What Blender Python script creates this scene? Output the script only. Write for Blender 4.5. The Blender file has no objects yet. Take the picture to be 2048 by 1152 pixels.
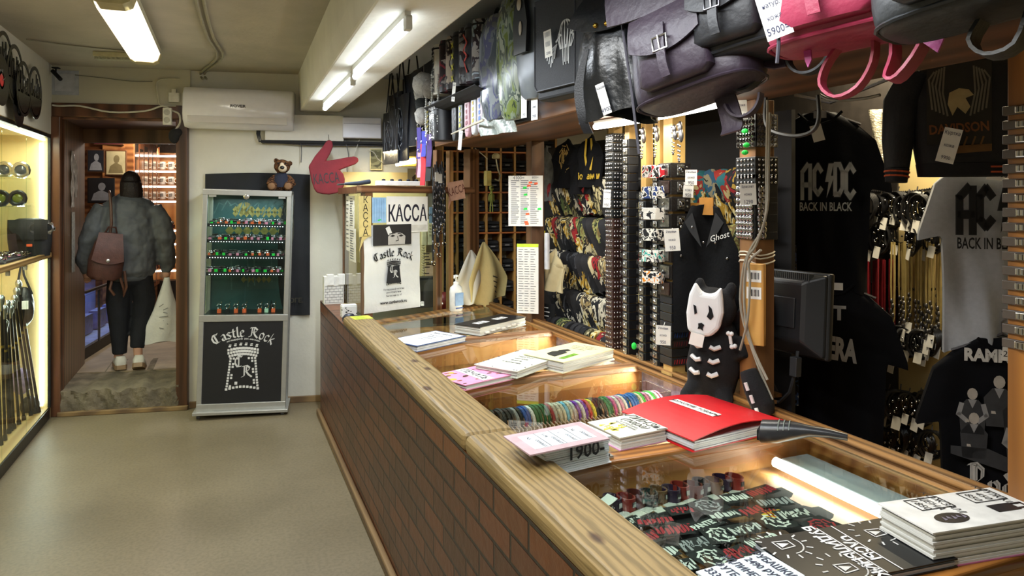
import bpy, math, random
from mathutils import Vector, Matrix
SC = bpy.context.scene
COL = SC.collection
R = random.Random(11)
PI = math.pi
# ---------------------------------------------------------------- camera, world, exposure, big lights
F, CX, HY, EYE = 1400.0, 1024.0, 402.0, 1.62
PSI = math.atan((CX - 450) / F)
cam = bpy.data.cameras.new('camera'); cam.sensor_width = 36; cam.lens = F / 2048 * 36
cam.shift_y = -(576 - HY) / 2048; cam.clip_start = .05
camo = bpy.data.objects.new('camera', cam); COL.objects.link(camo)
camo.location = (0, 0, EYE); camo.rotation_euler = (PI / 2, 0, -PSI); SC.camera = camo
SC.view_settings.view_transform = 'Standard'; SC.view_settings.look = 'None'
SC.view_settings.exposure = 0.72; SC.view_settings.gamma = 1; SC.view_settings.use_curve_mapping = False
w = bpy.data.worlds.new('world'); SC.world = w; w.use_nodes = True
w.node_tree.nodes['Background'].inputs[0].default_value = (.9, .95, 1, 1)
w.node_tree.nodes['Background'].inputs[1].default_value = .12
def lamp(name, loc, size, power, col=(1, 1, 1), rot=(0, 0, 0)):
    l = bpy.data.lights.new(name, 'AREA'); l.shape = 'RECTANGLE'; l.size, l.size_y = size
    l.energy = power; l.color = col
    o = bpy.data.objects.new(name, l); COL.objects.link(o); o.location = loc; o.rotation_euler = rot
    return o
lamp('light_ceiling_fixture', (-.49, 4.43, 2.535), (.16, 1.4), 27, (1, .95, .84))
lamp('light_aisle_fill', (-.45, 1.0, 2.56), (.2, 1.3), 25, (1, .96, .86))  # unseen lamp added above the aisle, out of view, for fill light
lamp('light_beam_tube_far', (.66, 4.55, 2.255), (.05, 1.2), 15, (.86, .93, 1))
lamp('light_beam_tube_mid', (.62, 3.0, 2.255), (.05, 1.2), 15, (.86, .93, 1))
lamp('light_beam_tube_near', (.6, 1.2, 2.255), (.05, 1.2), 12, (.9, .95, 1))
lamp('light_seller_aisle', (2.8, 2.25, 2.45), (.08, .8), 24, (1, .85, .58))
lamp('light_under_shelf', (1.66, 2.75, 1.945), (.06, 1.5), 8, (1, .95, .84), (0, 0, 0))
lamp('light_booth', (1.12, 5.3, 2.0), (.1, .3), 3, (1, .8, .45))
lamp('light_back_room', (-.7, 8.6, 2.5), (.4, .6), 22, (1, .88, .74))
lamp('light_passage', (-.75, 6.75, 2.28), (.3, .3), 2.4, (.85, .92, 1))

# ---------------------------------------------------------------- helpers
def ray(u, v):
    s, c = math.sin(PSI), math.cos(PSI); r = (u - CX) / F
    return Vector((s + r * c, c - r * s, (HY - v) / F))
def onz(u, v, z):
    d = ray(u, v); p = d * ((z - EYE) / d.z); return Vector((p.x, p.y, z))
def onx(u, v, x):
    d = ray(u, v); p = d * (x / d.x); return Vector((x, p.y, p.z + EYE))
def ony(u, v, y):
    d = ray(u, v); p = d * (y / d.y); return Vector((p.x, y, p.z + EYE))
def atd(u, v, dep):
    p = ray(u, v) * dep; return Vector((p.x, p.y, p.z + EYE))
def lin(h):
    h = h.lstrip('#'); o = []
    for i in (0, 2, 4):
        c = int(h[i:i + 2], 16) / 255
        o.append(c / 12.92 if c <= .04045 else ((c + .055) / 1.055) ** 2.4)
    return (*o, 1)
MATS = {}
def nodes(name):
    m = bpy.data.materials.new(name); m.use_nodes = True
    return m, m.node_tree.nodes, m.node_tree.links, m.node_tree.nodes['Principled BSDF']
def mat(h, rough=.6, metal=0, var=.12, scale=25, bump=0, spec=.5, bscale=None, sheen=0):
    key = (h, rough, metal, var, scale, bump, spec, bscale)
    if key in MATS: return MATS[key]
    m, N, L, B = nodes('surface_' + h.strip('#'))
    c = lin(h)
    t = N.new('ShaderNodeTexCoord'); n = N.new('ShaderNodeTexNoise'); n.inputs['Scale'].default_value = scale
    n.inputs['Detail'].default_value = 4; L.new(t.outputs['Object'], n.inputs['Vector'])
    r = N.new('ShaderNodeValToRGB'); L.new(n.outputs['Fac'], r.inputs['Fac'])
    r.color_ramp.elements[0].position = .3; r.color_ramp.elements[1].position = .7
    r.color_ramp.elements[0].color = tuple(max(0, k * (1 - var)) for k in c[:3]) + (1,)
    r.color_ramp.elements[1].color = tuple(min(1, k * (1 + var)) for k in c[:3]) + (1,)
    L.new(r.outputs['Color'], B.inputs['Base Color'])
    B.inputs['Roughness'].default_value = rough; B.inputs['Metallic'].default_value = metal
    B.inputs['Specular IOR Level'].default_value = spec
    if bump:
        b = N.new('ShaderNodeBump'); b.inputs['Strength'].default_value = bump; b.inputs['Distance'].default_value = .01
        n2 = N.new('ShaderNodeTexNoise'); n2.inputs['Scale'].default_value = bscale or scale * 4
        n2.inputs['Detail'].default_value = 5
        L.new(t.outputs['Object'], n2.inputs['Vector']); L.new(n2.outputs['Fac'], b.inputs['Height'])
        L.new(b.outputs['Normal'], B.inputs['Normal'])
    MATS[key] = m
    return m
def wood(h1, h2, axis='y', grain=14, rough=.45, knots=0, spec=.5, stretch=.07):
    key = ('wood', h1, h2, axis, grain, rough, knots)
    if key in MATS: return MATS[key]
    m, N, L, B = nodes('wood_' + h1.strip('#'))
    t = N.new('ShaderNodeTexCoord'); mp = N.new('ShaderNodeMapping'); L.new(t.outputs['Object'], mp.inputs['Vector'])
    mp.inputs['Scale'].default_value = [grain * (stretch if axis == a else 1) for a in 'xyz']
    n = N.new('ShaderNodeTexNoise'); n.inputs['Scale'].default_value = 1; n.inputs['Detail'].default_value = 6
    n.inputs['Distortion'].default_value = 1.2; L.new(mp.outputs[0], n.inputs['Vector'])
    wv = N.new('ShaderNodeTexWave'); wv.wave_type = 'RINGS'; wv.rings_direction = axis.upper()
    wv.inputs['Scale'].default_value = .55; wv.inputs['Distortion'].default_value = 4; wv.inputs['Detail'].default_value = 3
    wv.inputs['Detail Scale'].default_value = .9
    L.new(mp.outputs[0], wv.inputs['Vector'])
    mx = N.new('ShaderNodeMix'); mx.inputs[0].default_value = .45
    L.new(n.outputs['Fac'], mx.inputs[2]); L.new(wv.outputs['Fac'], mx.inputs[3])
    r = N.new('ShaderNodeValToRGB'); L.new(mx.outputs[0], r.inputs['Fac'])
    r.color_ramp.elements[0].position = .25; r.color_ramp.elements[1].position = .72
    r.color_ramp.elements[0].color = lin(h1); r.color_ramp.elements[1].color = lin(h2)
    out = r.outputs['Color']
    if knots:
        mk = N.new('ShaderNodeMapping'); L.new(t.outputs['Object'], mk.inputs['Vector'])
        mk.inputs['Scale'].default_value = [knots * (.55 if axis == a else 1) for a in 'xyz']
        vo = N.new('ShaderNodeTexVoronoi'); vo.inputs['Scale'].default_value = 1; L.new(mk.outputs[0], vo.inputs['Vector'])
        rk = N.new('ShaderNodeValToRGB'); L.new(vo.outputs['Distance'], rk.inputs['Fac'])
        rk.color_ramp.elements[0].position = .07; rk.color_ramp.elements[1].position = .15
        rk.color_ramp.elements[0].color = (.22, .15, .1, 1); rk.color_ramp.elements[1].color = (1, 1, 1, 1)
        mm = N.new('ShaderNodeMix'); mm.data_type = 'RGBA'; mm.blend_type = 'MULTIPLY'; mm.inputs[0].default_value = 1
        L.new(out, mm.inputs[6]); L.new(rk.outputs['Color'], mm.inputs[7]); out = mm.outputs[2]
    L.new(out, B.inputs['Base Color'])
    B.inputs['Roughness'].default_value = rough; B.inputs['Specular IOR Level'].default_value = spec
    b = N.new('ShaderNodeBump'); b.inputs['Strength'].default_value = .25; b.inputs['Distance'].default_value = .003
    L.new(mx.outputs[0], b.inputs['Height']); L.new(b.outputs['Normal'], B.inputs['Normal'])
    MATS[key] = m
    return m
def glass(tint='#f4faf6', refl=.9, ior=1.35, rough=.02):
    key = ('glass', tint, refl, ior, rough)
    if key in MATS: return MATS[key]
    m, N, L, B = nodes('glass_' + tint.strip('#')); N.remove(B)
    tr = N.new('ShaderNodeBsdfTransparent'); tr.inputs[0].default_value = lin(tint)
    gl = N.new('ShaderNodeBsdfGlossy'); gl.inputs['Roughness'].default_value = rough
    gl.inputs[0].default_value = (refl, refl, refl, 1)
    n = N.new('ShaderNodeTexNoise'); n.inputs['Scale'].default_value = 6
    fr = N.new('ShaderNodeFresnel'); fr.inputs['IOR'].default_value = ior
    ms = N.new('ShaderNodeMixShader'); ge = N.new('ShaderNodeNewGeometry'); sb = N.new('ShaderNodeMath'); sb.operation = 'SUBTRACT'; sb.inputs[0].default_value = 1; L.new(ge.outputs['Backfacing'], sb.inputs[1])
    mu = N.new('ShaderNodeMath'); mu.operation = 'MULTIPLY'; L.new(fr.outputs[0], mu.inputs[0]); L.new(sb.outputs[0], mu.inputs[1])
    L.new(mu.outputs[0], ms.inputs[0]); L.new(tr.outputs[0], ms.inputs[1]); L.new(gl.outputs[0], ms.inputs[2])
    L.new(ms.outputs[0], N['Material Output'].inputs['Surface'])
    MATS[key] = m
    return m
def emit(h, s):
    key = ('emit', h, s)
    if key in MATS: return MATS[key]
    m, N, L, B = nodes('light_' + h.strip('#'))
    B.inputs['Base Color'].default_value = lin(h); B.inputs['Emission Color'].default_value = lin(h); B.inputs['Emission Strength'].default_value = s
    MATS[key] = m
    return m
def pattern(cols, scale=18, rough=.7, kind='noise', stretch=(1, 1, 1), spec=.3, metal=0):
    """printed cloth: hard-edged blobs of the listed colours, different on every object"""
    key = ('pat', tuple(cols), scale, rough, kind, stretch, metal)
    if key in MATS: return MATS[key]
    m, N, L, B = nodes('print_' + cols[0].strip('#'))
    t = N.new('ShaderNodeTexCoord'); oi = N.new('ShaderNodeObjectInfo')
    mul = N.new('ShaderNodeMath'); mul.operation = 'MULTIPLY'; mul.inputs[1].default_value = 37.0; L.new(oi.outputs['Random'], mul.inputs[0])
    ad = N.new('ShaderNodeVectorMath'); ad.operation = 'ADD'; L.new(t.outputs['Object'], ad.inputs[0]); L.new(mul.outputs[0], ad.inputs[1])
    mp = N.new('ShaderNodeMapping'); mp.inputs['Scale'].default_value = [scale * k for k in stretch]; L.new(ad.outputs[0], mp.inputs['Vector'])
    if kind == 'voronoi':
        n = N.new('ShaderNodeTexVoronoi'); n.inputs['Scale'].default_value = 1; out = n.outputs['Distance']
    else:
        n = N.new('ShaderNodeTexNoise'); n.inputs['Scale'].default_value = 1; n.inputs['Detail'].default_value = 3; n.inputs['Distortion'].default_value = .8; out = n.outputs['Fac']
    L.new(mp.outputs[0], n.inputs['Vector'])
    r = N.new('ShaderNodeValToRGB'); r.color_ramp.interpolation = 'CONSTANT'; L.new(out, r.inputs['Fac'])
    k = len(cols); lo, hi = (.34, .66) if kind != 'voronoi' else (.12, .6)
    while len(r.color_ramp.elements) < k: r.color_ramp.elements.new(1)
    for i, e in enumerate(r.color_ramp.elements):
        e.position = 0 if i == 0 else lo + (hi - lo) * i / k
    for i, e in enumerate(r.color_ramp.elements): e.color = lin(cols[i])
    L.new(r.outputs['Color'], B.inputs['Base Color']); B.inputs['Roughness'].default_value = rough
    B.inputs['Specular IOR Level'].default_value = spec; B.inputs['Metallic'].default_value = metal
    MATS[key] = m
    return m
def V(*a): return Vector(a)
def frame(o, x, y=None):
    """matrix whose local x runs along x, local y near y, z out of the sheet"""
    x = Vector(x).normalized(); y = Vector(y or (0, 0, 1)); z = x.cross(y).normalized(); y = z.cross(x)
    m = Matrix((x, y, z)).transposed().to_4x4(); m.translation = Vector(o); return m
class M:
    def __init__(s): s.v = []; s.f = []; s.mi = []; s.T = Matrix(); s.m = 0
    def add(s, vs, fs):
        o = len(s.v); T = s.T
        s.v += [tuple(T @ Vector(p)) for p in vs]; s.f += [tuple(o + i for i in f) for f in fs]; s.mi += [s.m] * len(fs); return s
    def box(s, x0, y0, z0, x1, y1, z1):
        return s.add([(x0, y0, z0), (x1, y0, z0), (x1, y1, z0), (x0, y1, z0), (x0, y0, z1), (x1, y0, z1), (x1, y1, z1), (x0, y1, z1)],
                     [(0, 3, 2, 1), (4, 5, 6, 7), (0, 1, 5, 4), (1, 2, 6, 5), (2, 3, 7, 6), (3, 0, 4, 7)])
    def cb(s, c, d, rz=0, ry=0, rx=0):
        T = s.T; s.T = T @ Matrix.Translation(c) @ Matrix.Rotation(rz, 4, 'Z') @ Matrix.Rotation(ry, 4, 'Y') @ Matrix.Rotation(rx, 4, 'X')
        a, b, e = d[0] / 2, d[1] / 2, d[2] / 2; s.box(-a, -b, -e, a, b, e); s.T = T; return s
    def rbox(s, x0, y0, z0, x1, y1, z1, r):
        """box with rounded vertical edges"""
        p = []
        for cx, cy, a in ((x1 - r, y1 - r, 0), (x0 + r, y1 - r, 90), (x0 + r, y0 + r, 180), (x1 - r, y0 + r, 270)):
            for k in range(4):
                t = math.radians(a + k * 30); p.append((cx + r * math.cos(t), cy + r * math.sin(t)))
        return s.prism(p, z0, z1)
    def prism(s, poly, z0, z1):
        n = len(poly)
        a = sum(poly[i][0] * poly[(i + 1) % n][1] - poly[(i + 1) % n][0] * poly[i][1] for i in range(n))
        if a < 0: poly = poly[::-1]
        return s.add([(x, y, z0) for x, y in poly] + [(x, y, z1) for x, y in poly],
                     [tuple(range(n - 1, -1, -1)), tuple(range(n, 2 * n))] + [(i, (i + 1) % n, n + (i + 1) % n, n + i) for i in range(n)])
    def tube(s, pts, r, n=6, closed=False):
        pts = [Vector(p) for p in pts]; k = len(pts); rr = r if isinstance(r, (list, tuple)) else [r] * k
        vs = []; up = None
        for i, p in enumerate(pts):
            if closed: d = pts[(i + 1) % k] - pts[i - 1]
            else: d = pts[min(i + 1, k - 1)] - pts[max(i - 1, 0)]
            d.normalize()
            if up is None: up = d.orthogonal()
            up = (up - d * up.dot(d))
            if up.length < 1e-6: up = d.orthogonal()
            up.normalize(); sd = d.cross(up)
            vs += [p + (up * math.cos(2 * PI * j / n) + sd * math.sin(2 * PI * j / n)) * rr[i] for j in range(n)]
        fs = [(i * n + j, i * n + (j + 1) % n, ((i + 1) % k) * n + (j + 1) % n, ((i + 1) % k) * n + j) for i in range(k if closed else k - 1) for j in range(n)]
        if not closed: fs += [tuple(range(n - 1, -1, -1)), tuple(range((k - 1) * n, k * n))]
        return s.add(vs, fs)
    def loft(s, rings, cap=True, closed=False):
        n = len(rings[0]); k = len(rings)
        fs = [(i * n + j, i * n + (j + 1) % n, ((i + 1) % k) * n + (j + 1) % n, ((i + 1) % k) * n + j) for i in range(k if closed else k - 1) for j in range(n)]
        if cap and not closed: fs += [tuple(range(n - 1, -1, -1)), tuple(range((k - 1) * n, k * n))]
        return s.add([p for r in rings for p in r], fs)
    def lathe(s, prof, n=20):
        return s.loft([[(r * math.cos(2 * PI * j / n), r * math.sin(2 * PI * j / n), z) for j in range(n)] for r, z in prof])
    def ell(s, c, r, nu=14, nv=9):
        r = r if isinstance(r, (list, tuple)) else (r, r, r)
        return s.loft([[(c[0] + r[0] * math.sin(t) * math.cos(2 * PI * j / nu), c[1] + r[1] * math.sin(t) * math.sin(2 * PI * j / nu), c[2] - r[2] * math.cos(t)) for j in range(nu)]
                       for t in [PI * max(.02, min(nv - .02, i)) / nv for i in range(nv + 1)]])
    def sheet(s, fn, nu, nv, t=.003, d=None):
        """fn(u,v)->point; a cloth of thickness t (offset along its own normals)"""
        P = [[Vector(fn(i / nu, j / nv)) for j in range(nv + 1)] for i in range(nu + 1)]
        Q = []
        for i in range(nu + 1):
            row = []
            for j in range(nv + 1):
                a = P[min(i + 1, nu)][j] - P[max(i - 1, 0)][j]; b = P[i][min(j + 1, nv)] - P[i][max(j - 1, 0)]
                nn = Vector(d) if d else a.cross(b).normalized(); row.append(P[i][j] - nn * t)
            Q.append(row)
        w = nv + 1; o = (nu + 1) * w
        fs = []
        for i in range(nu):
            for j in range(nv):
                a, b, c, e = i * w + j, (i + 1) * w + j, (i + 1) * w + j + 1, i * w + j + 1
                fs += [(a, b, c, e), (o + e, o + c, o + b, o + a)]
        for i in range(nu):
            fs += [(i * w, o + i * w, o + (i + 1) * w, (i + 1) * w), (i * w + nv, (i + 1) * w + nv, o + (i + 1) * w + nv, o + i * w + nv)]
        for j in range(nv):
            fs += [(j, j + 1, o + j + 1, o + j), (nu * w + j, o + nu * w + j, o + nu * w + j + 1, nu * w + j + 1)]
        return s.add([p for r in P for p in r] + [p for r in Q for p in r], fs)
    def text(s, body, size, T=None, bold=0, align='CENTER', sx=1, ext=.0004, shear=0):
        key = (body, bold, align, shear)
        if key not in TXT:
            cu = bpy.data.curves.new('lettering', 'FONT'); cu.body = body; cu.size = 1; cu.align_x = align; cu.align_y = 'CENTER'
            cu.resolution_u = 2; cu.offset = bold; cu.shear = shear
            ob = bpy.data.objects.new('lettering', cu); COL.objects.link(ob)
            bpy.context.view_layer.update()
            me = ob.evaluated_get(bpy.context.evaluated_depsgraph_get()).to_mesh()
            TXT[key] = ([tuple(v.co) for v in me.vertices], [tuple(p.vertices) for p in me.polygons])
            bpy.data.objects.remove(ob); bpy.data.curves.remove(cu)
        vs, fs = TXT[key]; keep = s.T
        if T is not None: s.T = s.T @ T
        s.add([(x * size * sx, y * size, ext) for x, y, z in vs], fs); s.T = keep
        return s
    def poly(s, pts, z=.0004):
        return s.add([(x, y, z) for x, y in pts], [tuple(range(len(pts)))])
    def stroke(s, pts, wd, z=.0004):
        """flat pen line in local xy"""
        for (x0, y0), (x1, y1) in zip(pts, pts[1:]):
            dx, dy = x1 - x0, y1 - y0; l = math.hypot(dx, dy) or 1; px, py = -dy / l * wd / 2, dx / l * wd / 2
            ex, ey = dx / l * wd * .3, dy / l * wd * .3
            s.poly([(x0 - px - ex, y0 - py - ey), (x1 - px + ex, y1 - py + ey), (x1 + px + ex, y1 + py + ey), (x0 + px - ex, y0 + py - ey)], z)
        return s
    def nib(s, pts, nx, ny, th=.012, z=.0004):
        """broad-nib pen stroke: each segment swept by the slanted nib, with a minimum weight th"""
        s.stroke(pts, th, z)
        for (x0, y0), (x1, y1) in zip(pts, pts[1:]):
            q = [(x0 - nx, y0 - ny), (x0 + nx, y0 + ny), (x1 + nx, y1 + ny), (x1 - nx, y1 - ny)]
            a = sum(q[i][0] * q[(i + 1) % 4][1] - q[(i + 1) % 4][0] * q[i][1] for i in range(4))
            if abs(a) < 1e-9: continue
            s.poly(q if a > 0 else q[::-1], z)
        return s
    def build(s, name, mats, parent=None, smooth=False, bevel=0, loc=None, rz=0, seg=2, sub=0, auto=True):
        me = bpy.data.meshes.new(name); me.from_pydata(s.v, [], s.f); me.update()
        for m in (mats if isinstance(mats, (list, tuple)) else [mats]): me.materials.append(m)
        if s.mi and max(s.mi): me.polygons.foreach_set('material_index', s.mi)
        if smooth:
            me.polygons.foreach_set('use_smooth', [True] * len(me.polygons))
            try: me.set_sharp_from_angle(angle=math.radians(50))
            except Exception: pass
        o = bpy.data.objects.new(name, me); COL.objects.link(o)
        if parent: o.parent = parent
        if loc is not None: o.location = loc
        if rz: o.rotation_euler = (0, 0, rz)
        if bevel:
            b = o.modifiers.new('bevel', 'BEVEL'); b.width = bevel; b.segments = seg; b.limit_method = 'ANGLE'
        if sub:
            b = o.modifiers.new('sub', 'SUBSURF'); b.levels = b.render_levels = sub
        return o
TXT = {}
def voxel(o, size=.01, it=4, fac=.6):
    r = o.modifiers.new('remesh', 'REMESH'); r.mode = 'VOXEL'; r.voxel_size = size; r.use_smooth_shade = True
    if it:
        k = o.modifiers.new('smooth', 'SMOOTH'); k.iterations = it; k.factor = fac
    return o
def tag(o, label=None, cat=None, group=None, kind=None):
    if label: o['label'] = label
    if cat: o['category'] = cat
    if group: o['group'] = group
    if kind: o['kind'] = kind
    return o
def thing(name, label, cat, loc=(0, 0, 0), rz=0, group=None, rot=None):
    o = bpy.data.objects.new(name, None); o.empty_display_size = .02; COL.objects.link(o); o.location = loc
    o.rotation_euler = rot or (0, 0, rz); return tag(o, label, cat, group)
def struct(name, m, mats, **k): return tag(m.build(name, mats, **k), kind='structure')
def dup(root, loc=None, rz=None, label=None, group=None, rot=None, scale=None):
    r = root.copy(); COL.objects.link(r)
    if loc is not None: r.location = loc
    if rz is not None: r.rotation_euler = (0, 0, rz)
    if rot is not None: r.rotation_euler = rot
    if scale is not None: r.scale = scale if isinstance(scale, (tuple, list)) else (scale,) * 3
    if label: r['label'] = label
    if group: r['group'] = group
    for ch in list(root.children):
        c = ch.copy(); COL.objects.link(c); c.parent = r
        for g in list(ch.children):
            d = g.copy(); COL.objects.link(d); d.parent = c
    return r
def setmat(o, m, which=None):
    """a copy gets its own material without touching the shared mesh"""
    for k, s in enumerate(o.material_slots):
        if which is None or k == which: s.link = 'OBJECT'; s.material = m
def cable(name, pts, r, h, label, group=None, n=6, rough=.5):
    k = []
    P = [Vector(p) for p in pts]
    for i in range(len(P) - 1):     # smooth it a little
        a, b, c, d = P[max(i - 1, 0)], P[i], P[i + 1], P[min(i + 2, len(P) - 1)]
        for t in (0, .25, .5, .75):
            k.append(.5 * ((2 * b) + (c - a) * t + (2 * a - 5 * b + 4 * c - d) * t * t + (3 * b - a - 3 * c + d) * t ** 3))
    k.append(P[-1])
    return tag(M().tube(k, r, n).build(name, mat(h, rough), smooth=True), label, 'cable', group)

# colours used all over
ALU = mat('#b9bab6', .35, .7, .05); STEEL = mat('#c9c9c4', .25, .95, .05); DSTEEL = mat('#77767a', .35, .9, .1)
BLACK = mat('#141518', .75, 0, .2); LEATHER = mat('#191a1e', .45, 0, .2, 60, .15); WHITE = mat('#e6e6e1', .5, 0, .03)
PAPER = mat('#e9e8e2', .8, 0, .03); INK = mat('#16171c', .7, 0, .05); WHITEPRINT = mat('#d9d9d6', .7, 0, .05); GREYPRINT = mat('#8f9092', .7)
def onwall(u, v, off=0):
    A, B = V(-1.21, 6.22, 0), V(.71, 5.84, 0); n = V(-(B - A).y, (B - A).x, 0).normalized() * -1
    d = ray(u, v); p = d * (n.dot(A + n * off) / n.dot(V(d.x, d.y, 0))); return V(p.x, p.y, p.z + EYE)
WDIR = V(1.92, -.38, 0).normalized(); WN = V(-.38, -1.92, 0).normalized(); WANG = math.atan2(-.38, 1.92)
# ---------------------------------------------------------------- room shell
def wy(x): return 6.22 - (x + 1.21) * .198
def floor_mat():
    m, N, L, B = nodes('worn_vinyl_floor')
    t = N.new('ShaderNodeTexCoord')
    n1 = N.new('ShaderNodeTexNoise'); n1.inputs['Scale'].default_value = 1.1; n1.inputs['Detail'].default_value = 5
    n2 = N.new('ShaderNodeTexNoise'); n2.inputs['Scale'].default_value = 60; n2.inputs['Detail'].default_value = 4
    for n in (n1, n2): L.new(t.outputs['Object'], n.inputs['Vector'])
    r1 = N.new('ShaderNodeValToRGB'); L.new(n1.outputs['Fac'], r1.inputs['Fac'])
    r1.color_ramp.elements[0].position = .35; r1.color_ramp.elements[1].position = .68
    r1.color_ramp.elements[0].color = lin('#70654f'); r1.color_ramp.elements[1].color = lin('#847860')
    r2 = N.new('ShaderNodeValToRGB'); L.new(n2.outputs['Fac'], r2.inputs['Fac'])
    r2.color_ramp.elements[0].position = .3; r2.color_ramp.elements[1].position = .6
    r2.color_ramp.elements[0].color = (.78, .78, .76, 1); r2.color_ramp.elements[1].color = (1, 1, 1, 1)
    mm = N.new('ShaderNodeMix'); mm.data_type = 'RGBA'; mm.blend_type = 'MULTIPLY'; mm.inputs[0].default_value = 1
    L.new(r1.outputs['Color'], mm.inputs[6]); L.new(r2.outputs['Color'], mm.inputs[7]); L.new(mm.outputs[2], B.inputs['Base Color'])
    rr = N.new('ShaderNodeMapRange'); rr.inputs[3].default_value = .3; rr.inputs[4].default_value = .55
    L.new(n1.outputs['Fac'], rr.inputs[0]); L.new(rr.outputs[0], B.inputs['Roughness']); B.inputs['Specular IOR Level'].default_value = .4
    b = N.new('ShaderNodeBump'); b.inputs['Strength'].default_value = .12; b.inputs['Distance'].default_value = .02
    n3 = N.new('ShaderNodeTexNoise'); n3.inputs['Scale'].default_value = 5; L.new(t.outputs['Object'], n3.inputs['Vector'])
    L.new(n3.outputs['Fac'], b.inputs['Height']); L.new(b.outputs['Normal'], B.inputs['Normal'])
    return m
struct('floor', M().box(-1.9, -2.2, -.05, 3.3, 6.3, 0), floor_mat())
def plaster(h, var, bump, bs=30): return mat(h, .85, 0, var, 3, bump, .2, bs)
struct('ceiling', M().box(-1.9, -2.2, 2.64, 3.3, 6.4, 2.72), plaster('#b0aa9b', .1, .25))
struct('trim_ceiling_bluelit', M().box(.86, -2.2, 2.625, 3.3, 6.0, 2.638), plaster('#b4b9c2', .05, .1))  # added panel, blue-grey colour stands in for bluish light on white ceiling
struct('wall_left', M().box(-1.9, -2.2, 0, -1.8, 6.4, 2.64), plaster('#c9c4b2', .06, .1))
struct('wall_right', M().box(3.1, -2.2, 0, 3.2, 6.4, 2.64), mat('#d9c79c', .7, 0, .06, 4))
struct('wall_front', M().box(-1.9, -2.3, 0, 3.3, -2.2, 2.64), plaster('#c9c4b2', .06, .1))
# back wall with the doorway, built in a frame along the wall: x along, y into the wall, z up
WT = Matrix.Translation(V(-1.21, 6.22, 0)) @ Matrix.Rotation(WANG, 4, 'Z')
def wl(p): return (WT.inverted() @ Vector(p))
WL = lambda u, v, off=0: wl(onwall(u, v, off))
xl, xr, zt = WL(127, 500).x, WL(355, 500).x, WL(200, 236).z
m = M(); m.T = WT
m.box(-.7, 0, 0, xl - .06, .3, 2.64); m.box(xl - .06, 0, zt + .02, xr + .03, .3, 2.64); m.box(xr + .03, 0, 0, 4.6, .3, 2.64)
struct('wall_back', m, plaster('#d3d0c2', .07, .18))
# soffit lowering above the door wall: shallow frieze in front, shelf lip below
m = M(); m.T = WT
m.box(0, -.03, 2.36, xr + .1, 0, 2.64)
struct('trim_frieze', m, plaster('#bdb9a6', .05, .08))
DARKWOOD = wood('#3a2519', '#6b4630', 'z', 12, .35); DWX = wood('#33211a', '#5c3a29', 'x', 12, .35)
m = M(); m.T = WT
m.box(0, -.06, 0, xl, .02, zt); m.box(0, -.05, zt, xr + .12, .02, 2.36)
m.box(xr, -.05, .0, xr + .085, .02, zt); m.box(xl, -.03, zt - .02, xr, .2, zt + .02)
struct('trim_door_casing', m, DARKWOOD, bevel=.006)
PD = (WT.to_3x3().inverted() @ V(0, 1, 0)); SHX = PD.x / PD.y     # the passage runs along the counter, not square to the wall
WS = WT @ Matrix(((1, SHX, 0, 0), (0, 1, 0, 0), (0, 0, 1, 0), (0, 0, 0, 1)))
m = M(); m.T = WS
m.box(xl - .06, .02, .2, xl, .85, zt + .2); m.box(xr, .02, .2, xr + .05, .85, zt + .2)
m.box(xl, .78, zt - .13, xr, .85, zt + .2)
struct('trim_passage_lining', m, wood('#54402f', '#8a6a4c', 'z', 9, .4))
m = M(); m.T = WS; m.box(xl - .05, .1, zt - .01, xr + .05, .85, zt + .12)
struct('trim_passage_soffit', m, DWX)
# worn concrete step
def stepz(x, y): return .19 + .012 * math.sin(x * 23 + y * 9) + .008 * math.sin(x * 51)
m = M(); m.T = WS
def stp(u, v):
    x = xl - .01 + u * (xr - xl + .02)
    if v < .45: return (x, -.035 - .018 * math.sin(x * 31) - .012 * math.sin(x * 77 + v * 20) * (v > 0), .03 + v / .45 * (stepz(x, 0) - .03))
    return (x, -.035 + (v - .45) / .55 * 1.0, stepz(x, 0) * (1 - (v - .45) / .55) + .2 * (v - .45) / .55)
m.sheet(stp, 40, 12, .02)
struct('trim_step', m, mat('#6f6654', .85, 0, .35, 9, .9, .3, 40), smooth=True)
m = M(); m.T = WT; m.box(xl - .02, -.07, 0, xr + .09, -.035, .035)
struct('trim_step_batten', m, wood('#5f4a33', '#8a7048', 'x', 12, .6), bevel=.006)
m = M(); m.T = WT; m.box(xr + .09, -.02, 0, 2.0, 0, .05)
struct('baseboard_back', m, wood('#6a5238', '#90754c', 'x', 12, .6), bevel=.004)
# back room
m = M(); m.T = WT; m.box(-.9, .5, .12, 2.3, 5.2, .2)
struct('floor_back_room', m, mat('#8a7a60', .6, 0, .25, 5, .3))
m = M(); m.T = WT
m.box(-.9, 5.1, .2, 2.3, 5.2, 2.9); m.box(-.9, .9, .2, -.8, 5.2, 2.9); m.box(2.2, .9, .2, 2.3, 5.2, 2.9); m.box(-.9, .9, 2.8, 2.3, 5.2, 2.9); m.box(-.9, .85, .2, xl - .3, .9, 2.9); m.box(xr + .05, .3, .2, 2.3, .9, 2.9)
struct('wall_back_room', m, mat('#4a3526', .6, 0, .2))
# concrete beam along the ceiling
m = M(); a, b, zb = (.425, .845), (.557, .865), 2.34
m.loft([[(a[0] - .06, -2.0, 2.66), (a[0], -2.0, zb), (a[1], -2.0, zb), (a[1] + .02, -2.0, 2.66)],
        [(b[0] - .012, 5.92, 2.66), (b[0], 5.92, zb), (b[1], 5.92, zb), (b[1] + .02, 5.92, 2.66)]])
struct('trim_ceiling_beam', m, mat('#d6d4c8', .75, 0, .06, 4, .35, .3, 18), bevel=.012)

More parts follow.
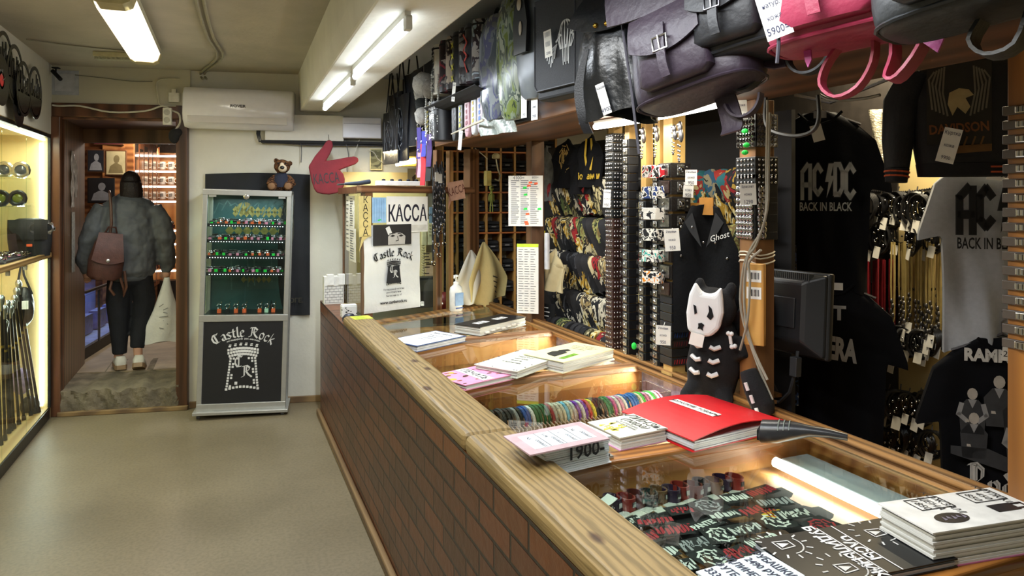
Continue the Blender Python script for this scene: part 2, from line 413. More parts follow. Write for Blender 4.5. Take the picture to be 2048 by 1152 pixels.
# ---------------------------------------------------------------- counter
def brick_mat(c1='#6b3e24', c2='#4a2b1a'):
    m, N, L, B = nodes('glazed_brick')
    t = N.new('ShaderNodeTexCoord'); sp = N.new('ShaderNodeSeparateXYZ'); L.new(t.outputs['Object'], sp.inputs[0])
    cb = N.new('ShaderNodeCombineXYZ'); L.new(sp.outputs[1], cb.inputs[0]); L.new(sp.outputs[2], cb.inputs[1])
    br = N.new('ShaderNodeTexBrick'); L.new(cb.outputs[0], br.inputs['Vector'])
    br.inputs['Scale'].default_value = 1; br.inputs['Brick Width'].default_value = .235; br.inputs['Row Height'].default_value = .078
    br.inputs['Mortar Size'].default_value = .006; br.inputs['Mortar Smooth'].default_value = .35; br.inputs['Bias'].default_value = 0
    br.inputs['Color1'].default_value = lin(c1); br.inputs['Color2'].default_value = lin(c2); br.inputs['Mortar'].default_value = lin('#1d1512')
    n = N.new('ShaderNodeTexNoise'); n.inputs['Scale'].default_value = 24; n.inputs['Detail'].default_value = 5; L.new(t.outputs['Object'], n.inputs['Vector'])
    r = N.new('ShaderNodeValToRGB'); L.new(n.outputs['Fac'], r.inputs['Fac']); r.color_ramp.elements[0].color = (.7, .66, .62, 1); r.color_ramp.elements[1].color = (1.2, 1.12, 1.05, 1)
    mm = N.new('ShaderNodeMix'); mm.data_type = 'RGBA'; mm.blend_type = 'MULTIPLY'; mm.inputs[0].default_value = 1
    L.new(br.outputs['Color'], mm.inputs[6]); L.new(r.outputs['Color'], mm.inputs[7]); L.new(mm.outputs[2], B.inputs['Base Color'])
    B.inputs['Roughness'].default_value = .34
    b = N.new('ShaderNodeBump'); b.inputs['Strength'].default_value = 1; b.inputs['Distance'].default_value = .022; b.invert = True
    ad = N.new('ShaderNodeMath'); ad.operation = 'MULTIPLY_ADD'; ad.inputs[1].default_value = -.15; L.new(n.outputs['Fac'], ad.inputs[0]); L.new(br.outputs['Fac'], ad.inputs[2])
    L.new(ad.outputs[0], b.inputs['Height']); L.new(b.outputs['Normal'], B.inputs['Normal'])
    return m
def cap_wood():
    m, N, L, B = nodes('varnished_pine_cap')
    t = N.new('ShaderNodeTexCoord'); mp = N.new('ShaderNodeMapping'); L.new(t.outputs['Object'], mp.inputs['Vector']); mp.inputs['Scale'].default_value = (1, .09, 1)
    wv = N.new('ShaderNodeTexWave'); wv.wave_type = 'BANDS'; wv.bands_direction = 'X'; wv.inputs['Scale'].default_value = 16; wv.inputs['Distortion'].default_value = 7; wv.inputs['Detail'].default_value = 3; wv.inputs['Detail Scale'].default_value = 2.2; L.new(mp.outputs[0], wv.inputs['Vector'])
    n = N.new('ShaderNodeTexNoise'); n.inputs['Scale'].default_value = 130; n.inputs['Detail'].default_value = 4; L.new(mp.outputs[0], n.inputs['Vector'])
    mx = N.new('ShaderNodeMix'); mx.inputs[0].default_value = .35; L.new(wv.outputs['Fac'], mx.inputs[2]); L.new(n.outputs['Fac'], mx.inputs[3])
    r = N.new('ShaderNodeValToRGB'); L.new(mx.outputs[0], r.inputs['Fac']); r.color_ramp.elements[0].position = .18; r.color_ramp.elements[1].position = .6
    r.color_ramp.elements[0].color = lin('#6a5834'); r.color_ramp.elements[1].color = lin('#8a744a')
    mk = N.new('ShaderNodeMapping'); L.new(t.outputs['Object'], mk.inputs['Vector']); mk.inputs['Scale'].default_value = (9, 4.2, 9)
    vo = N.new('ShaderNodeTexVoronoi'); vo.inputs['Scale'].default_value = 1; L.new(mk.outputs[0], vo.inputs['Vector'])
    rk = N.new('ShaderNodeValToRGB'); L.new(vo.outputs['Distance'], rk.inputs['Fac']); rk.color_ramp.elements[0].position = .09; rk.color_ramp.elements[1].position = .17; rk.color_ramp.elements[0].color = (.25, .16, .1, 1); rk.color_ramp.elements[1].color = (1, 1, 1, 1)
    mm = N.new('ShaderNodeMix'); mm.data_type = 'RGBA'; mm.blend_type = 'MULTIPLY'; mm.inputs[0].default_value = 1; L.new(r.outputs['Color'], mm.inputs[6]); L.new(rk.outputs['Color'], mm.inputs[7]); L.new(mm.outputs[2], B.inputs['Base Color'])
    B.inputs['Roughness'].default_value = .5; B.inputs['Specular IOR Level'].default_value = .35
    b = N.new('ShaderNodeBump'); b.inputs['Strength'].default_value = .5; b.inputs['Distance'].default_value = .002; L.new(mx.outputs[0], b.inputs['Height']); L.new(b.outputs['Normal'], B.inputs['Normal'])
    return m
CW = cap_wood() if True else wood('#4b3a20', '#8f7847', 'y', 34, .42, 5.5, stretch=.045)
RW = wood('#5a3d22', '#9a6f3c', 'y', 20, .4); RWX = wood('#7a4a1e', '#b87a38', 'x', 20, .35, 7); IN = wood('#a8703f', '#d39a5c', 'x', 10, .4)
ct = thing('counter', 'long shop counter with a brown brick front and glazed wooden display top', 'counter', (.67, 0, 0))
def bld(name, m, mt, par=ct, **k): return m.build(name, mt, par, **k)
X = .67
bld('brick_front', M().box(0, .3, 0, .13, 5.47, .78), brick_mat())
bld('top_course', M().box(-.001, .3, .78, .13, 5.47, .865), brick_mat('#764622', '#5f371d'))
bld('plinth', M().box(-.03, .3, 0, 0, 5.47, .05), wood('#5c4630', '#8b6f48', 'y', 14, .5), bevel=.01)
for y0, y1 in ((.3, 1.985), (1.99, 4.3)):
    bld('cap_board', M().box(-.012, y0, .865, .155, y1, .925), CW, bevel=.022, seg=3)
RX = 1.04   # rear rail, local x
bld('case_floor', M().box(.13, .3, .72, RX + .06, 4.75, .74), wood('#8a5f38', '#c08d55', 'y', 8, .5))
bld('back_panel', M().box(RX + .06, .3, 0, RX + .1, 4.75, .86), IN)
bld('rear_rail', M().box(RX, .3, .862, RX + .12, 4.72, .885), RW, bevel=.006)
bld('rear_lip', M().box(RX + .02, .3, .885, RX + .05, 4.72, .905), RW, bevel=.006)
for k, y in enumerate((.98, 1.76, 2.72, 3.6)):
    bld('crossbar', M().box(.155, y - .035, .855, RX, y + .035, .883), RWX if k in (0, 1) else wood('#7a5234', '#b08258', 'x', 14, .4), bevel=.004)
    bld('partition', M().box(.13, y - .01, .68, RX + .06, y + .01, .856), IN)
m = M(); m.T = frame((.13, 4.24, .855), (.86, .44, 0)); m.box(0, 0, -.04, .98, .03, .04)
bld('end_rail', m, RW, bevel=.004)
GL = glass('#eef6f2', .9, 1.42)
for y0, y1 in ((.3, .95), (1.015, 1.725), (1.795, 2.685), (2.755, 3.565)):
    bld('glass_pane', M().box(.155, y0, .872, RX, y1, .877), GL)
m = M(); m.prism([(.155, 3.635), (RX, 3.635), (RX, 4.68), (.155, 4.22)], .872, .877); bld('glass_pane', m, GL)
# strip light inside the near bay
tl = thing('strip_light', 'lit fluorescent strip inside the nearest glass bay along its rear edge', 'light', (X, 0, 0))
M().box(RX - .09, 1.05, .775, RX + .02, 1.72, .81).build('housing', mat('#c4cbd8', .35, .2, .03), tl, bevel=.004)
M().tube([(RX - .12, 1.06, .805), (RX - .12, 1.71, .805)], .016, 10).build('tube', emit('#fff3ea', 4), tl, smooth=True)
lamp('light_counter_strip', (X + RX - .14, 1.385, .80), (.03, .64), .8, (1, .93, .84), (0, math.radians(55), 0))
lamp('light_counter_mid', (X + RX - .0, 2.24, .85), (.04, .85), 5, (1, .87, .74), (0, math.radians(72), 0))
lamp('light_counter_far', (X + RX - .0, 3.16, .85), (.04, .75), 5, (1, .87, .74), (0, math.radians(72), 0))
lamp('light_counter_end', (X + RX - .0, 4.1, .85), (.04, .75), 3, (1, .9, .78), (0, math.radians(72), 0))
bld('bay_board', M().box(.132, 1.0, .742, RX + .03, 1.745, .775), wood('#8a5f38', '#c08d55', 'y', 8, .5))
FOIL = mat('#9aa0d8', .3, .35, .3, 40, .3)
for y0, y1 in ((1.78, 2.7), (2.74, 3.58)):
    tag(M().box(X + RX + .03, y0, .69, X + RX + .055, y1, .85).build('foil_sheet', FOIL), 'shimmering lilac foil sheet lining the rear of the ' + ('middle bay' if y0 < 2 else 'third bay'), 'panel')
# ---------------------------------------------------------------- lights that hang in view
lt = thing('ceiling_light', 'long white diffuser ceiling light, switched on', 'light', (-.49, 4.45, 2.64))
M().box(-.095, -.78, -.06, .095, .78, 0).build('housing', mat('#cfcbb0', .4), lt, bevel=.01)
m = M(); pr = [(-.095, -.05), (-.08, -.095), (-.05, -.11), (.05, -.11), (.08, -.095), (.095, -.05)]
m.loft([[(x, y, z) for x, z in pr] for y in (-.66, .7)]); m.build('diffuser', emit('#fff0dc', .85), lt, smooth=True)
for s in (-1, 1):
    m = M(); m.loft([[(x * 1.04, y, z * 1.03) for x, z in pr] for y in ((-.79, -.655) if s < 0 else (.695, .79))]); m.build('end_cap', mat('#b9ad7c', .3), lt)
for k, (y0, y1) in enumerate(((3.95, 5.15), (2.6, 3.78), (.6, 1.8))):
    bt = thing('fluorescent_lamp', ['bare fluorescent tube lamp on the beam underside, the one nearer the back wall', 'bare fluorescent tube lamp on the beam underside, the one nearer the viewer', 'bare tube lamp on the beam above the camera'][k], 'light', (.66 - .02 * k, (y0 + y1) / 2, 2.34))
    h = (y1 - y0) / 2
    M().box(-.012, -h, -.025, .012, h, 0).build('batten', WHITE, bt)
    M().tube([(0, -h + .03, -.06), (0, h - .03, -.06)], .016, 10).build('tube', emit('#eef6ff', 7), bt, smooth=True)
    for s in (-1, 1): M().box(-.013, s * h - .022, -.075, .013, s * h + .022, -.02).build('lamp_holder', mat('#b8b8b0', .4), bt, bevel=.004)
# ---------------------------------------------------------------- shared marks: the shop's tower emblem and black-letter lettering
BL = {  # broad-nib strokes on a unit-high letter
 'C': (.78, [[(.62, .9), (.35, .98), (.14, .72), (.12, .35), (.3, .06), (.62, .1)], [(.4, .93), (.4, .1)], [(.56, .82), (.7, .97)]]),
 'R': (.92, [[(.1, .9), (.45, .98), (.68, .8), (.6, .58), (.34, .5)], [(.26, .93), (.26, .12), (.04, .02)], [(.42, .9), (.42, .5)], [(.42, .48), (.6, .22), (.86, .03)]]),
 'a': (.5, [[(.1, .52), (.28, .64), (.38, .5), (.38, .1), (.5, .02)], [(.38, .34), (.12, .26), (.12, .1), (.26, 0), (.38, .1)]]),
 's': (.46, [[(.4, .55), (.24, .64), (.1, .5), (.4, .2), (.26, .0), (.06, .1)]]),
 't': (.4, [[(.2, .85), (.18, .12), (.34, .0)], [(.04, .6), (.36, .62)]]),
 'l': (.3, [[(.14, 1), (.14, .1), (.28, 0)]]),
 'e': (.46, [[(.12, .3), (.36, .44), (.34, .58), (.22, .64), (.1, .5), (.1, .12), (.24, 0), (.42, .08)]]),
 'o': (.5, [[(.26, .64), (.1, .52), (.1, .12), (.26, 0), (.42, .12), (.42, .5), (.26, .64)]]),
 'c': (.44, [[(.38, .55), (.24, .64), (.1, .5), (.1, .12), (.24, 0), (.4, .1)]]),
 'k': (.52, [[(.12, 1), (.12, .02)], [(.14, .36), (.4, .62)], [(.16, .36), (.34, .14), (.5, 0)]]),
 'n': (.54, [[(.1, .6), (.12, .02)], [(.12, .5), (.3, .64), (.42, .5), (.42, .1), (.52, .02)]]),
 'd': (.5, [[(.14, 1), (.4, .62), (.42, .12), (.26, 0), (.1, .12), (.1, .5), (.26, .62), (.4, .56)]]),
 'D': (.8, [[(.1, .9), (.4, .98), (.7, .7), (.68, .3), (.4, .02), (.1, .1)], [(.24, .94), (.24, .06)], [(.4, .9), (.4, .1)]]),
 ' ': (.34, [])}
def black(m, word, size, x=0, y=0, T=None, arc=0, nw=.07):
    """arc: radius of the baseline circle (0 = straight); the word is centred on x"""
    tot = sum(BL[c][0] for c in word) * size; px = -tot / 2
    for c in word:
        w_, st = BL[c]
        for s in st:
            P = []
            for a, b in s:
                X_, Y_ = px + a * size, b * size
                if arc: t = X_ / arc; X_, Y_ = (arc + Y_) * math.sin(t), (arc + Y_) * math.cos(t) - arc
                P.append((x + X_, y + Y_))
            m.nib(P, nw * size * .8, nw * size * .7, .035 * size)
        px += w_ * size
def tower(m, x, y, s, gap=.14):
    """round tower of white stones, open black middle; s = height"""
    def stone(x0, y0, x1, y1, bow0, bow1):
        g = gap * min(x1 - x0, y1 - y0); m.poly([(x + s * a, y + s * b) for a, b in ((x0 + g, y0 + g), (x1 - g, y0 + g), (x1 - g, y1 - g * .6), ((x0 + x1) / 2, y1 - g * .4), (x0 + g, y1 - g * .6))])
    bow = lambda t: .05 * math.cos(t * PI / 2)
    for r_, (yb, hw, n) in enumerate(((.72, .30, 11), (.785, .325, 12), (.85, .33, 11))):
        for k in range(n):
            t = -1 + 2 * (k + .5) / n; wq = hw / n * (1 + .35 * (1 - t * t)); stone(t * hw - wq, yb + bow(t) - .02, t * hw + wq, yb + bow(t) + .045, 0, 0)
    for k in range(6):
        t = -1 + 2 * (k + .5) / 6; stone(t * .33 - .032, .915 + bow(t), t * .33 + .032, .955 + bow(t), 0, 0); stone(t * .33 - .02, .958 + bow(t), t * .33 + .036, .982 + bow(t), 0, 0)
    for r_ in range(11):
        yb = .06 + r_ * .06; hw = .35 - .075 * (yb / .72)
        for sd in (-1, 1):
            kk = 3 if r_ == 10 else (2 if (r_ * 3 + (sd > 0) * 2) % 4 in (0, 1) else 1)
            for k in range(kk):
                a0 = hw - k * .065; stone(min(sd * a0, sd * (a0 - .06)), yb, max(sd * a0, sd * (a0 - .06)), yb + .056, 0, 0)
    for k in range(10): stone(-.36 + k * .072, -.01 + bow(-1 + k / 4.5), -.29 + k * .072, .055 + bow(-1 + k / 4.5), 0, 0)
    stone(-.17, .11, -.09, .19, 0, 0)
# ---------------------------------------------------------------- air conditioner, trunking, boxes on the back wall
def on_wall(name, label, cat, u, v, off=0):
    p = onwall(u, v, off); return thing(name, label, cat, p, WANG)
pa, pb = onwall(364, 205, .2), onwall(585, 215, .2); W_ = (pb - pa).length
ac = thing('air_conditioner', 'white wall-mounted air conditioner above the glass cabinet', 'air conditioner', (pa + pb) / 2 + WN * -.2 + V(0, 0, -.02), WANG)
ac.rotation_euler = (0, math.radians(.8), WANG)
h_ = .155; prof = [(0, -h_), (-.13, -h_), (-.19, -h_ + .05), (-.205, -h_ + .1), (-.2, h_ - .06), (-.17, h_ - .01), (-.12, h_), (0, h_)]
m = M(); m.loft([[(x, y * k, z * k2) for y, z in prof] for x, k, k2 in ((-W_ / 2, .94, .97), (-W_ / 2 + .012, 1, 1), (W_ / 2 - .012, 1, 1), (W_ / 2, .94, .97))])
m.build('housing', mat('#e6e4e6', .16, 0, .02), ac, smooth=True)
m = M(); m.loft([[(x, y, z) for y, z in ((-.198, -h_ + .035), (-.209, -h_ + .083), (-.203, -h_ + .084), (-.19, -h_ + .035))] for x in (-W_ / 2 + .04, W_ / 2 - .04)])
m.build('louvre', mat('#cfcbc8', .25, 0, .02), ac)
m = M(); m.T = frame((0, -.2085, .01), (1, 0, 0)); m.text('ROVER', .03, bold=.02, sx=1.2); m.build('maker_lettering', mat('#4c4c50'), ac)
pa, pb = onwall(530, 228, .07), onwall(690, 232, .07); zb_ = onwall(530, 280, .07).z
tr = thing('cable_trunking', 'white boxed-in cable trunking below the air conditioner', 'trunking', (pa.x, pa.y, zb_) , WANG)
L_ = (pb - pa).length + .02
M().box(0, 0, 0, L_ - .03, .07, pa.z - zb_).build('cover', mat('#dcd9cf', .6, 0, .03), tr, bevel=.004)
M().box(-.03, .0, -.022, L_ + .4, .07, -.001).build('pipe_slot', BLACK, tr)
for k in range(3): M().tube([(L_ + .3, .03, -.03), (L_ * .5, .02, -.02 - .006 * k), (-.03 - .01 * k, .02, -.01), (-.045 - .01 * k, .03, .05), (-.04 - .01 * k, .05, .18)], .006, 5).build('pipe', mat('#2b2a2c'), tr, smooth=True)
p0, p1 = onwall(685, 234, .13), onwall(763, 277, .13)
bx = thing('junction_box', 'pale lilac-white plastic box fixed at the right end of the trunking', 'box', (p0.x, p0.y, p1.z), WANG)
w_ = V(p1.x - p0.x, p1.y - p0.y, 0).length; hh = p0.z - p1.z
M().box(0, 0, 0, w_, .06, hh).build('body', mat('#d3d3dc', .35, 0, .02), bx, bevel=.008)
M().box(.01, -.004, hh * .68, w_ - .01, .01, hh * .7).build('lid_seam', mat('#9a9aa6'), bx)
hp = thing('access_hatch', 'small square white access hatch at the left end of the frieze', 'hatch', onwall(130, 190, .031), WANG)
M().box(-.095, -.004, 0, .095, 0, .185).build('frame', mat('#a8acb4', .5), hp)
M().box(-.068, -.008, .026, .068, -.003, .16).build('door', mat('#b4b7bd', .5), hp, bevel=.002)
cm = thing('security_camera', 'little black bullet camera hanging from the ceiling corner', 'camera', onwall(112, 136, .12), WANG)
M().box(-.022, -.022, -.004, .022, .022, .004).build('mount', BLACK, cm)
M().tube([(0, 0, 0), (0, -.005, -.04)], .006, 6).build('arm', BLACK, cm)
M().tube([(-.03, .02, -.02), (.05, -.05, -.09)], .015, 10).build('barrel', BLACK, cm, smooth=True)
so = on_wall('power_socket', 'white double power socket beside the top right door corner', 'socket', 336, 250, .055)
M().rbox(-.032, -.03, 0, .032, 0, .13, .008).build('plate', mat('#dedcd0', .35), so, bevel=.003)
for z in (.035, .095):
    m = M(); m.T = Matrix.Translation((0, -.0305, z)) @ Matrix.Rotation(PI / 2, 4, 'X'); m.lathe([(.023, 0), (.023, .003), (.019, .003), (.018, -.01)], 14); m.build('outlet', mat('#b9b7ab', .4), so)
jb = on_wall('terminal_box', 'small white wiring box over the power socket', 'box', 350, 205, .03)
M().rbox(-.04, -.04, 0, .04, 0, .07, .01).build('cover', mat('#d2d0c6', .4), jb); M().cb((0, -.02, .085), (.03, .03, .03)).build('gland', mat('#d2d0c6', .4), jb)
vf = thing('dead_light_fitting', 'unlit slim batten light fitting on the ceiling behind the long lamp', 'light', onz(240, 116, 2.605), WANG)
M().box(-.16, -.04, .0, .16, .04, .035).build('housing', mat('#c6c09a', .4), vf, bevel=.006)
M().box(-.15, -.035, -.016, .15, .035, 0).build('cover', mat('#a9a88f', .3, 0, .4, 60), vf)
pf = on_wall('framed_picture', 'tiny framed picture on the wall right of the red foam hand', 'picture', 752, 340, .02)
M().box(-.05, -.012, 0, .05, 0, .175).build('frame', mat('#b5a878', .4, .3), pf); M().box(-.042, -.015, .008, .042, -.012, .167).build('print', pattern(['#6d6a4e', '#8c8a68', '#51503f'], 12), pf)
# wall flag
fa, fb, fc = onwall(411, 348, .015), onwall(620, 352, .015), onwall(620, 632, .015)
FW, FH = (fb - fa).length, fb.z - fc.z
m = M(); m.T = frame(fa, WDIR)
m.sheet(lambda a, b: (a * FW, -b * FH + .012 * math.sin(a * 3.1) * (1 - b), .006 + .008 * math.sin(a * 17 + b * 3) + .006 * math.sin(a * 41 - b * 5) * b), 40, 20, .002)
fl = thing('flag', 'black cloth band flag pinned to the wall behind the glass cabinet', 'flag', (0, 0, 0))
m.build('cloth', mat('#15171c', .8, 0, .25, 6, .2), fl, smooth=True)
m = M(); m.T = frame(fa + WN * .024, WDIR); g = FW * .9
m.stroke([(FW * .78 + .05 * math.cos(k / 3), -.42 + .2 * math.sin(k / 3)) for k in range(20)], .006)
m.stroke([(FW * .80 + .03 * math.cos(k / 2.2) + .01 * math.sin(k * 2.6), -.32 + .13 * math.sin(k / 2.4)) for k in range(15)], .008)
m.stroke([(FW * .74 + .01 * k, -.2 - .03 * (k % 3)) for k in range(10)], .005); m.text('ЮГЕ.', .05, Matrix.Translation((g - .03, -FH + .12, 0)), bold=.02)
m.build('faded_print', mat('#3b382c', .8), fl)
# ---------------------------------------------------------------- tall glass cabinet
cv = thing('glass_cabinet', 'tall aluminium display cabinet with lit glass shelves on castors', 'cabinet', (.112, 5.632, 0), 0, None, (0, math.radians(1.6), -.14))
CWD, CH, CD = .632, 1.70, .29
q = CWD / 2
for sx in (-1, 1):
    for y in (0, CD - .03): M().box(min(sx * q, sx * (q - .036)), y, .05, max(sx * q, sx * (q - .036)), y + .03, CH).build('upright', ALU, cv, bevel=.004)
for z0, z1 in ((CH - .04, CH + .0), (.715, .765), (.055, .105)):
    M().box(-q, -.002, z0, q, .032, z1).build('front_rail', ALU, cv, bevel=.003)
M().box(-q, 0, CH - .012, q, CD, CH + .004).build('top_panel', ALU, cv); M().box(-q, 0, CH - .012 - .028, q, CD, CH - .03)
M().box(-q - .02, -.04, .03, q + .02, CD + .02, .055).build('base', ALU, cv, bevel=.004)
for sx in (-1, 1):
    for y in (-.01, CD - .02):
        c_ = M().box(sx * (q - .02) - .012, y - .012, .028, sx * (q - .02) + .012, y + .012, .034).build('castor', BLACK, cv)
        m = M(); m.T = Matrix.Translation((sx * (q - .02), y, .016)) @ Matrix.Rotation(PI / 2, 4, 'Y'); m.lathe([(.004, -.013), (.016, -.012), (.016, .012), (.004, .013)], 12); m.build('wheel', mat('#2c2d2f', .5), c_)
M().box(-q + .034, .006, .1, q - .034, .02, .72).build('front_panel', mat('#191a1d', .45, 0, .1), cv)
M().box(-q + .03, CD - .012, .1, q - .03, CD - .004, CH - .04).build('back_panel', mat('#2f5054', .35, 0, .45, 3), cv)
M().box(-q + .03, .03, .74, q - .03, CD - .015, .765).build('cabinet_floor', mat('#1a1b1d', .4), cv)
for sx in (-1, 1): M().box(sx * (q - .012) - .002, .03, .76, sx * (q - .012) + .002, CD - .03, CH - .04).build('side_glass', GL, cv)
m = M(); m.T = frame((0, .005, 0), (1, 0, 0))
black(m, 'Castle Rock', .076, .0, .6, arc=.34, nw=.08); m.build('lettering', WHITEPRINT, cv)
m = M(); m.T = frame((0, .005, 0), (1, 0, 0))
for i, ch in enumerate('легендарный рок-магазин'):
    t = (i - 11) * .0105 / .32; m.text(ch, .0165, Matrix.Translation((.32 * math.sin(t), .585 - .32 + .32 * math.cos(t), 0)) @ Matrix.Rotation(-t, 4, 'Z'), bold=.03)
m.build('small_lettering', WHITEPRINT, cv)
m = M(); m.T = frame((0, .005, 0), (1, 0, 0))
tower(m, .0, .2, .345); black(m, 'C', .09, -.03, .37); black(m, 'R', .09, .03, .295)
m.build('emblem', WHITEPRINT, cv)
m = M(); m.T = frame((0, CD - .0125, 0), (1, 0, 0))
for r_, (z, n, w2) in enumerate(((1.55, 9, .022), (1.52, 9, .022), (1.385, 7, .034), (1.0, 6, .02))):
    for k in range(n):
        x = .02 + (k - n / 2) * w2 * 1.9 + .05; m.poly([(x - w2, z), (x, z - w2 * 1.3), (x + w2, z), (x, z + w2 * 1.3)])
m.poly([(-.05 + .06 * math.cos(t / 4), 1.56 + .05 * math.sin(t / 4)) for t in range(25)])
m.build('backdrop_pattern', mat('#8c7d45', .5, 0, .3, 30), cv)
m = M(); m.T = frame((0, CD - .013, 0), (1, 0, 0))
for k in range(9): m.stroke([(-.28 + .06 * k, 1.5 + .04 * (k % 3)), (-.24 + .06 * k, 1.6 + .02 * (k % 2)), (-.2 + .05 * k, 1.58)], .008)
for x in (-.14, -.02, .03, .16): m.stroke([(x, 1.19), (x + .01, .95 + .2 * x)], .01)
m.build('backdrop_figures', mat('#4d6a6c', .5, 0, .3, 30), cv)
SHELVES = (1.435, 1.315, 1.195, 1.07)
for k, z in enumerate(SHELVES):
    sh = M().box(-q + .034, .03, z, q - .034, CD - .02, z + .008).build('shelf', GL, cv)
    M().box(-q + .036, .026, z - .012, q - .036, .032, z + .012).build('led_strip', BLACK, sh)
    m = M(); [m.cb((-q + .06 + j * (CWD - .12) / 27, .0245, z - .004), (.0055, .004, .0045)) for j in range(28)]; m.build('led_dots', emit('#f6fbff', 3), sh)
M().box(-q + .034, .012, .765, -.003, .017, CH - .04).build('glass_door', GL, cv); M().box(.003, .012, .765, q - .034, .017, CH - .04).build('glass_door', GL, cv)
for sx in (-1, 1): M().box(sx * (q - .07) - .025, .004, CH - .055, sx * (q - .07) + .025, .012, CH - .04).build('hinge', ALU, cv)
m = M(); m.T = Matrix.Translation((-.01, .008, CH - .045)) @ Matrix.Rotation(PI / 2, 4, 'X'); m.lathe([(.002, 0), (.022, .0), (.022, .008), (.01, .012), (.002, .012)], 16); m.build('lock', STEEL, cv)
MC = cv.matrix_world if False else Matrix.LocRotScale(cv.location, cv.rotation_euler, None)
lamp('light_cabinet', MC @ V(0, .12, CH - .06), (.5, .08), 1.2, (.85, 1, 1), (0, 0, WANG))
# bracelets on the shelves
def torus(m, r, t, c=(0, 0, 0), n=14, k=6, ax='z', sq=1):
    pts = [(c[0] + r * math.cos(2 * PI * i / n), c[1] + r * math.sin(2 * PI * i / n) * sq, c[2]) if ax == 'z' else ((c[0] + r * math.cos(2 * PI * i / n), c[1], c[2] + r * math.sin(2 * PI * i / n) * sq) if ax == 'y' else (c[0], c[1] + r * math.cos(2 * PI * i / n), c[2] + r * math.sin(2 * PI * i / n) * sq)) for i in range(n)]
    return m.tube(pts, t, k, True)
GLOSS = mat('#a9a9ad', .15, 1, .05); ORA = mat('#ff6a3c', .6); GRN = mat('#22d94e', .6); PINK = mat('#e88fb4', .6)
kinds = []
for k, (lab, mm_, tagm) in enumerate((('steel ring', GLOSS, ORA), ('black studded ring', LEATHER, GRN), ('silver and black ring', DSTEEL, PINK))):
    t = thing('bracelet', 'x', 'bracelet', (0, 0, -5)); m = M(); torus(m, .02, .005, (0, 0, .012), sq=.8); torus(m, .017, .003, (0, .002, .02), 12, 5)
    m.build('band', mm_, t, smooth=True)
    M().box(-.009, -.024, .002, .009, -.021, .014).build('price_dot', tagm, t); kinds.append(t)
first = [True] * 3
SN = ('top', 'second', 'third', 'lowest')
for si, z in enumerate(SHELVES):
    for k in range(32):
        kd = R.choice((0, 1, 2)); x = -q + .06 + (CWD - .12) * (k + R.uniform(-.2, .2)) / 31
        p = MC @ V(x, .075 + .05 * (k % 3) * .9, z + .0085); lab = ('steel bracelet with an orange price dot', 'black bracelet with a green price dot', 'grey bracelet with a pink price dot')[kd] + ' on the %s strung shelf of the tall cabinet' % SN[si]
        if first[kd]: o = kinds[kd]; o.location = p; o.rotation_euler = (0, 0, WANG); o['label'] = lab; o['group'] = lab; first[kd] = False
        else: o = dup(kinds[kd], p, WANG + R.uniform(-.5, .5), lab, lab, scale=(R.uniform(.9, 1.4), R.uniform(.9, 1.3), R.uniform(1.2, 2.0)))
for k, x in enumerate((-.19, -.13, -.07, -.01, .1, .15, .2)):
    t = thing('ring_stand', ('orange and steel', 'black and steel')[k % 2] + ' trinket stand on the cabinet floor, number of places from the left edge: ' + ('first', 'second', 'third', 'fourth', 'fifth', 'sixth', 'last')[k], 'trinket', MC @ V(x, .1, .766), WANG, 'trinket stands on the cabinet floor')
    t['label'] = ('leftmost', 'second from left', 'third from left', 'middle', 'third from right', 'second from right', 'rightmost')[k] + ' trinket stand on the floor of the tall glass cabinet'
    M().box(-.014, -.01, 0, .014, .01, .03).build('base', (ORA, LEATHER, ORA, ORA, ORA, mat('#c9e8cf'), ORA)[k], t, bevel=.002)
    m = M(); torus(m, .016, .004, (0, 0, .05), 12, 5, 'y'); m.tube([(0, 0, .03), (0, 0, .04)], .004); m.tube([(.01, 0, .06), (.02, 0, .085)], .003); m.build('ornament', GLOSS, t, smooth=True)
# ---------------------------------------------------------------- soft bear on the cabinet, red foam hand
def fur(h1, h2, sc=30):
    return pattern([h1, h2, h1], sc, .95, 'noise', (1, 1, 2.2), .1)
be = thing('plush_toy', 'brown striped plush bear in a navy shirt sitting on the cabinet top', 'plush toy', MC @ V(.235, .09, CH + .004), WANG)
m = M(); m.ell((0, 0, .07), (.062, .055, .08)); m.ell((-.06, -.065, .035), (.036, .04, .036)); m.ell((.06, -.065, .035), (.036, .04, .036))
m.tube([(-.045, 0, .11), (-.075, -.03, .08), (-.09, -.05, .045)], [.024, .024, .02], 8); m.tube([(.045, 0, .11), (.08, -.03, .075), (.095, -.06, .05)], [.024, .024, .022], 8)
m.tube([(-.04, -.02, .05), (-.06, -.06, .035)], .03, 8); m.tube([(.04, -.02, .05), (.06, -.06, .035)], .03, 8)
m.ell((.005, -.01, .19), (.062, .055, .055)); m.ell((-.04, 0, .235), (.02, .012, .02)); m.ell((.063, 0, .215), (.02, .012, .02))
voxel(m.build('body', fur('#6b4a30', '#2f2018', 28), be), .006, 2)
m = M(); m.ell((.015, -.055, .172), (.033, .028, .03)); m.ell((.01, -.05, .2), (.018, .018, .02)); voxel(m.build('muzzle', mat('#c7b79c', .9), be), .005, 2)
M().ell((.015, -.083, .178), (.017, .01, .014)).build('nose', mat('#0e1014', .3), be, smooth=True)
for sx in (-.016, .036): M().ell((sx, -.058, .212), (.006, .006, .008), 8, 6).build('eye', mat('#0e1014', .2), be, smooth=True)
m = M(); m.loft([[(rx * math.cos(2 * PI * j / 16), ry * math.sin(2 * PI * j / 16) - .003, z) for j in range(16)] for z, rx, ry in ((.03, .065, .058), (.07, .067, .06), (.11, .058, .052), (.14, .035, .035))]); m.build('shirt', mat('#1c2030', .9), be, smooth=True)
